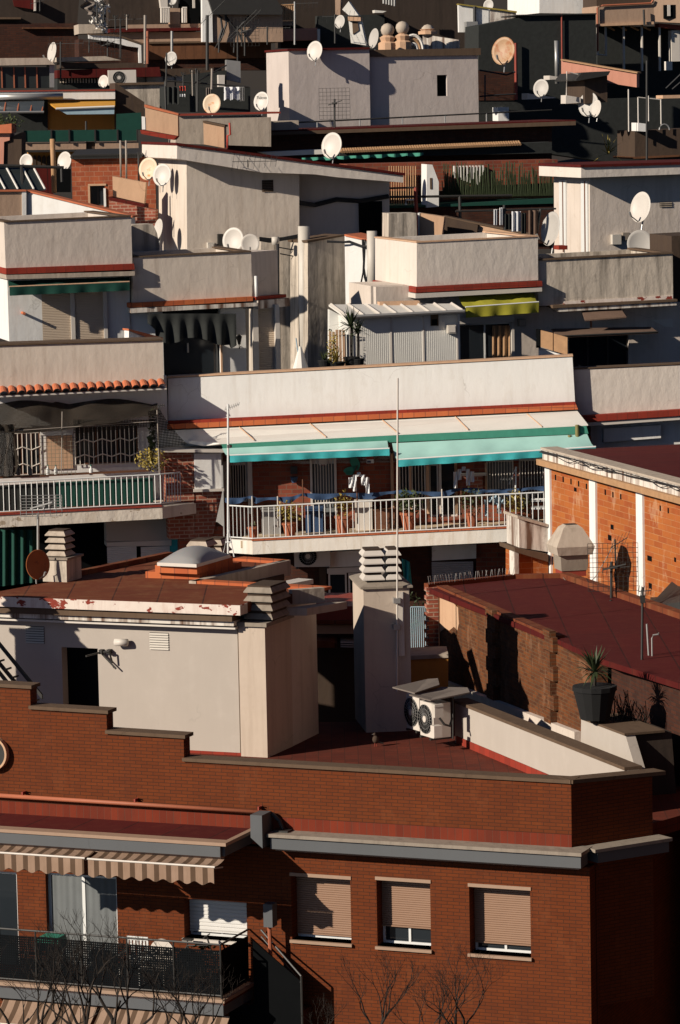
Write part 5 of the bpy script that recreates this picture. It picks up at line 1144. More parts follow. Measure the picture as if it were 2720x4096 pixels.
# ================= right: orange block brick building =================
R(1720, 1800)
OB = Frame(748, 95, 101, 74)
obb = T('orange_brick_house', 'house with a sunlit orange hollow brick side wall divided by white pillars', 'house')
zT = OB.P(748, 95)[2]; uN = OB.P(1900, 600)[0]
M(OB).box(0, uN, -6, 0, gz(95)-2, zT).build('wall', 'orange_block', obb)
for (x0, x1) in ((735, 765), (1012, 1050), (1305, 1345)):
    a = OB.P(x0, 400)[0]; b_ = OB.P(x1, 400)[0]; M(OB).box(a, b_, -.2, .06, gz(95), zT-.01).build('pillar', 'white_plaster', obb)
pz = OB.P(765, 20, .28)[2]
M(OB).box(-.3, uN, -.2, .28, zT, zT+.16).build('eave', 'wood', obb)
M(OB).box(-.1, uN, -.25, .16, zT+.163, pz).build('parapet', 'stained_white', obb)
M(OB).box(-.15, uN, -.3, .2, pz+.002, pz+.06).build('parapet_cap', 'pale_concrete', obb)
M(OB).box(-.2, uN, -9, -.26, zT, pz-.05).build('roof', 'maroon_roof', obb)
for (x, y, w_, h_) in ((788, 172, 8, 34), (836, 184, 8, 34), (885, 198, 8, 34), (933, 212, 8, 34), (982, 228, 8, 34), (1100, 265, 8, 34), (1148, 280, 8, 34), (1197, 293, 8, 34), (1445, 365, 8, 34), (1495, 380, 8, 34), (1143, 483, 18, 30), (1128, 550, 22, 34), (1378, 680, 28, 32), (1382, 852, 20, 34), (1538, 688, 12, 28), (912, 248, 16, 24)):
    a = OB.P(x-w_/2, y); b_ = OB.P(x+w_/2, y); z0 = OB.P(x, y+h_/2)[2]; z1 = OB.P(x, y-h_/2)[2]
    M(OB).box(a[0], b_[0], .001, .006, z0, z1).build('vent_slot', 'black_void', obb)
cb = T('cable_bundle', 'tangled cables running along the white parapet of the orange brick house', 'cable'); 
for k_ in range(4):
    m_ = M(OB); pts_ = []
    for i in range(60):
        u = -.1+uN*i/59; sag = (.5+.5*math.sin(i*.37+k_*1.9+math.sin(i*.23+k_)*2))*(.05+.05*k_); pts_.append((u, .19+.02*k_, pz-.03-sag*(.6 if k_ else .1)))
    m_.tube(pts_, .011, 4).build('cable', 'cable', cb)
FO = Frame(O=OB.w((0, -.05, 0)), yaw=-14)
R(1720, 1800); 
pl(obb, 'stained_balcony_wall', 'stained_white', FO, [(556, 425), (742, 480), (742, 640), (560, 612)], -1.2, 0)
pl(obb, 'wall_cap', 'pale_concrete', FO, [(550, 412), (742, 466), (742, 484), (550, 430)], -1.3, .08)
pl(obb, 'ledge', 'brown_stone', FO, [(530, 612), (742, 655), (742, 702), (535, 640)], -1.2, .3)
pl(obb, 'lower_wall', 'orange_block', FO, [(556, 645), (742, 700), (742, 900), (556, 900)], -1.2, .05)
bx(obb, 'pillar', 'stained_white', FO, 532, 640, 558, 900, -.3, .2)
# dark shed roof at the far right
sh = T('dark_shed', 'dark lean-to shed roof at the right edge beside the orange brick wall', 'shed'); SHF = Frame(1500, 900, 90, 0)
m_ = M(SHF); m_.slab([(1395, 955, -1), (1568, 770, -2.5), (1800, 560, -4), (1850, 900, 1.5), (1568, 1042, .4)], .08); m_.build('roof', 'dark_metal', sh)
m_ = M(SHF); m_.px([(1420, 985), (1850, 960), (1850, 1500), (1420, 1500)], -3, -1.2); m_.build('wall', 'dark_plaster', sh)
# ================= right: parapet beside the long one =================
R(); MR = Frame(1440, 900, 105.2, -7)
mr = T('right_terrace_house', 'rendered terrace house at the right with pale lumpy parapet and dark red sill strip', 'house')
pl(mr, 'parapet_wall', 'render_pale', MR, [(1320, 853), (1640, 838), (1640, 938), (1330, 958)], -.3, .1)
pl(mr, 'parapet_cap', 'brown_stone', MR, [(1318, 849), (1640, 834), (1640, 837), (1320, 852)], -.35, .13)
pl(mr, 'sill_tiles', 'red_tile', MR, [(1330, 960), (1640, 940), (1640, 954), (1340, 974)], -.3, .4)
pl(mr, 'ledge', 'off_white', MR, [(1345, 975), (1640, 955), (1640, 963), (1350, 983)], -.3, .35)
pl(mr, 'wall', 'white_plaster', MR, [(1330, 975), (1640, 960), (1640, 1200), (1330, 1200)], -3, -.25)
pl(mr, 'beam', 'white_plaster', MR, [(1392, 988), (1524, 980), (1524, 1010), (1392, 1020)], -.24, -.05)
for k_, (x, y0_, y1_, r_) in enumerate(((1331, 982, 1038, .07), (1313.5, 1006, 1038, .065), (1304.5, 1030, 1040, .06))):
    CTF = Frame(x, y1_, 103.3, 0); m_ = M(CTF); a = CTF.P(x, y0_); b_ = CTF.P(x, y1_+10); m_.tube([b_, ((a[0]+b_[0])/2+.01, 0, (a[2]+b_[2])/2), a, (a[0], 0, a[2]+.03)], r_, 8, r_*.8)
    m_.build('cactus', 'cactus', label=['tallest column cactus at the right end of the green awning', 'middle column cactus left of the tallest one', 'shortest column cactus leftmost of three'][k_], cat='cactus', group='column cacti', smooth=True)
# ---------------- satellite dishes: one prototype per look, copied ----------------
def dish_proto(mat, label):
    t = T('satellite_dish', label, 'satellite dish', 'satellite dishes', loc=(0, 0, 0))
    m_ = M(WF); n, k_ = 28, 5   # faces +x (local), unit radius, pole hangs below; WF flips y only
    for i in range(k_+1):
        r_ = i/k_
        for j in range(n): a = 2*math.pi*j/n; m_.v.append((-.16+.16*r_*r_, .92*r_*math.cos(a), r_*math.sin(a)))
    for i in range(k_):
        for j in range(n): m_.f.append((i*n+j, i*n+(j+1) % n, (i+1)*n+(j+1) % n, (i+1)*n+j))
    m_.f = m_.f[n:]; m_.f.append(tuple(n+j for j in range(n)))
    b0 = len(m_.v)
    for j in range(n): a = 2*math.pi*j/n; m_.v.append((-.03, .95*math.cos(a), 1.03*math.sin(a)))
    for j in range(n): m_.f.append((k_*n+j, k_*n+(j+1) % n, b0+(j+1) % n, b0+j))
    for i in range(k_+1):
        r_ = 1-i/k_*.98
        for j in range(n): a = 2*math.pi*j/n; m_.v.append((-.22+.19*r_*r_, .95*r_*math.cos(a), 1.03*r_*math.sin(a)))
    b1 = b0+n
    for j in range(n): m_.f.append((b0+j, b0+(j+1) % n, b1+(j+1) % n, b1+j))
    for i in range(k_):
        for j in range(n): m_.f.append((b1+i*n+j, b1+i*n+(j+1) % n, b1+(i+1)*n+(j+1) % n, b1+(i+1)*n+j))
    m_.build('reflector', mat, t, smooth=True, local=True)
    M(WF).tube([(-.05, 0, -1.0), (.75, 0, -.72)], .035, 6).build('feed_arm', 'dark_metal', t, local=True)
    M(WF).tube([(.68, 0, -.76), (.88, 0, -.5)], .08, 8).build('receiver', 'galv', t, local=True)
    M(WF).tube([(-.2, 0, -.1), (-.42, 0, -.25), (-.42, 0, -1.5)], .05, 8).build('mount', 'galv', t, local=True)
    return t
DP = {}
def dish(label, x, y, D, w_, h_, face, tilt=18, mat='dish_white'):
    """x,y,w,h in the current pixel scale; face = azimuth (degrees from camera direction, + = facing left)"""
    c = at_dist(x, y, D); r_ = (h_/RS/FPX*D)/2/math.cos(math.radians(tilt))*1.0
    if mat not in DP: DP[mat] = dish_proto(mat, label); o = DP[mat]
    else: o = copy_tree(DP[mat])
    o['label'] = label; a = math.radians(-90-face); o.location = c
    o.rotation_euler = Matrix.Rotation(a, 3, 'Z').to_4x4().to_3x3().__matmul__(Matrix.Rotation(math.radians(-tilt), 3, 'Y')).to_euler()
    o.scale = (r_, r_, r_); return o
def facing(w_, h_, side=1): return side*math.degrees(math.acos(max(.08, min(1, w_/h_*1.06))))
def D_(lab, x, y, D, w_, h_, side=1, mat='dish_white', tilt=12): return dish(lab, x, y, D, w_, h_, facing(w_, h_, side), tilt, mat)
# ================= upper left terrace house =================
R(0, 600); UL = Frame(400, 1000, 112, -15)
ul = T('left_terrace_house', 'terrace house upper left with grey lumpy parapet, red strip and two closed roller shutters', 'house')
gzu = gz(112)-3
shell(ul, 'parapet_wall', 'grey_plaster', UL, [(25, 455), (822, 418), (830, 712), (36, 742)], 5.8, .35)
shell(ul, 'parapet_cap', 'brown_stone', UL, [(22, 446), (823, 409), (823, 417), (23, 454)], 5.9, .4, .32, False)
pl(ul, 'tile_strip', 'red_tile', UL, [(38, 742), (840, 713), (845, 750), (38, 780)], -4, .5)
pl(ul, 'slab', 'pale_concrete', UL, [(38, 784), (846, 760), (846, 788), (42, 812)], -4, .5)
pl(ul, 'wall', 'white_plaster', UL, [(45, 814), (815, 792), (815, 1200), (58, 1200)], -4, 0)
R(0, 600); q = M(UL).uz(262, 880, 652, 1240, 0.03)
m_ = M(UL); sA = M(UL).uz(265, 880, 445, 1240, .03); sB = M(UL).uz(472, 880, 652, 1240, .03)
for s_ in (sA, sB): M(UL).slats(s_[0], s_[1], s_[2], s_[3], .03, .05).build('shutter', 'shutter_cream', ul)
bx(ul, 'mullion', 'off_white', UL, 446, 885, 471, 1240, .001, .09); bx(ul, 'jamb', 'off_white', UL, 652, 885, 674, 1240, .001, .1)
t = T('wall_spout', 'short pipe spout jutting from the left terrace house wall beside the shutters', 'pipe'); c = UL.P(152, 1025, .35); M(UL).tube([(c[0], 0, c[2]), (c[0], .35, c[2])], .045, 10).build('pipe', 'terracotta', t)
a, b_ = UL.P(55, 850, .9), UL.P(810, 825, .9); zt_ = UL.P(400, 808, .4)[2]
awn4('dark green half-rolled awning above the two closed roller shutters', UL, (50, 822, .1), (812, 796, .1), (812, 826, .8), (58, 858, .8), 'green_fabric', 'green_fabric', .26, folds=.03, frame='peach_plaster')
R(0, 1200)
lsh = T('pale_side_wall', 'small white wall end with orange cap beside the left terrace house', 'wall'); LS = Frame(860, 240, 108, -30)
m_ = M(LS); pl(lsh, 'wall', 'white_plaster', LS, [(808, 190), (950, 235), (950, 300), (808, 300)], -.3, 0); pl(lsh, 'cap', 'terracotta', LS, [(806, 180), (1022, 236), (1022, 246), (940, 240), (808, 192)], -.35, .05)
# ================= upper middle terrace house =================
UM = Frame(1200, 100, 113.1, -15)
um_ = T('middle_terrace_house', 'terrace house left of centre with chamfered parapet above a dark draped doorway', 'house')
R(0, 600)
R()
shell(um_, 'parapet_wall', 'render_sand', UM, [(306, 594), (579, 581), (581, 684), (306, 698)], 4, .3)
shell(um_, 'parapet_cap', 'brown_stone', UM, [(305, 591), (579, 578), (579, 581), (306, 594)], 4, .34, .32, False)
pl(um_, 'tile_strip', 'orange_tile', UM, [(299, 699), (583, 684), (583, 694), (299, 710)], -4, .5)
pl(um_, 'slab', 'stained_white', UM, [(300, 711), (594, 698), (594, 706), (302, 722)], -4, .55)
UMC = Frame(O=UM.w((UM.P(579, 600, .3)[0], .3, 0)), yaw=-52)
c0 = UMC.P(640, 600)[0]; z_a = UM.P(579, 581, .3)[2]; z_b = UM.P(579, 684, .3)[2]
M(UMC).box(0, c0, -1.0, 0, z_b, z_a).build('corner_parapet', 'grey_plaster', um_)
M(UMC).box(-.05, c0+.15, -1.0, .2, z_b-.1, z_b-.002).build('corner_strip', 'red_tile', um_)
M(UMC).box(0, c0+.25, -1.0, .25, z_b-.38, z_b-.12).build('corner_slab', 'stained_white', um_)
R(0, 1200)
hd = M(UM).uz(1025, 150, 1390, 470, 0)
wz = M(UM).uz(810, 60, 1545, 640, 0)
M(UM).wall(wz[0], wz[1], wz[2]-1, wz[3], -.3, 0, [(hd[0], hd[1], hd[2]-2, hd[3]+.8)]).box(wz[0], wz[1], -4, -.6, gzu, wz[3]).build('wall', 'white_plaster', um_)
M(UM).box(hd[0], hd[1], -.45, -.4, hd[2]-1.5, hd[3]+.8).build('dark_door', 'glass_dark', um_); bx(um_, 'door_bar', 'off_white', UM, 1176, 270, 1184, 330, -.39, -.3)
bx(um_, 'jamb', 'peach_plaster', UM, 1388, 280, 1398, 640, .001, .08)
R(900, 1200)
bb = M(UM).uz(212, 55, 320, 470, .05); M(UM).slats(bb[0], bb[1], bb[2]-.6, bb[3], .02, .06).build('roller_blind', 'shutter_cream', um_)
bx(um_, 'post', 'off_white', UM, 178, 50, 212, 480, .001, .14); bx(um_, 'post', 'off_white', UM, 318, 30, 346, 480, .001, .2)
R(0, 1200)
dc_ = M(UM)
def dcf(a, b_):
    x = 925+555*a; yb = 190+70*min(1, a*4)+25*math.sin(a*9)+(-45 if .1 > a else 0)
    if a > .93: yb = 310-400*(a-.93)
    p = UM.P(x, 85+(yb-85)*b_, .75+.2*b_); return (p[0], p[1]+.12*math.sin(a*40)*b_, p[2])
dc_.grid(dcf, 70, 8); dc_.build('draped_cloth', 'black_cloth', label='ragged black cloth drape hanging over the dark doorway', cat='cloth', smooth=True)
ln_ = T('wall_lantern', 'small black lantern on the pale wall right of the draped doorway', 'lantern'); c = UM.P(1500, 255, .25)
M(UM).tube([(c[0]+.1, 0, c[2]-.2), (c[0], .25, c[2]-.25), (c[0], .25, c[2]-.1)], .015).build('arm', 'dark_metal', ln_); M(UM).lathe((c[0], .25, c[2]-.12), [(.04, 0), (.09, .22), (.1, .23), (.02, .33)], 6).build('lamp', 'dark_metal', ln_)
# ================= grimy recess with pipes =================
R(900, 600); RA = Frame(420, 800, 124, -13)
ra_ = T('grimy_light_well', 'grimy plastered light well wall with a barred window between the terrace houses', 'wall')
R(900, 600)
pl(ra_, 'wall', 'grimy_plaster', RA, [(225, 560), (480, 555), (520, 572), (600, 565), (600, 1700), (225, 1700)], -2, 0)
RB = Frame(640, 800, 123, -30)
pl(ra_, 'angled_wall', 'grimy_plaster', RB, [(520, 580), (750, 538), (760, 1700), (520, 1700)], -1.2, 0)
pl(ra_, 'cap', 'brown_stone', RB, [(515, 568), (752, 530), (752, 540), (520, 582)], -1.3, .06)
RCF = Frame(830, 700, 122, 25)
pl(ra_, 'lit_wall', 'white_plaster', RCF, [(750, 538), (935, 578), (935, 1000), (757, 1000)], -1.2, 0)
pl(ra_, 'cap', 'terracotta', RCF, [(748, 528), (935, 570), (935, 580), (750, 540)], -1.3, .05)
R(900, 1200); q = M(RA).uz(590, 95, 655, 235, .05); window(ra_, RA, *q, rec=-.06, mull=1, frame='off_white', name='barred_window'); bx(ra_, 'window_sill', 'off_white', RA, 580, 235, 660, 248, .0, .15)
def pipe(label, F, pts_, r_, mat='pvc', grp='vertical wall pipes'):
    o = M(F).ptube(pts_, r_, 10).build('pipe', mat, smooth=True); return tag(o, label, 'pipe', grp)
R(900, 600)
pipe('tall white vent pipe at the left of the grimy light well', RA, [(494, 478, 1.0), (498, 950, 1.0), (510, 1400, 1.0)], .20)
pipe('tall grey vent pipe against the sunlit side of the light well', RCF, [(921, 508, .7), (926, 945, .7)], .17)
pipe('short white capped pipe beside the thin black downpipe', RA, [(316, 545, .9), (317, 595, .9)], .13)
pipe('thin black downpipe at the right corner of the middle terrace house', RA, [(331, 590, 1.2), (333, 900, 1.2), (345, 1500, 1.2)], .05, 'cable')
pipe('short white pipe on the shaded corner of the middle parapet', UMC, [(193, 790, .1), (198, 935, .15)], .05, 'white_metal')
def cables(label, F, paths, r_=.02, mat='cable'):
    t = T('cable_bundle', label, 'cable', 'cable bundles')
    for p in paths: M(F).ptube(p, r_, 4).build('cable', mat, t)
cables('sagging black cables along the top of the light well left of the tall pipe', RA, [[(215, 548+k_*5, .6), (280, 555+6*k_, .6), (360, 550+4*k_, .6), (465, 530+5*k_, .6)] for k_ in range(5)]+[[(335, 610, .5), (420, 625, .5), (480, 600, .5)], [(345, 650, .5), (450, 670, .5), (475, 620, .5)]])
cables('black cables draped over the sunlit angled wall of the light well', RCF, [[(640, 570+k_*4, .3), (745, 575+3*k_, .2), (780, 570+k_*5, .15), (860, 600+3*k_, .15), (925, 605, .6)] for k_ in range(3)])
cables('looped black cables hanging beside the grey vent pipe', RCF, [[(868, 560, .15), (872, 650, .15), (866, 770, .15), (850, 850, .15), (862, 900, .15), (880, 925, .15), (893, 890, .15), (880, 790, .15), (872, 740, .15), (880, 560, .2)], [(862, 560, .15), (875, 800, .15), (895, 860, .15), (885, 930, .15)], [(812, 830, .1), (840, 900, .1), (880, 925, .1), (900, 810, .1)]], .03)
# ================= metal shed on the terrace =================
R(900, 1200); SH = Frame(1100, 250, 110.5, -10)
sd = T('metal_shed', 'pale panelled metal shed with ribbed sloping roof on the terrace', 'shed')
e0, e1 = SH.P(770, 120)[0], SH.P(1472, 120)[0]; z1 = SH.P(1100, 100)[2]; z0 = SH.P(1100, 600)[2]
M(SH).box(e0, e1, -2.0, 0, z0, z1).build('wall', 'panel_white', sd)
m_ = M(SH)
u = e0+.08
for x in (778, 825, 1035, 1238, 1450): uu_ = SH.P(x, 200)[0]; m_.box(uu_, uu_+.05, .001, .03, z0, z1-.02)
m_.build('batten', 'off_white', sd)
m_ = M(SH)
for i in range(58): u = e0+(e1-e0)*i/58; m_.box(u, u+.03, .001, .008, z0, z1-.03)
m_.build('ribbing', 'panel_white', sd)
rf = M(SH); rf.slab([(757, 103, .35), (1502, 66, .35), (1420, 22, -2.3), (650, 28, -2.3)], .06); rf.build('roof', 'sheet_cream', sd)
m_ = M(SH)
for i in range(8):
    t = i/7; m_.ptube([(665+ 755*t, 28-6*t, -2.28), (765+725*t, 101-35*t, .36)], .05, 4)
m_.build('roof_rib', 'off_white', sd); M(SH).ptube([(757, 107, .38), (1502, 70, .38)], .06, 6).build('gutter', 'galv', sd)
pl(sd, 'side_panel', 'panel_white', SH, [(655, 60), (760, 112), (762, 420), (655, 420)], -1.9, -1.6)
t = T('vent_grille', 'small dark square vent grille on the metal shed', 'vent'); bx(t, 'frame', 'brown_stone', SH, 1290, 88, 1338, 162, .031, .06); bx(t, 'opening', 'black_void', SH, 1296, 122, 1332, 158, .061, .07)
t = T('meter_box', 'beige square box lamp near the right end of the metal shed', 'box'); bx(t, 'box', 'pvc', SH, 1398, 158, 1450, 210, .031, .28); bx(t, 'lid', 'off_white', SH, 1403, 163, 1445, 203, .281, .3)
R(900, 600); bx(None, 'box_beam', 'peach_plaster', SH, 970, 950, 1222, 985, -2.4, -2.0, label='pale box beam lying behind the ribbed roof of the metal shed', cat='beam')
# bamboo screen, yucca, agaves, umbrella
R(900, 1200); PF_ = Frame(770, 400, 108.3, -10)
bs = T('bamboo_screen', 'bleached wooden slat screen behind the potted agaves', 'screen')
for k_, (x0, x1, y0) in enumerate(((655, 760, 190), (745, 888, 215))):
    u0, u1, z0, z1 = M(PF_).uz(x0, y0, x1, 470, -.3-.15*k_); n_ = int((u1-u0)/.09); m_ = M(PF_)
    for i in range(n_): u = u0+(u1-u0)*i/n_; m_.box(u, u+.075, -.34-.15*k_, -.3-.15*k_, z0-.3, z1+rnd.uniform(-.05, .03))
    m_.build('slat_panel', 'sheet_cream' if k_ else 'peach_plaster', bs)
yucca('spiky yucca in front of the bleached slat screen', PF_, 795, 420, 0, .75, 60, potr=.25, poth=.3, leafm='leaf_dark', trunk=.9)
yucca('drooping dry yucca at the right of the slat screen', PF_, 835, 430, .1, .6, 46, potr=.2, poth=.3, leafm='leaf_dark', trunk=.75)
yucca('broad leaved agave behind the long white parapet', PF_, 700, 430, .2, .55, 36, potr=.28, poth=.2, leafm='leaf_yellow')
yucca('small dark agave at the left of the slat screen', PF_, 625, 430, .2, .42, 26, potr=.2, poth=.25, leafm='leaf')
foliage(PF_, PF_.P(672, 330, .1), .2, .2, .75, 260, .05, 'leaf_yellow', None, 'climbing_plant', 12, label='golden dry climber up the left slat panel', cat='plant')
um2 = T('closed_parasol', 'small closed yellow and white parasol standing behind the long parapet', 'parasol'); c = PF_.P(478, 440, .1); M(PF_).tube([(c[0], 0, c[2]-.1), (c[0]-.12, 0, c[2]+.95)], .02).build('pole', 'pale_blue_cloth', um2); M(PF_).lathe((c[0], 0, c[2]), [(.25, 0), (.1, .5), (.03, .7)], 8).build('canopy', 'sheet_cream', um2)
# ================= right terrace block =================
R(); UR = Frame(1100, 640, 114.5, -15)
ur_ = T('white_terrace_house', 'terrace house right of centre with bright white parapet corner and red strips', 'house')
shell(ur_, 'parapet_wall', 'render_pale', UR, [(961, 560), (1240, 546), (1241, 646), (961, 661)], 4.8, .3)
shell(ur_, 'parapet_cap', 'peach_plaster', UR, [(960, 557), (1241, 543), (1241, 546), (960, 560)], 4.85, .33, .32, False)
pl(ur_, 'tile_strip', 'red_tile', UR, [(959, 662), (1250, 648), (1251, 660), (959, 675)], -4.5, .5)
pl(ur_, 'slab', 'off_white', UR, [(958, 677), (1250, 663), (1250, 672), (958, 688)], -4.4, .5)
R(1720, 1200)
h1 = M(UR).uz(185, 145, 515, 600, -.3)
wz = M(UR).uz(-336, -20, 690, 640, -.3)
M(UR).wall(wz[0]+.02, wz[1], wz[2], wz[3]+.4, -.6, -.3, [(h1[0], h1[1], h1[2]+1, h1[3])]).box(wz[0]+.02, wz[1], -3.5, -.9, gzu, wz[3]+.4).build('wall', 'grey_plaster', ur_)
window(ur_, UR, h1[0], h1[1], h1[2]+1, h1[3], rec=.08, d=-.3, mull=1, frame='white_metal', name='sliding_window')
cu = M(UR); cu.grid(lambda a, b_: (lambda p: (p[0], p[1]+.03*math.sin(a*20), p[2]))(UR.P(390+110*a, 160+380*b_, -.37)), 30, 2); cu.build('curtain', 'wood', ur_, smooth=True)
R(1720, 1200); bx(ur_, 'window_head', 'off_white', UR, 185, 105, 530, 145, -.299, -.2); bx(ur_, 'jamb', 'off_white', UR, 513, 145, 530, 400, -.299, -.22)
awn4('olive green awning with crumpled valance over the sliding window', UR, (178, -25, .1), (650, -45, .1), (682, 12, .9), (222, 45, .9), 'olive_fabric', 'olive_fabric', .32, folds=.04, frame='white_metal')
t = T('wall_box_lamp', 'small square grey lamp on the wall right of the sliding window', 'lamp'); bx(t, 'lamp', 'concrete', UR, 560, 120, 600, 165, -.3, -.1); bx(t, 'rim', 'pale_concrete', UR, 563, 124, 597, 161, -.099, -.08)
# ---- far right terrace house
R(); U2 = Frame(1400, 640, 115.5, -12)
u2 = T('stained_terrace_house', 'terrace house at the upper right with stained grey parapet over dark awnings', 'house')
shell(u2, 'parapet_wall', 'grimy_plaster', U2, [(1241, 601), (1551, 585), (1552, 688), (1241, 706)], 4, .2)
shell(u2, 'parapet_cap', 'brown_stone', U2, [(1240, 597), (1552, 581), (1552, 585), (1240, 601)], 4, .25, .32, False)
pl(u2, 'chipped_strip', 'peeling_white', U2, [(1300, 695), (1552, 681), (1552, 690), (1300, 705)], -.1, .24)
pl(u2, 'ledge', 'brown_stone', U2, [(1275, 704), (1562, 690), (1562, 695), (1275, 711)], -3, .5)
pl(u2, 'slab', 'stained_white', U2, [(1283, 711), (1560, 696), (1560, 704), (1290, 719)], -3, .45)
h2 = M(U2).uz(1312, 765, 1450, 900, -.3); wz = M(U2).uz(1238, 700, 1700, 900, -.3)
M(U2).wall(wz[0], wz[1], wz[2], wz[3], -.6, -.3, [h2]).box(wz[0], wz[1], -4, -.7, gzu, wz[3]).build('wall', 'grey_plaster', u2)
window(u2, U2, *h2, rec=.1, d=-.3, mull=2, frame='dark_metal', name='dark_window', curtain=False)
R(1720, 1200)
t = T('small_canopy', 'small worn brown square canopy under the stained parapet', 'canopy'); m_ = M(U2); m_.slab([(945, 45, .1), (1185, 38, .1), (1232, 104, .8), (972, 125, .8)], .04); m_.build('sheet', 'brown_fabric', t); M(U2).ptube([(1010, 120, .2), (1010, 170, .0)], .03).build('strut', 'dark_wood', t)
t = T('long_canopy', 'long brown rolled canopy above the dark window and wooden box', 'canopy'); m_ = M(U2); m_.slab([(760, 180, .1), (1385, 168, .1), (1430, 200, 1.0), (800, 228, 1.0)], .05); m_.build('sheet', 'brown_fabric', t); M(U2).ptube([(800, 228, 1.0), (1430, 200, 1.0)], .03).build('front_bar', 'dark_metal', t)
pl(u2, 'lit_panel', 'off_white', U2, [(1390, 125), (1522, 118), (1522, 170), (1475, 170)], -.299, -.28)
WB_ = Frame(770, 280, 113.6, 20); t = T('wooden_shade_box', 'brown wooden shade panels beside the dark window on the right terrace', 'screen')
pl(t, 'panel', 'wood', WB_, [(688, 188), (770, 208), (770, 318), (688, 292)], -.08, 0); pl(t, 'panel', 'wood', WB_, [(776, 210), (862, 235), (862, 345), (776, 320)], -.08, 0); pl(t, 'end_post', 'black_void', WB_, [(665, 182), (688, 186), (688, 300), (665, 300)], -.1, .03)
pl(u2, 'white_back_wall', 'white_plaster', WB_, [(680, 300), (830, 345), (840, 400), (680, 400)], -.3, -.1)
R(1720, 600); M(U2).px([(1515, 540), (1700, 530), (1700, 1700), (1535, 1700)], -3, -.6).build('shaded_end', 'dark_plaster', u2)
# ================= far pale house with mono-pitch roof =================
R(); FH = Frame(560, 480, 126, -15)
fh = T('pitched_roof_house', 'grey rendered rooftop house with a long sloping concrete roof edge and orange doors', 'house')
gf = gz(126)-3
pl(fh, 'wall', 'render_sand', FH, [(430, 350), (690, 395), (690, 640), (432, 640)], -4.5, 0)
pl(fh, 'recessed_wall', 'render_mauve', FH, [(690, 380), (898, 405), (898, 640), (690, 640)], -3.9, -.95)
pl(fh, 'roof', 'render_pale', FH, [(408, 336), (930, 405), (930, 421), (780, 409), (726, 402), (605, 398), (408, 366)], -5.1, .6)
pl(fh, 'roof_tiles', 'maroon_roof', FH, [(407, 329), (935, 399), (935, 405), (407, 335)], -5.15, .66)
R(900, 600); bx(fh, 'dark_door', 'black_void', FH, 842, 322, 988, 640, -.949, -.9)
vent(fh, FH, 232, 188, 303, 262, .004, 'brown_stone', 7)
m_ = M(FH); m_.add([], []); t = M(FH); t.ptube([(462, 330, -.2), (560, 345, -.9), (700, 310, -.9), (850, 320, -.9), (1025, 290, -.9)], .09, 6).build('sagging_cable', 'cable', label='thick dark cable sagging across the recessed wall of the pitched roof house', cat='cable')
# left face details: doors
LFH = Frame(O=FH.w((FH.P(430, 480)[0], 0, 0)), yaw=75)   # left face: plane facing the sun
R(0, 600)
def lf(x, y): return LFH.P(x, y, .0)
pl(fh, 'orange_door', 'orange_door', LFH, [(1123, 255), (1165, 262), (1178, 660), (1133, 660)], -.02, .04)
pl(fh, 'orange_door', 'orange_door', LFH, [(1015, 228), (1040, 232), (1055, 650), (1030, 650)], -.02, .04)
pl(fh, 'door_side', 'dark_wood', LFH, [(1000, 235), (1016, 232), (1030, 650), (1012, 650)], -.02, .045)
M(LFH).bx(1131, 405, 1137, 455, .04, .09).build('handle', 'dark_metal', fh)
cables('thin antenna cable hanging on the grey wall under the sloping roof edge', FH, [[(1555, 400, .7), (1555, 720, .02)]], .01, 'cable_pale') if 0 else None
# boxes at the foot
R(0, 600); t = T('junction_box', 'small beige junction box on the grey wall left of the pair of big dishes', 'box'); bx(t, 'box', 'pvc', FH, 1305, 580, 1346, 636, .0, .2); bx(t, 'lid', 'off_white', FH, 1312, 590, 1340, 630, .201, .22)
bx(None, 'wall_box', 'dark_metal', FH, 1368, 527, 1400, 600, .0, .15, label='dark box on the grey wall behind the big dish', cat='box')
# ================= right pale house =================
R(); FR = Frame(1400, 480, 126, -15)
fr2 = T('flat_roofed_house', 'white rooftop house at the upper right with a thick roof slab and two white doors', 'house')
pl(fr2, 'wall', 'grey_plaster', FR, [(1360, 405), (1700, 395), (1700, 640), (1361, 640)], -3.9, 0)
pl(fr2, 'roof', 'render_pale', FR, [(1340, 386), (1700, 376), (1700, 397), (1340, 410)], -4.0, .6)
pl(fr2, 'roof_tiles', 'maroon_roof', FR, [(1339, 380), (1700, 370), (1700, 376), (1339, 386)], -4.0, .66)
LFR = Frame(O=FR.w((FR.P(1360, 480)[0], 0, 0)), yaw=75); R(1720, 600)
pl(fr2, 'door', 'white_metal', LFR, [(808, 190), (850, 190), (852, 605), (812, 605)], -.02, .05)
pl(fr2, 'door', 'white_metal', LFR, [(945, 190), (985, 195), (990, 650), (948, 650)], -.02, .05)
for (x0, x1) in ((828, 834), (965, 972)): pl(fr2, 'door_gap', 'dark_wood', LFR, [(x0, 195), (x1, 195), (x1+4, 640), (x0+4, 640)], .051, .056)
vent(fr2, FR, 1440, 325, 1518, 358, .004, 'concrete', 3)
for k_, (x, y) in enumerate(((818, 610), (945, 655))):
    bx(fr2, 'step', 'red_tile', FR, x-10, y-10, x+45, y+15, .3, .9)
R(1720, 600); t = T('meter_cabinet', 'small beige meter box on the wall of the upper right house', 'box'); bx(t, 'box', 'pvc', FR, 1145, 530, 1200, 592, 0, .2); bx(t, 'rear_box', 'concrete', FR, 1212, 518, 1252, 565, 0, .15)
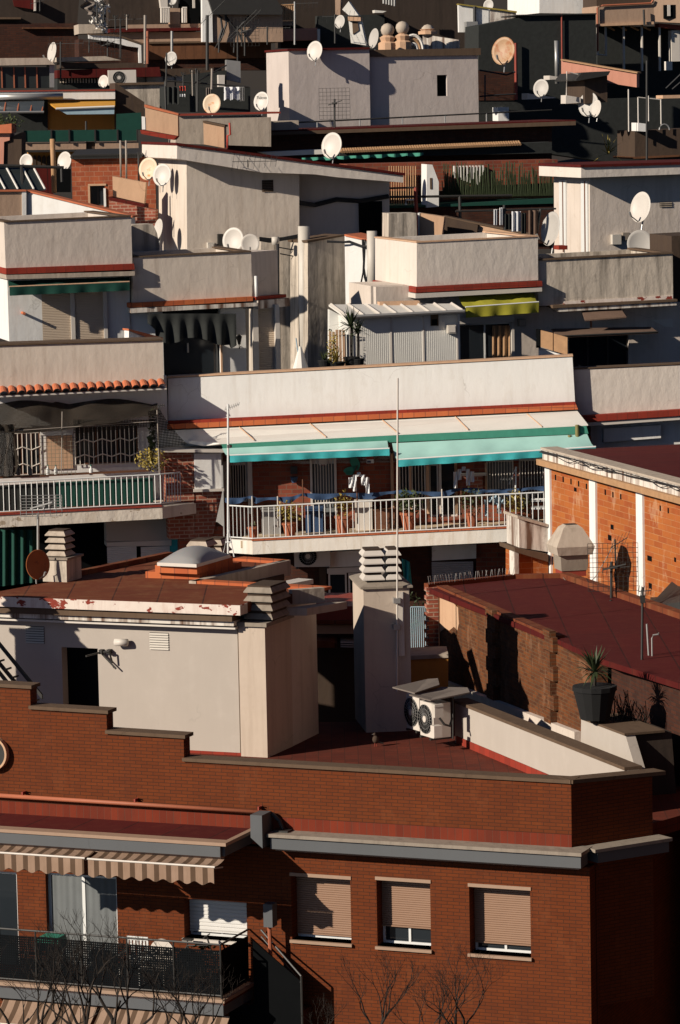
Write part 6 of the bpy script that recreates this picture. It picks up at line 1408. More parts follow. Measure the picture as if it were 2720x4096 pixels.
# dishes of these rows
R()
D_('big white dish leftmost of the pair standing behind the middle parapet', 537, 553, 119, 48, 56, 1)
D_('white dish partly behind the parapet, right of the bigger one', 577, 562, 118.5, 42, 44, 1)
D_('rust spotted dish at the left of the white house corner', 341, 389, 127.2, 42, 50, 1, 'dish_rust')
D_('plain white dish overlapping the rust spotted one', 373, 403, 126.7, 42, 50, 1)
D_('narrow pale dish low beside the orange door wall', 364, 528, 126.2, 20, 46, 1)
D_('large beige dish low beside the meter box at the upper right', 1476, 562, 121, 68, 62, 1, 'dish_grey')
D_('tall oval white dish with a square mark on the upper right house', 1476, 477, 122, 40, 68, 1)
D_('half shaded dish beside the white doors of the upper right house', 1268, 527, 121, 36, 76, 1, 'dish_grey')
D_('rusty brown dish on the red roof at the left', 88, 1302, 85.5, 52, 68, -1, 'dish_brown', 5)
# ================= far white box building =================
R(900, 0); FB = Frame(600, 500, 148, -15)
fb = T('far_white_building', 'plain rendered rooftop block with a bright left face and one small dark window', 'building')
gb = gz(148)-2
pl(fb, 'wall', 'render_mauve', FB, [(398, 318), (905, 308), (914, 900), (406, 900)], -3.7, 0)
pl(fb, 'roof_edge', 'maroon_roof', FB, [(393, 306), (908, 296), (908, 309), (393, 319)], -3.75, .1)
FB2 = Frame(O=FB.w((0, -.27, 0)), yaw=-15)
R(900, 0); uw = M(FB2).uz(1330, 470, 1393, 603, 0); a = FB2.P(900, 500)[0]; R(1720, 0); b_ = FB2.P(302, 500)[0]; zt_ = FB2.P(150, 348)[2]
M(FB2).wall(a, b_, gb, zt_, -.3, 0, [uw]).build('wall', 'render_mauve', fb)
M(FB2).box(a, b_, -3.2, -.32, gb, zt_-.02).build('core', 'grey_plaster', fb)
M(FB2).box(uw[0], uw[1], -.3, -.25, uw[2], uw[3]).build('window', 'black_void', fb)
M(FB2).box(a, b_+.1, -3.2, .1, zt_, zt_+.28).build('roof_edge', 'brown_stone', fb)
R(900, 0)
t = T('roof_railing', 'thin dark railing along the foot of the far white block', 'railing'); RF = Frame(O=FB.w((0, 1.2, 0)), yaw=-15)
a = RF.P(460, 768); b_ = RF.P(2050, 690); M(RF).tube([a, b_], .035).build('top_rail', 'dark_metal', t)
for x in (578, 845, 1112, 1380, 1640): p = RF.P(x, 768-.048*(x-460)); M(RF).tube([p, (p[0], 0, p[2]-.75)], .03).build('post', 'galv', t)
LB = Frame(200, 840, 140, -9)
lb = T('dark_brick_terrace', 'long low terrace building with dark brick wall and beaded tile edge across the upper middle', 'building')
pl(lb, 'brick_wall', 'dark_brick', LB, [(20, 852), (2050, 775), (2050, 1300), (20, 1300)], -3, 0)
pl(lb, 'roof_edge', 'brown_stone', LB, [(20, 838), (2200, 760), (2200, 785), (20, 858)], -5.5, .5)
pl(lb, 'roof_edge_strip', 'maroon_roof', LB, [(20, 828), (2200, 752), (2200, 759), (20, 837)], -5.5, .3)
LB2 = Frame(O=LB.w((0, 1.5, 0)), yaw=-9)
pl(lb, 'beige_parapet', 'pale_concrete', LB2, [(45, 770), (462, 755), (462, 818), (48, 835)], -3, -1.3)
m_ = M(LB2); x = 730
while x < 1860: p = LB2.P(x, 945-.043*(x-730), .2); m_.tube([(p[0], .0, p[2]+.05), (p[0], .35, p[2]-.05)], .055, 5); x += 15.5
m_.build('tile_beads', 'wood', lb)
pl(lb, 'shade_canopy', 'black_cloth', LB2, [(720, 950), (2050, 890), (2050, 960), (720, 990)], -1.3, .1)
pl(lb, 'sunlit_ledge', 'sheet_cream', LB2, [(225, 955), (640, 936), (640, 965), (300, 980)], -.8, .3)
m_ = M(LB2); m_.grid(lambda a, b_: (lambda p: (p[0], p[1]+.1*math.sin(a*60), p[2]))(LB2.P(480+765*a, 990-33*a+(14+8*abs(math.sin(a*22)))*b_, .5)), 90, 2); t = m_.build('green_awning_edge', 'deep_green', label='narrow frilled green awning edge under the beaded tiles', cat='awning')
# background mass for the upper middle right, shade put into its wall colour
R(1720, 0)
db = T('dark_shaded_block', 'large shaded building mass in the upper right with the shade coloured into its walls', 'building'); DBF = Frame(600, 500, 158, -9)
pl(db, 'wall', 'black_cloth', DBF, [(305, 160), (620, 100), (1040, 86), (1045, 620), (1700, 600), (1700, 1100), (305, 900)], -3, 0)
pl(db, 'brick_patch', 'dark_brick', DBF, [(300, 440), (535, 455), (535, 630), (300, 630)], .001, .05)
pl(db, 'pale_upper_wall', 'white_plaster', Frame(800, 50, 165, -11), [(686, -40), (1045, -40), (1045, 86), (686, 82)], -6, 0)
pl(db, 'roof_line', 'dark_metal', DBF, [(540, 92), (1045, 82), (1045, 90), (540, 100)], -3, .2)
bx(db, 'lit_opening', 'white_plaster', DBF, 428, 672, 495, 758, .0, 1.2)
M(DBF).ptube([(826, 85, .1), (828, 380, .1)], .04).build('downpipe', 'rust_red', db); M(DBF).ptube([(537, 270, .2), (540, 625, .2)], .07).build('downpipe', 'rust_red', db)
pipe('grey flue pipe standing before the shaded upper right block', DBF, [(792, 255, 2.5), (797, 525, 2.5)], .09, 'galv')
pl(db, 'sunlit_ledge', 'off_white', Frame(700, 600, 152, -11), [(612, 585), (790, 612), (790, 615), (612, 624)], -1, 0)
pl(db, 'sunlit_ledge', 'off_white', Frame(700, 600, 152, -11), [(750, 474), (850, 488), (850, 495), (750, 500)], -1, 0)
# pink wall
pk = T('pink_parapet', 'salmon pink sloping parapet in the upper right with a dark mono pitched hut before it', 'wall')
PK = Frame(1000, 450, 150, 20)
pl(pk, 'wall', 'pink_plaster', PK, [(823, 378), (1296, 460), (1296, 548), (823, 474)], -.4, 0)
pl(pk, 'cap', 'wood', PK, [(820, 370), (1300, 452), (1300, 461), (820, 379)], -.5, .1)
hu = T('roof_hut', 'small dark rooftop hut with one bright edge in front of the pink parapet', 'hut'); HU = Frame(1040, 600, 147, -11)
pl(hu, 'wall', 'dark_plaster', HU, [(970, 480), (1112, 465), (1112, 640), (972, 650)], -3, 0); pl(hu, 'roof', 'dark_metal', HU, [(950, 458), (1132, 446), (1118, 472), (920, 508), (916, 500)], -3, .4)
pl(hu, 'base_wall', 'off_white', HU, [(852, 597), (945, 612), (945, 645), (852, 650)], -1, -.2)
M(HU).ptube([(856, 600, 0), (858, 450, 0), (945, 470, 0)], .03).build('pipe_frame', 'off_white', hu)
# top-right balcony house
br_ = T('bay_fronted_house', 'house in the top right corner with a brown boxed balcony and open loggia below', 'house'); BR = Frame(1250, 150, 162, -9)
pl(br_, 'bay', 'beige_plaster', BR, [(1048, 38), (1404, 18), (1404, 150), (1050, 160)], -3.0, 0); pl(br_, 'bay_trim', 'peach_plaster', BR, [(1050, 150), (1404, 135), (1404, 152), (1050, 165)], -3, .1)
pl(br_, 'upper_wall', 'dark_plaster', BR, [(1045, -60), (1400, -60), (1400, 18), (1045, 38)], -3, -.3)
pl(br_, 'right_wall', 'beige_plaster', Frame(O=BR.w((BR.P(1404, 80)[0], 0, 0)), yaw=12), [(1404, -60), (1800, -60), (1800, 155), (1440, 138), (1404, 135)], -3, 0)
pl(br_, 'red_band', 'rust_red', BR, [(1436, 145), (1800, 180), (1800, 215), (1436, 170)], -1, -.2)
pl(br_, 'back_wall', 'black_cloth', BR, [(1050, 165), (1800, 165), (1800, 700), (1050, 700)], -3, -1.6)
for x in (1054, 1105, 1218, 1332, 1443): M(BR).bx(x-4, 165, x+4, 345 if x < 1110 else 445, -.5, -.3).build('post', 'off_white', br_)
pl(br_, 'sill', 'off_white', BR, [(1054, 338), (1110, 343), (1110, 350), (1054, 346)], -.8, -.2)
for k_ in range(4): M(BR).ptube([(1105+75*k_, 162, -.1), (1155+75*k_, 188, -1.4)], .05).build('joist', 'wood', br_)
M(BR).ptube([(1400, 0, .1), (1385, 20, .1), (1080, 35, .1), (1050, 50, .1), (1052, 320, .1), (1010, 330, .1), (1000, 355, .1)], .05).build('gutter_pipe', 'copper_pipe', br_)
M(BR).ptube([(1340, 60, .2), (1345, 160, .2)], .05).build('bracket', 'dark_metal', br_)
bx(br_, 'window', 'black_void', BR, 1470, 30, 1555, 115, -.6, .35); bx(br_, 'window_frame', 'off_white', BR, 1490, 30, 1508, 100, .351, .4)
bx(br_, 'sunlit_post', 'off_white', BR, 1515, 190, 1568, 385, -1, -.4)
bx(None, 'folding_table', 'off_white', Frame(1490, 430, 158, -40), 1480, 385, 1520, 440, -.05, .05, label='white folded panel leaning below the loggia in the top right corner', cat='panel')
rt = T('shaded_terrace', 'shaded roof terrace at the right edge with thin clothes posts', 'terrace'); RT = Frame(1400, 800, 146, -9)
pl(rt, 'wall', 'dark_plaster', RT, [(1285, 820), (1800, 800), (1800, 1000), (1285, 1000)], -3, 0); pl(rt, 'floor_edge', 'brown_dim', RT, [(1262, 985), (1800, 960), (1800, 970), (1262, 998)], -3, .1)
for (x0, y0, y1) in ((1245, 560, 825), (1305, 610, 800), (1370, 600, 760), (1448, 625, 780)): M(RT).ptube([(x0, y0, .5), (x0+2, y1, .5)], .03).build('post', 'off_white', rt)
M(RT).ptube([(1305, 610, .5), (1450, 625, .5)], .02).build('wire', 'off_white', rt)
pl(rt, 'sunlit_block', 'white_plaster', RT, [(1305, 770), (1355, 776), (1355, 826), (1305, 822)], -.5, .6)
pl(rt, 'sunlit_strip', 'peach_plaster', RT, [(1460, 598), (1800, 590), (1800, 610), (1460, 618)], -.5, .6)
M(RT).tube([RT.P(1470+32*math.cos(a*math.pi/8), 815-36*math.sin(a*math.pi/8), .7) for a in range(9)], .03).build('arch', 'galv', rt)
R(1720, 600); yucca('dry spiky plant in the dark terrace at the upper right', Frame(1120, 0, 143, 0), 1118, 25, 0, .9, 26, pot=None, leafm='leaf_yellow', name='spiky_plant')
# small white wall with AC, top middle right
R(1720, 0)
sw = T('white_screen_wall', 'white and rust stained boundary wall with a grey air unit at the top of the picture', 'wall'); SWF = Frame(300, 150, 166, -7)
pl(sw, 'wall', 'white_plaster', SWF, [(178, 28), (368, 58), (368, 205), (182, 202)], -.3, 0); pl(sw, 'stained_wall', 'stained_white', SWF, [(368, 62), (540, 78), (540, 198), (368, 205)], -.3, -.02)
pl(sw, 'cap', 'leaf_yellow', SWF, [(178, 22), (545, 70), (545, 80), (178, 30)], -.4, .1); M(SWF).ptube([(279, 40, .1), (279, 205, .1)], .07).build('pole', 'dark_metal', sw)
M(SWF).bx(230, 135, 300, 200, .2, 1.0).build('air_unit', 'galv', sw)
lw = T('streaked_wall', 'white wall with dark vertical streaks beside the ornate gable', 'wall'); R(900, 0); LWF = Frame(1350, 260, 155, 10)
pl(lw, 'wall', 'stained_white', LWF, [(1240, 215), (1465, 250), (1465, 306), (1240, 320)], -.3, 0)
# ornate gable and baluster balls
og = T('ornate_gable', 'ornate curved stone gable with arched mouldings in the upper middle', 'gable'); OG = Frame(1180, 300, 154, -5)
gpts = [(1115, 322), (1115, 285), (1140, 250), (1165, 228), (1190, 220), (1215, 235), (1232, 262), (1240, 320)]
pl(og, 'face', 'peach_plaster', OG, gpts, -.5, 0)
for k_, s_ in enumerate((1.0, .72, .45)):
    m_ = M(OG); m_.tube([OG.P(1180+62*s_*math.cos(math.pi*(1-i/12)), 318-98*s_*math.sin(math.pi*(1-i/12)), .05) for i in range(13)], .07, 6); m_.build('moulding', 'sheet_cream' if k_ % 2 == 0 else 'wood', og)
pl(og, 'niche', 'dark_plaster', OG, [(1200, 318), (1203, 285), (1212, 272), (1222, 285), (1225, 318)], .01, .06)
for k_, (x, yb, yt_) in enumerate(((1022, 325, 145), (1115, 320, 132), (1272, 215, 152))):
    t = T('ball_finial', ['stone ball finial on a scrolled pedestal, leftmost of three', 'stone ball finial beside the curved gable, tallest of three', 'stone ball finial rising behind the streaked wall'][k_], 'finial', 'stone ball finials'); BFm = Frame(x, yb, 154, 0); s0 = BFm.P(x, yb)[2]; s1 = BFm.P(x, yt_)[2]; H = s1-s0
    rr = .29; M(BFm).ball((0, 0, s1-rr), rr, 1, 14).build('ball', 'pale_concrete', t, smooth=True)
    M(BFm).lathe((0, 0, s0), [(.4, 0), (.4, H*.3), (.28, H*.36), (.34, H*.5), (.14, H*.6), (.1, H-.55), (.2, H-.5)], 10).build('pedestal', 'peach_plaster', t)
pl(og, 'ledge', 'peach_plaster', OG, [(1000, 290), (1115, 290), (1115, 325), (1000, 325)], -.8, .2)
gh = T('pediment_gable', 'tall narrow classical gable with triangular pediment at the top middle', 'gable'); GH = Frame(800, 200, 158, 5)
pl(gh, 'pediment', 'sheet_cream', GH, [(735, 60), (775, 8), (790, 30), (840, 100), (775, 95)], -1, 0); pl(gh, 'frieze', 'peach_plaster', GH, [(770, 104), (850, 108), (852, 132), (772, 130)], -1, .15)
pl(gh, 'shaft', 'sheet_cream', GH, [(775, 132), (852, 134), (885, 285), (790, 270)], -1, -.05); pl(gh, 'shadow_niche', 'brown_stone', GH, [(797, 135), (832, 136), (840, 190), (802, 215)], -.04, .0)
pl(gh, 'pilaster', 'beige_plaster', GH, [(690, -20), (725, -20), (722, 95), (692, 92)], -1, 0)
# dishes far
R()
D_('white dish on the roof edge of the far white block casting a long shadow', 725, 117, 147.45, 34, 44, 1)
D_('dish at the top of the picture beside the pediment gable', 783, 50, 152, 22, 30, 1, 'dish_grey')
D_('oval grey dish left of the ball finials', 861, 88, 150, 20, 44, 1, 'dish_grey')
D_('big white dish on a post above the pitched roof', 764, 335, 131, 45, 58, 1)
tvd = D_('white dish with dark lettering beside the bright face of the far white block', 602, 233, 144, 34, 42, 1)
D_('large dish with a curved shadow on it near the laundry', 488, 239, 143, 40, 44, 1, 'dish_rust')
D_('grey dish above the brown wall left of the tall aerials', 394, 135, 160, 27, 32, 1, 'dish_grey')
D_('slanted white dish at the far left above the glass panels', 119, 120, 155, 21, 44, 1)
D_('small white dish left of the far rooftop air conditioner', 238, 188, 152, 23, 29, 1)
D_('small white dish behind the solar panels, left one', 60, 372, 132, 30, 34, 1)
D_('white dish with a dark mark beside the solar panels', 148, 371, 131, 32, 42, 1)
D_('large rust streaked dish before the shaded block at the upper right', 1160, 117, 150, 50, 62, 1, 'dish_tan')
D_('grey dish on the dark terrace right of the far white block', 1247, 203, 150, 33, 40, 1, 'dish_grey')
D_('large grey dish beside the little hut', 1356, 240, 147, 42, 54, 1, 'dish_grey')
D_('small bright dish with lettering in front of the large grey one', 1374, 250, 146, 19, 38, 1)
D_('little dish at the top edge above the white screen wall', 1126, 12, 168, 22, 26, 1, 'dish_grey')
D_('little dish at the top edge above the pale railing', 397, 0, 168, 20, 22, 1, 'dish_grey')
def text_on(dsh, txt, size, z=.3, y=0):
    cu = bpy.data.curves.new('lettering', 'FONT'); cu.body = txt; cu.size = size; cu.align_x = 'CENTER'; cu.extrude = .004
    tmp = bpy.data.objects.new('tmp', cu); COL.objects.link(tmp); me = bpy.data.meshes.new_from_object(tmp.evaluated_get(bpy.context.evaluated_depsgraph_get())); bpy.data.objects.remove(tmp)
    me.transform(Matrix(((0, 0, 1, 0), (1, 0, 0, 0), (0, 1, 0, 0), (0, 0, 0, 1)))); me.materials.clear(); me.materials.append(MATS['dark_metal'])
    o = bpy.data.objects.new('lettering', me); COL.objects.link(o); o.parent = dsh; o.location = (-.02, y, z); return o
bpy.context.view_layer.update()
text_on(tvd, 'Televes', .42, .25)
# ================= top left area =================
def wal(name, label, cat, x, y, D, yaw, parts):
    F_ = Frame(x, y, D, yaw); t = T(name, label, cat)
    for p in parts: pl(t, p[0], p[1], F_, p[2], p[3], p[4])
    return t, F_
R(0, 0, 1.568)
t, F_ = wal('left_corner_parapet', 'sunlit beige corner parapet with red ledge above the pitched roof house', 'wall', 1000, 800, 134, 5, [
    ('wall', 'peach_plaster', [(910, 672), (1115, 722), (1117, 852), (912, 815)], -.4, 0), ('cap', 'terracotta', [(906, 655), (1118, 712), (1118, 723), (906, 672)], -.5, .05), ('ledge', 'red_tile', [(880, 815), (1110, 855), (1090, 878), (885, 840)], -.4, .4), ('corner', 'white_plaster', [(888, 730), (910, 735), (912, 812), (890, 812)], -.4, .02)])
t, F_ = wal('pale_roof_wall', 'pale grey roof wall with thin red coping left of the dark brick terrace', 'wall', 1200, 800, 137, -10, [
    ('wall', 'pale_concrete', [(1115, 728), (1700, 735), (1700, 920), (1100, 900)], -2, 0), ('cap', 'rust_red', [(1115, 715), (1760, 700), (1760, 712), (1115, 727)], -2, .1)])
t, F_ = wal('small_beige_wall', 'small sunlit beige wall block beside the red painted pipe', 'wall', 1340, 850, 133.5, 8, [
    ('wall', 'peach_plaster', [(1275, 768), (1405, 795), (1407, 928), (1278, 905)], -.5, 0), ('cap', 'brown_stone', [(1272, 757), (1410, 784), (1410, 796), (1272, 768)], -.6, .05)])
pipe('thin bright red pipe climbing beside the small beige wall', F_, [(1427, 930, .1), (1427, 850, .1), (1445, 845, .1), (1440, 770, .1)], .035, 'red_cloth')
# yellow awning house
t, F_ = wal('yellow_awning_house', 'house at the left with white balcony band, orange wall and half lowered awnings', 'house', 500, 700, 146, -8, [
    ('white_band', 'white_plaster', [(-60, 578), (722, 570), (722, 621), (-60, 628)], -3, .5), ('roof_edge', 'rust_red', [(-60, 568), (722, 560), (722, 569), (-60, 577)], -3, .55),
    ('wall', 'ochre_plaster', [(300, 625), (728, 625), (732, 815), (300, 815)], -3, -.4), ('right_wall', 'dark_plaster', [(722, 520), (905, 640), (905, 815), (728, 815)], -2.5, .3),
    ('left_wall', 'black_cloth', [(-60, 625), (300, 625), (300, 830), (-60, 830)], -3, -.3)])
m_ = M(F_); m_.slab([(300, 640, .4), (722, 632, .4), (722, 660, 1.3), (350, 676, 1.3)], .05); ay = T('yellow_awning', 'orange yellow awning with pale front bar above the orange wall', 'awning'); m_.build('cloth', 'yellow_fabric', ay)
M(F_).px([(352, 680), (718, 664), (716, 715), (420, 718)], 1.15, 1.3).build('valance', 'pale_blue_cloth', ay); M(F_).ptube([(350, 682, 1.35), (718, 668, 1.35)], .05).build('front_bar', 'sheet_cream', ay)
gp2 = T('glass_roof_panels', 'row of four grey glass roof panels below the white band at the far left', 'roof panels'); M(F_).slab([(-60, 640, .7), (278, 628, .7), (272, 700, 1.6), (-60, 700, 1.6)], .04).build('panel_row', 'glass_mid', gp2)
for x in (-40, 35, 118, 200, 272): M(F_).ptube([(x, 645, .75), (x-8, 702, 1.65)], .035).build('bar', 'copper_pipe', gp2)
M(F_).ptube([(-60, 704, 1.65), (275, 702, 1.65)], .05).build('bar', 'galv', gp2)
cyl = T('roof_tank', 'long grey rolled cover lying on the white balcony band', 'roll'); M(F_).ptube([(-60, 610, .75), (395, 603, .75)], .13, 10).build('roll', 'galv', cyl, smooth=True)
# green mesh fence and stained wall
t, F_ = wal('stained_beige_wall', 'long beige wall with dark run stains below the green mesh fence', 'wall', 500, 930, 137, -8, [
    ('wall', 'beige_plaster', [(150, 896), (540, 893), (540, 940), (150, 945)], -1, 0), ('wall', 'beige_plaster', [(598, 892), (868, 885), (870, 970), (598, 960)], -1, 0), ('stain_strip', 'dark_plaster', [(540, 890), (598, 890), (598, 990), (540, 990)], -1, -.1),
    ('arcade', 'ochre_plaster', [(180, 955), (545, 950), (545, 1040), (180, 1040)], -1.5, -.5), ('beam', 'dark_metal', [(130, 942), (580, 936), (580, 950), (130, 956)], -.6, .3)])
m_ = M(F_)
for x in range(205, 330, 30): m_.px([(x, 1040), (x, 990), (x+6, 975), (x+16, 975), (x+22, 990), (x+22, 1040)], -.48, -.45)
m_.build('arches', 'dark_plaster', t)
gf2 = T('mesh_fence', 'green mesh fence panels along the stained beige wall', 'fence'); M(F_).px([(140, 820), (865, 810), (865, 882), (140, 890)], .05, .08).build('mesh', 'green_fabric', gf2)
M(F_).px([(730, 715), (885, 705), (885, 812), (730, 815)], -.4, -.36).build('upper_mesh', 'green_fabric', gf2)
for x in (145, 322, 435, 597, 738, 862): M(F_).bx(x-5, 812, x+5, 895, .08, .14).build('post', 'dark_metal', gf2)
# far left column
t, F_ = wal('left_edge_wall', 'narrow pink wall with a plant box at the left edge', 'wall', 30, 900, 134, 5, [('wall', 'pink_plaster', [(-60, 830), (62, 838), (60, 880), (25, 890), (22, 1030), (-60, 1030)], -1, 0), ('dark_wall', 'dark_plaster', [(22, 880), (135, 830), (135, 1040), (22, 1040)], -1, -.1), ('planter', 'terracotta', [(-60, 790), (72, 775), (72, 835), (-60, 835)], -.8, .2)])
foliage(F_, F_.P(20, 765, -.2), .8, .4, .35, 200, .07, 'leaf', None, 'planter_shrub', 14, label='reddish shrub in the planter at the left edge', cat='plant')
# greenhouse + roof
R(0, 0, 1.568)
t, F_ = wal('glazed_lean_to', 'lean-to with five tall dark glass panels and a grey slab roof at the left', 'greenhouse', 150, 480, 150, -8, [('glass', 'solar', [(-60, 420), (310, 420), (310, 552), (-60, 552)], -2, 0), ('roof', 'pale_concrete', [(-60, 365), (290, 362), (345, 405), (-60, 412)], -3, .4), ('end_post', 'galv', [(310, 408), (340, 406), (340, 548), (312, 548)], -2, .1)])
for x in (12, 88, 158, 232): M(F_).bx(x-4, 420, x+4, 552, .001, .06).build('glazing_bar', 'copper_pipe', t)
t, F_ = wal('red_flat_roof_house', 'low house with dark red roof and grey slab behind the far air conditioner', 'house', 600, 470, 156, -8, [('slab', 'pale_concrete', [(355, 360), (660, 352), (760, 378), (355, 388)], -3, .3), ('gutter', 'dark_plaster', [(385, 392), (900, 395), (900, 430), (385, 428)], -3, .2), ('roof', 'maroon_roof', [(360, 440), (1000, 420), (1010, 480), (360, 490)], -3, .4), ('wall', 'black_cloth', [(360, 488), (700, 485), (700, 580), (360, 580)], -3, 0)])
m_ = M(F_)
for i in range(14): x = 375+i*18; m_.bx(x, 492, x+8, 520, .02, .08)
m_.build('baluster_row', 'pale_concrete', t)
AF_ = Frame(690, 535, 152.5, -8); ac_unit('white air conditioner with a dark round fan on the far left roofs', AF_, 682, 535, 0, W=1.15, H=.62, D_=.4)
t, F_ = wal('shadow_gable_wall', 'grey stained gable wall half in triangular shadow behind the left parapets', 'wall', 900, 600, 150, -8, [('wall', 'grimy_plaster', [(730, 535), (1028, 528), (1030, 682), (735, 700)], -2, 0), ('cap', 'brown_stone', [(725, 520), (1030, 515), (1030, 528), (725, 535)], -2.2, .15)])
# window strip behind
t, F_ = wal('glazed_gallery', 'narrow grey glazed gallery with thin posts in the upper left middle', 'building', 980, 490, 158, -8, [('glazing', 'galv', [(790, 478), (1170, 478), (1170, 512), (790, 516)], -2, 0), ('wall', 'dark_plaster', [(790, 440), (1420, 420), (1420, 478), (790, 478)], -2, .1)])
for x in (850, 915, 1030, 1100, 1170): M(F_).bx(x-4, 470, x+4, 540, .0, .15).build('post', 'dark_metal', t)
# top rows
R(0, 0, 1.568)
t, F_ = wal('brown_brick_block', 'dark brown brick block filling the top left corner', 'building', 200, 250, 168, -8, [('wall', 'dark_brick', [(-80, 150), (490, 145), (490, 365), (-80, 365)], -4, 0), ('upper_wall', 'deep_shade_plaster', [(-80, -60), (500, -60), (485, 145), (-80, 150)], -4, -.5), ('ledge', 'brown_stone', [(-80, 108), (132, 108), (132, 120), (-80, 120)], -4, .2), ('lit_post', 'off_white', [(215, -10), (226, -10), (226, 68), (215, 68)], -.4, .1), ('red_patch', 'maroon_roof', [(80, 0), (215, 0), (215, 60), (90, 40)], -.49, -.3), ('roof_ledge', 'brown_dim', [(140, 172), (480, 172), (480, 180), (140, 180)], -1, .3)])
t, F_ = wal('grey_box_wall', 'pale grey roof box with a dark top below the torn white sheet', 'wall', 580, 180, 163, -8, [('wall', 'pale_concrete', [(492, 152), (662, 152), (664, 206), (495, 212)], -3, 0), ('side', 'off_white', [(655, 148), (672, 148), (676, 206), (660, 206)], -.5, .05)])
sh_ = M(F_); sh_.grid(lambda a, b_: (lambda p: (p[0]+.15*math.sin(b_*9), p[1]+.15*math.sin(a*8+b_*6), p[2]))(F_.P(505+75*a+35*b_, -10+100*b_+20*a, .5)), 10, 12); sh_.build('torn_sheet', 'grey_fabric', label='torn pale sheet hanging at the top left', cat='cloth', smooth=True)
foliage(F_, F_.P(625, 90, .3), .5, .3, .8, 130, .12, 'sheet_cream', None, 'bleached_shrub', 15, label='bleached bright shrub right of the torn pale sheet', cat='plant')
t, F_ = wal('sunlit_stepped_parapet', 'bright sunlit parapet stepping down to the right above dark brick', 'wall', 700, 260, 160, -8, [('wall', 'white_plaster', [(555, 216), (740, 228), (820, 262), (885, 280), (888, 395), (872, 395), (868, 298), (800, 290), (690, 262), (556, 242)], -.3, 0), ('dark_wall', 'dark_brick', [(495, 245), (690, 265), (868, 300), (870, 395), (495, 395)], -3, -.3), ('cap', 'brown_stone', [(553, 208), (742, 218), (895, 270), (895, 281), (740, 229), (553, 217)], -.4, .1)])
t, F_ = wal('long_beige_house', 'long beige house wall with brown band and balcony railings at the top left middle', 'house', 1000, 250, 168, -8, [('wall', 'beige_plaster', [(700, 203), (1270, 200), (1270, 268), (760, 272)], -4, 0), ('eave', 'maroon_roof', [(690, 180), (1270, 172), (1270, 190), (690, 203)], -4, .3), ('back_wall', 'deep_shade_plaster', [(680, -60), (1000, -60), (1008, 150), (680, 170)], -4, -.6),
    ('brown_band', 'brown_dim', [(930, 272), (1700, 262), (1700, 362), (930, 375)], -1, .8), ('band_cap', 'brown_stone', [(928, 262), (1700, 252), (1700, 264), (928, 274)], -1, .9), ('lower_band', 'dark_brick', [(930, 376), (1700, 363), (1700, 440), (930, 440)], -1, .6),
    ('ochre_panel', 'beige_plaster', [(1068, 50), (1130, 52), (1130, 172), (1066, 172)], -1, .1), ('upper_balcony', 'beige_plaster', [(800, 155), (1260, 148), (1260, 173), (800, 180)], -1, .1), ('pale_pier', 'off_white', [(1002, -20), (1050, -20), (1052, 50), (1010, 48)], -1, .1)])
m_ = M(F_)
for x in range(1012, 1066, 12): m_.ptube([(x, 50, .3), (x+1, 142, .3)], .05, 4)
m_.ptube([(1010, 50, .3), (1066, 50, .3)], .05, 4)
m2_ = M(F_)
for x in range(1145, 1175, 11): m2_.ptube([(x, 50, .3), (x+1, 142, .3)], .05, 4)
m2_.ptube([(1143, 50, .3), (1172, 50, .3)], .05, 4); m2_.build('railing', 'off_white', t)
m_.build('railing', 'off_white', t)
pl(t, 'dark_opening', 'black_void', F_, [(1130, -40), (1265, -40), (1265, 150), (1130, 150)], -1, -.1)
for x in (1216,): M(F_).bx(x-7, -20, x+7, 50, .1, .3).build('lit_post', 'off_white', t)
t, F_ = wal('white_edged_house', 'house with a bright white corner strip and dark sloping roof at the top', 'house', 1400, 180, 165, -8, [('bright_corner', 'white_plaster', [(1268, -20), (1330, 20), (1335, 265), (1270, 262)], -.5, .1), ('wall', 'beige_plaster', [(1335, 92), (1772, 88), (1775, 262), (1336, 265)], -4, 0), ('roof', 'dark_metal', [(1290, -60), (1700, -60), (1775, 62), (1770, 92), (1338, 90)], -4, .5)])
cables('dark cables looping on the beige wall under the top roof', F_, [[(1345, 70, .3), (1385, 110, .2), (1395, 180, .2), (1370, 260, .2)], [(1415, 92, .2), (1420, 150, .2), (1380, 260, .2)], [(1420, 110, .2), (1500, 210, .2), (1520, 262, .2)], [(1560, 100, .2), (1480, 200, .2)]], .05)
R(900, 0)
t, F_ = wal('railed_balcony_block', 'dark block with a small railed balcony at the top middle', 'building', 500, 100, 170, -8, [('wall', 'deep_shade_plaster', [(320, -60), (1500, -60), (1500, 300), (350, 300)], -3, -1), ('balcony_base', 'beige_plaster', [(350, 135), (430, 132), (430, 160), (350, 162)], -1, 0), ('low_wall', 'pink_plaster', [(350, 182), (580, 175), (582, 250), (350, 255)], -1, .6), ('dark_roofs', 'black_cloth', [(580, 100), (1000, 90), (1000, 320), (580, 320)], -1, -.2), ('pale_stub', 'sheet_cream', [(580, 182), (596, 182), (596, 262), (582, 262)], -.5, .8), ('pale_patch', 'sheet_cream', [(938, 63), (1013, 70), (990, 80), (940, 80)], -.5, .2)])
m_ = M(F_)
for i in range(8): x = 353+i*11; m_.ptube([(x, 35, .3), (x, 125, .3)], .035, 4)
m_.ptube([(350, 35, .3), (432, 30, .3)], .05); m_.build('railing', 'wood', t)
m_ = M(F_)
for i in range(5): x = 995+i*17; m_.ptube([(x, -10, .3), (x, 22+4*i, .3)], .05, 4)
m_.build('upper_railing', 'galv', t)
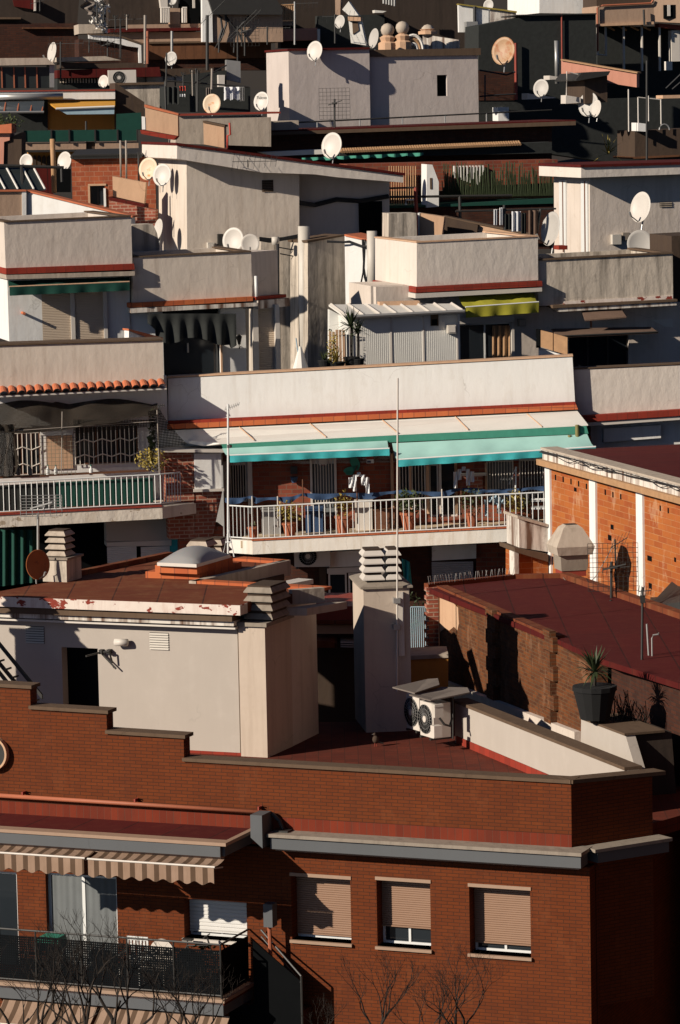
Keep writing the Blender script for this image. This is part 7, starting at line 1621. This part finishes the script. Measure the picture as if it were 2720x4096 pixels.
# masts in the far rows
R(0, 0, 1.568)
def fm(lab, x, y0, y1, D, kind=None, r_=.035, mat='dark_metal', **k):
    F_ = Frame(x, y1, D, 0); ps = []
    if kind == 'yagi': ps = [yagi(F_, x, y0+12, 0, 1.6, 9, .6, .3, .0)]
    if kind == 'steep': ps = [yagi(F_, x, y0+15, 0, 1.5, 9, .5, .5, .8)]
    if kind == 'grid': ps = [gridant(F_, x, y0+30, 0, 1.2, 1.2, 8)]
    return mast(lab, F_, x, y0, y1, 0, r_, mat, parts=ps)
fm('mast with a forked comb aerial above the sunlit stepped parapet', 755, 110, 370, 158, 'yagi')
fm('aerial mast with a small grid beside the stepped parapet', 675, 250, 360, 157, 'grid')
fm('slim mast beside the slanted dish at the far left', 380, 262, 510, 153, 'yagi')
fm('pale double pole left of the grey dish on the brown band', 910, 95, 400, 160, None, .06, 'cable_pale')
fm('rusty pole right of the pale double pole', 926, 195, 400, 159, None, .06, 'copper_pipe')
fm('tall pole behind the grey dish on the brown band', 1078, 195, 330, 161, None, .06, 'galv')
fm('thick dark mast with stacked aerials at the white edged house', 1300, 95, 440, 158, 'steep', .07)
fm('mast with a slanting comb aerial in the upper middle', 1490, 165, 520, 156, 'steep')
fm('grid aerial mast right of the slanting comb aerial', 1535, 170, 350, 156, 'grid')
R(900, 0)
fm('mast with a long horizontal comb aerial before the pediment gable', 437, 10, 280, 156, 'yagi', .04, 'galv')
fm('mast with a wire grid in front of the far white block', 687, 620, 830, 143, 'grid', .04)
fm('small mast with steep aerial left of the pediment gable', 105, 165, 290, 158, 'steep')
fm('twin thin mast left of the small railed balcony', 265, 165, 280, 158, 'yagi')
fm('mast below the dish near the pediment gable', 690, 90, 272, 154, 'yagi', .04)
R(1720, 0)
fm('dark pole in front of the top right bay house', 1360, 380, 1090, 141, None, .045)
R(900, 600)
fm('small aerial stub on the sloping roof edge of the pitched roof house', 143, 60, 110, 125, 'yagi', .02)
# laundry on far roofs
R(0, 0, 1.568); LA = Frame(1400, 600, 145, -8)
lt = T('rooftop_laundry_rack', 'dark rooftop clothes rack and clutter around the large dish', 'clothes rack'); pl(lt, 'back', 'black_cloth', LA, [(1030, 545), (1570, 545), (1570, 712), (1030, 700)], -3, -1); M(LA).ptube([(1030, 505, 0), (1560, 545, 0)], .04).ptube([(1035, 510, -.5), (1040, 690, -.5)], .05).ptube([(1230, 430, 0), (1235, 700, 0)], .04).ptube([(1420, 410, -.5), (1210, 525, .3)], .03).build('rail', 'dark_metal', lt)
for k_, (x0, x1, y0, y1, mt, lab) in enumerate(((1405, 1500, 545, 632, 'white_cloth', 'white sheet hanging right of the large dish'), (1126, 1162, 540, 572, 'red_cloth', 'small red cloth on the far clothes rack'), (1126, 1160, 590, 608, 'white_cloth', 'small white cloth below the red one'), (1292, 1320, 550, 640, 'grey_fabric', 'grey cloth hanging over the large dish'), (1050, 1120, 545, 660, 'black_cloth', 'black clothes on the left of the far rack'), (1505, 1530, 545, 640, 'galv', 'grey trousers hanging beside the white sheet'))):
    m_ = M(LA); m_.grid(lambda a, b_: (lambda p: (p[0], p[1]+.06*math.sin(a*14), p[2]))(LA.P(x0+(x1-x0)*a, y0+(y1-y0)*b_*(1-.15*abs(math.sin(a*7))), .1)), 12, 4); m_.build('hanging_cloth', mt, label=lab, cat='laundry', group='laundry on the far rooftops', smooth=True)
pl(lt, 'pale_post', 'off_white', LA, [(1370, 470), (1410, 470), (1408, 600), (1372, 600)], -2, -1.5); pl(lt, 'screen', 'galv', LA, [(1420, 375), (1508, 385), (1510, 520), (1420, 500)], -3, -2.5)
bx(None, 'low_wall', 'sheet_cream', Frame(1450, 740, 139, -9), 1280, 725, 1640, 762, -.5, 0, label='low white roof wall under the laundry with white pipe stubs', cat='wall')
pl(None if 0 else lt, 'dark_cover', 'black_cloth', LA, [(1150, 470), (1420, 440), (1420, 540), (1150, 545)], -2.5, -2)
# ================= orange brick house left of the pitched house =================
R(0, 600)
obk = T('red_block_house', 'small house of red hollow bricks with a corrugated roof edge and one dark window', 'house'); RBK = Frame(650, 200, 130, 0)
hw = M(RBK).uz(565, 225, 658, 350, 0); wz = M(RBK).uz(455, 45, 978, 600, 0)
M(RBK).wall(wz[0], wz[1], wz[2], wz[3], -.3, 0, [hw]).build('wall', 'red_block', obk)
window(obk, RBK, *hw, rec=.15, mull=1, frame='dark_metal', name='window'); bx(obk, 'window_surround', 'peach_plaster', RBK, 552, 212, 665, 224, 0, .04); bx(obk, 'window_surround', 'peach_plaster', RBK, 552, 224, 565, 345, 0, .04); bx(obk, 'window_surround', 'white_plaster', RBK, 650, 240, 664, 355, 0, .06)
m_ = M(RBK); a = RBK.P(455, 35, .2); b_ = RBK.P(895, 30, .2); n_ = 28
for i in range(n_): u = a[0]+(b_[0]-a[0])*i/n_; m_.tube([(u, -3, a[2]+.1), (u, .25, a[2]-.05)], .09, 6)
m_.build('corrugated_roof', 'dark_metal', obk)
pl(obk, 'beige_parapet', 'peach_plaster', Frame(800, 250, 128, 8), [(705, 165), (915, 205), (905, 335), (708, 290)], -.3, 0)
pl(obk, 'ledge', 'maroon_roof', Frame(800, 250, 128, 8), [(680, 295), (905, 340), (905, 372), (685, 315)], -.5, .3)
pl(obk, 'patched_wall', 'corner_brick', Frame(800, 250, 127.5, 8), [(685, 318), (975, 375), (975, 600), (685, 600)], -.5, 0)
for (x, y0, y1) in ((755, -60, 170), (790, -60, 180), (868, 10, 200)): pipe({755: 'thin pink pole in front of the red block wall, left one', 790: 'thin pink pole beside the left one at the red block wall', 868: 'thin dark pole at the right end of the corrugated roof'}[x], RBK, [(x, y0, .8), (x+3, y1, .8)], .035, 'cable_pale' if x < 800 else 'dark_metal', 'poles by the red block house')
sp2 = T('solar_panels', 'tilted row of dark solar panels on the roof at the left', 'solar panels'); SPF = Frame(140, 200, 124, -8)
for (x0, x1) in ((-120, -45), (-40, 35), (40, 135), (142, 205)):
    M(SPF).slab([(x0, 105, -1.2), (x1, 103, -1.2), (x1+75, 245, .2), (x0+75, 250, .2)], .05).build('panel', 'solar', sp2)
    M(SPF).ptube([(x1+1, 102, -1.15), (x1+78, 246, .28)], .035).build('panel_edge', 'sheet_cream', sp2)
M(SPF).ptube([(-60, 95, -1), (400, 110, -1)], .06).ptube([(135, 100, -1), (140, 255, .1)], .05).ptube([(385, 110, -1), (388, 200, -1)], .05).build('frame_bar', 'dark_metal', sp2)
pipe('pale vent pipe rising behind the solar panels', SPF, [(328, -70, -1.5), (335, 95, -1.5), (340, 270, -1.5)], .09, 'wood')
t, F_ = wal('white_corner_parapet', 'white sunlit rooftop parapet sloping down right behind the left terrace house', 'wall', 300, 350, 120, 18, [('wall', 'white_plaster', [(160, 260), (820, 425), (820, 470), (160, 470)], -.4, 0), ('cap', 'terracotta', [(158, 250), (830, 412), (830, 424), (158, 260)], -.5, .06)])
t, F_ = wal('beige_corner_parapet', 'pale beige parapet at the left edge behind the left terrace house', 'wall', 60, 350, 120, -12, [('wall', 'beige_plaster', [(-60, 262), (140, 262), (142, 460), (-60, 460)], -.4, 0), ('post', 'white_plaster', [(138, 258), (165, 258), (165, 460), (140, 460)], -.4, .05), ('cap', 'terracotta', [(-60, 252), (165, 250), (165, 260), (-60, 262)], -.45, .08)])
t, F_ = wal('dark_shed_wall', 'dark red shed wall with boiler behind the solar panels', 'wall', 300, 200, 127, -8, [('wall', 'maroon_roof', [(150, 110), (330, 110), (335, 300), (200, 300)], -1, 0), ('dark_door', 'black_void', [(350, 120), (445, 120), (445, 265), (350, 265)], -1, 0)])
t, F_ = wal('stained_low_wall', 'stained brown low wall between the left terrace house and the orange doors', 'wall', 910, 550, 117, -15, [('wall', 'grimy_plaster', [(828, 470), (960, 465), (985, 520), (1000, 600), (1000, 720), (828, 720)], -1, 0)])
# ================= middle low walls behind the right terrace =================
R(900, 600)
t, F_ = wal('sunlit_roof_wall', 'low stained beige wall with one sunlit corner behind the right terrace', 'wall', 1300, 500, 122, 10, [('wall', 'peach_plaster', [(1218, 395), (1375, 420), (1355, 575), (1215, 575)], -.4, 0), ('edge', 'white_plaster', [(1208, 395), (1220, 395), (1220, 575), (1210, 575)], -.4, .03)])
t, F_ = wal('grimy_roof_wall', 'square grimy wall behind the red post', 'wall', 1100, 480, 121.5, -12, [('wall', 'grimy_plaster', [(1028, 398), (1200, 395), (1205, 590), (1028, 590)], -1, 0)])
R(1720, 600)
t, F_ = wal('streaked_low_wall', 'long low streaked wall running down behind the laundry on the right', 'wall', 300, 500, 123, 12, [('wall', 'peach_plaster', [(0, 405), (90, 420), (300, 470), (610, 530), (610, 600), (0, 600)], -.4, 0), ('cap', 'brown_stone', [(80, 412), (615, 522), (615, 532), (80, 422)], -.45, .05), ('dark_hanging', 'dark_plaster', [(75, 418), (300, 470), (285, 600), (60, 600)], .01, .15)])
gfn = T('green_floor_terrace', 'dark roof terrace with reed fencing and a green floor between the two pale houses', 'terrace'); R(900, 600); GT = Frame(1400, 300, 133, -9)
R(1720, 600)
pl(gfn, 'back_wall', 'patio_brick', GT, [(-520, 90), (800, 60), (800, 250), (-520, 260)], -3, -1.2); pl(gfn, 'reed_fence', 'dark_wood', GT, [(80, 235), (800, 205), (800, 300), (80, 310)], -.3, -.2)
pl(gfn, 'front_wall', 'dark_brick', GT, [(-520, 375), (800, 335), (800, 620), (-520, 620)], -3, 0); pl(gfn, 'floor', 'green_fabric', GT, [(-520, 350), (0, 345), (800, 300), (800, 335), (-520, 373)], -2.5, .1)
m_ = M(GT)
for i in range(150): p = GT.P(85+4.8*i, 300-.1*i, -.1); m_.tube([p, (p[0]+rnd.uniform(-.08, .08), p[1], p[2]+rnd.uniform(.5, 1.3))], .02, 3)
m_.build('reeds', 'leaf_dark', gfn)
m_ = M(GT)
for i in range(10): x = 150+20*i; m_.bx(x, 100-.3*i, x+9, 175+6*i, -1.15, -1.0)
m_.build('white_blind_strips', 'sheet_cream', gfn); pl(gfn, 'white_cabinet', 'white_plaster', GT, [(-20, 90), (15, 92), (55, 200), (55, 355), (-20, 362)], -.8, .3)
M(GT).bx(0, 175, 12, 245, .301, .32).build('cabinet_window', 'brown_stone', gfn)
R(900, 600); M(GT).ptube([(1195, 235, 1.6), (1205, 575, 1.6)], .07).build('red_post', 'rust_red', gfn); M(GT).ptube([(1030, 240, 1.6), (1195, 235, 1.6)], .04).build('rail', 'dark_metal', gfn); M(GT).ptube([(1030, 295, 1.6), (1800, 285, 1.6)], .05).ptube([(1472, 290, 1.6), (1475, 440, 1.6)], .06).build('rail', 'dark_metal', gfn)
m_ = M(GT)
for i in range(12): m_.ptube([(1030+15*i, 100, -.9), (1030+15*i, 350, -.9)], .02, 4)
m_.build('trellis', 'wood', gfn); M(GT).ptube([(1135, 345, .5), (1135, 312, .5), (1190, 312, .5), (1190, 348, .5)], .04).build('white_bench', 'white_metal', gfn)
R(1720, 600); LDF = Frame(550, 450, 121, -9)
lt = T('clothes_line', 'short clothes line frame with laundry behind the right terrace parapet', 'clothes line'); M(LDF).ptube([(160, 385, 0), (790, 368, 0)], .035).ptube([(465, 345, 0), (470, 500, 0)], .05).ptube([(692, 370, 0), (665, 550, 0)], .05).build('rail', 'dark_metal', lt)
for k_, (x0, x1, y0, y1, mt, lab) in enumerate(((400, 425, 372, 470, 'peach_plaster', 'narrow peach towel at the left of the right hand clothes line'), (436, 460, 362, 470, 'white_cloth', 'narrow white towel next to the peach one'), (468, 512, 400, 500, 'black_cloth', 'dark shirt on the right hand clothes line'), (512, 570, 385, 510, 'white_cloth', 'white sheet in the middle of the right hand clothes line'), (572, 605, 395, 525, 'black_cloth', 'dark trousers right of the white sheet'), (618, 680, 378, 545, 'brown_fabric', 'brown towel at the right of the clothes line'))):
    m_ = M(LDF); m_.grid(lambda a, b_: (lambda p: (p[0], p[1]+.05*math.sin(a*12), p[2]))(LDF.P(x0+(x1-x0)*a, y0+(y1-y0)*b_, .1)), 8, 3); m_.build('hanging_cloth', 'white_cloth' if mt == 'peach_plaster' else mt, label=lab, cat='laundry', group='laundry on the right clothes line', smooth=True)
# red steps by right house, road edge etc
# ================= bare street trees in front =================
def bare_tree(label, x, y, D, h, spread, seed, n0=4, depth=5, r0=.07):
    r_ = random.Random(seed); F_ = Frame(x, y, D, 0); t = T('bare_tree', label, 'tree', 'bare street trees'); tr = M(F_); br = M(F_)
    base = Vector(F_.P(x, y)); g = gz(D); tr.tube([(base.x, 0, g), (base.x+.05, 0, base.z)], r0*1.8, 7, r0)
    def grow(p, dv, L, r, k):
        q = p; pts_ = [p]
        for s_ in range(3):
            dv = (dv+Vector((r_.uniform(-.22, .22), r_.uniform(-.22, .22), r_.uniform(-.05, .18)))).normalized(); q = q+dv*L/3; pts_.append(q)
        br.tube(pts_, r, 5 if r > .02 else 3, r*.6, cap=False)
        if k == 0: return
        for s_ in range(2 if k > 2 else 3):
            a = r_.uniform(.25, .75)*(1 if s_ % 2 else -1); nd = (dv+Vector((a*spread, r_.uniform(-.5, .5)*spread, r_.uniform(-.1, .4)))).normalized()
            grow(q if r_.random() < .6 else pts_[2], nd, L*r_.uniform(.62, .85), r*.6, k-1)
    for i in range(n0): grow(base, Vector((r_.uniform(-1, 1)*spread, r_.uniform(-.5, .5), 1)).normalized(), h*.36, r0*.75, depth)
    tr.build('trunk', 'bark', t); br.build('branches', 'bark', t)
R()
bare_tree('bare tree rising under the middle shuttered window', 868, 2390, 63, 1.35, .7, 3, r0=.035)
bare_tree('bare tree between the middle and right shuttered windows', 985, 2420, 63, 1.35, .7, 8, r0=.03)
bare_tree('largest bare tree spreading below the right shuttered window', 1075, 2420, 62, 1.7, 1.0, 21, 3, 6, .045)
bare_tree('bare tree in front of the striped awnings at the bottom left corner', 60, 2450, 58, 1.9, 1.0, 5, 4, 5, .05)
bare_tree('thick bare tree in front of the dark lower balcony', 250, 2470, 57, 2.4, 1.0, 13, 4, 6, .07)
bare_tree('bare tree left of the brick corner shadow at the bottom', 400, 2460, 58, 1.8, .9, 34, 4, 5, .05)
bare_tree('small bare tree at the bottom under the first shuttered window', 745, 2400, 62, .7, .6, 55, r0=.02)
# street corner at lower right
R(1720, 3000)
t, F_ = wal('street_corner_house', 'shaded neighbouring house corner with ledge at the lower right edge', 'house', 1500, 400, 84, -10, [('wall', 'dark_plaster', [(1415, 195), (1800, 195), (1800, 2200), (1415, 2200)], -3, -.4), ('ledge', 'concrete', [(1450, 412), (1800, 395), (1800, 480), (1450, 490)], -1, .3), ('red_ledge', 'maroon_roof', [(1420, 492), (1800, 482), (1800, 505), (1420, 510)], -1, .35), ('dark_opening', 'black_void', [(1420, 515), (1800, 510), (1800, 900), (1420, 900)], -1, -.3)])
cables('tangled pale and dark cables on the post at the lower right corner', F_, [[(1400, 150, .6), (1408, 350, .6), (1412, 590, .6)], [(1395, 150, .6), (1410, 230, .6), (1404, 400, .6), (1410, 590, .6)], [(1430, 150, .6), (1415, 230, .6), (1410, 590, .6)]], .025, 'cable_pale')
cables('pale cables running along the coping at the lower right corner', F_, [[(1350, 0, .6), (1400, 80, .6), (1440, 130, .6)], [(1380, 140, .6), (1440, 135, .6), (1700, 140, .6)], [(1385, 133, .6), (1470, 132, .6), (1700, 133, .6)]], .03, 'cable_pale')
t = T('bent_flue', 'dark bent flue pipe on the shaded wall at the lower right edge', 'pipe'); M(F_).ptube([(1510, 200, .2), (1505, 250, .2), (1475, 280, .2), (1450, 260, .2), (1455, 340, .2), (1485, 400, .2)], .12, 8).build('pipe', 'dark_metal', t, smooth=True)

# extra thin aerials and flues crowding the far rooftops
R(0, 0, 1.568)
rr2 = random.Random(99)
spots = [(560, 250, 330, 'left of the stepped parapet'), (610, 20, 150, 'beside the torn sheet'), (648, 10, 140, 'right of the bleached shrub'), (722, 98, 185, 'left fork above the grey box'), (795, 92, 188, 'right fork above the grey box'), (1045, 330, 540, 'below the grey dish'), (1150, 455, 560, 'behind the far clothes rack'), (1205, 440, 600, 'right of the red cloth'), (1240, 440, 700, 'at the middle of the clothes rack'), (1330, 430, 560, 'above the large dish'), (1375, 250, 330, 'left of the slanting comb aerial'), (1470, 240, 330, 'behind the slanting comb aerial'), (250, 0, 70, 'at the top left red patch'), (540, 760, 930, 'before the green mesh fence')]
for (x, y0, y1, w_) in spots:
    D0 = 157 if y1 < 400 else 144; F_ = Frame(x, y1, D0, 0); k_ = rr2.choice([None, 'y', 'f'])
    ps = []
    if k_ == 'y': ps = [yagi(F_, x, y0+8, 0, rr2.uniform(.8, 1.4), 7, .4, rr2.uniform(0, 1.2), rr2.uniform(-.2, .5))]
    if k_ == 'f': ps = [lambda t, x=x, y0=y0, F_=F_: M(F_).ptube([(x-12, y0-4, 0), (x-9, y0+14, 0), (x+10, y0+16, 0), (x+13, y0-2, 0)], .03, 4).build('fork', 'dark_metal', t)]
    mast('thin dark pole '+w_, F_, x, y0, y1, 0, rr2.uniform(.025, .045), rr2.choice(['dark_metal', 'dark_metal', 'cable_pale']), parts=ps, x1=x+rr2.uniform(-4, 4))
R(1720, 0)
cables('slack wires crossing the shaded block at the upper right', Frame(600, 300, 156, 0), [[(310, 440, 0), (480, 470, 0), (535, 450, 0)], [(345, 470, 0), (345, 630, 0)], [(310, 605, 0), (430, 595, 0), (540, 590, 0)], [(1480, 555, 6), (1600, 440, 6)], [(1520, 560, 6), (1650, 450, 6)]], .035)
finish_roots()
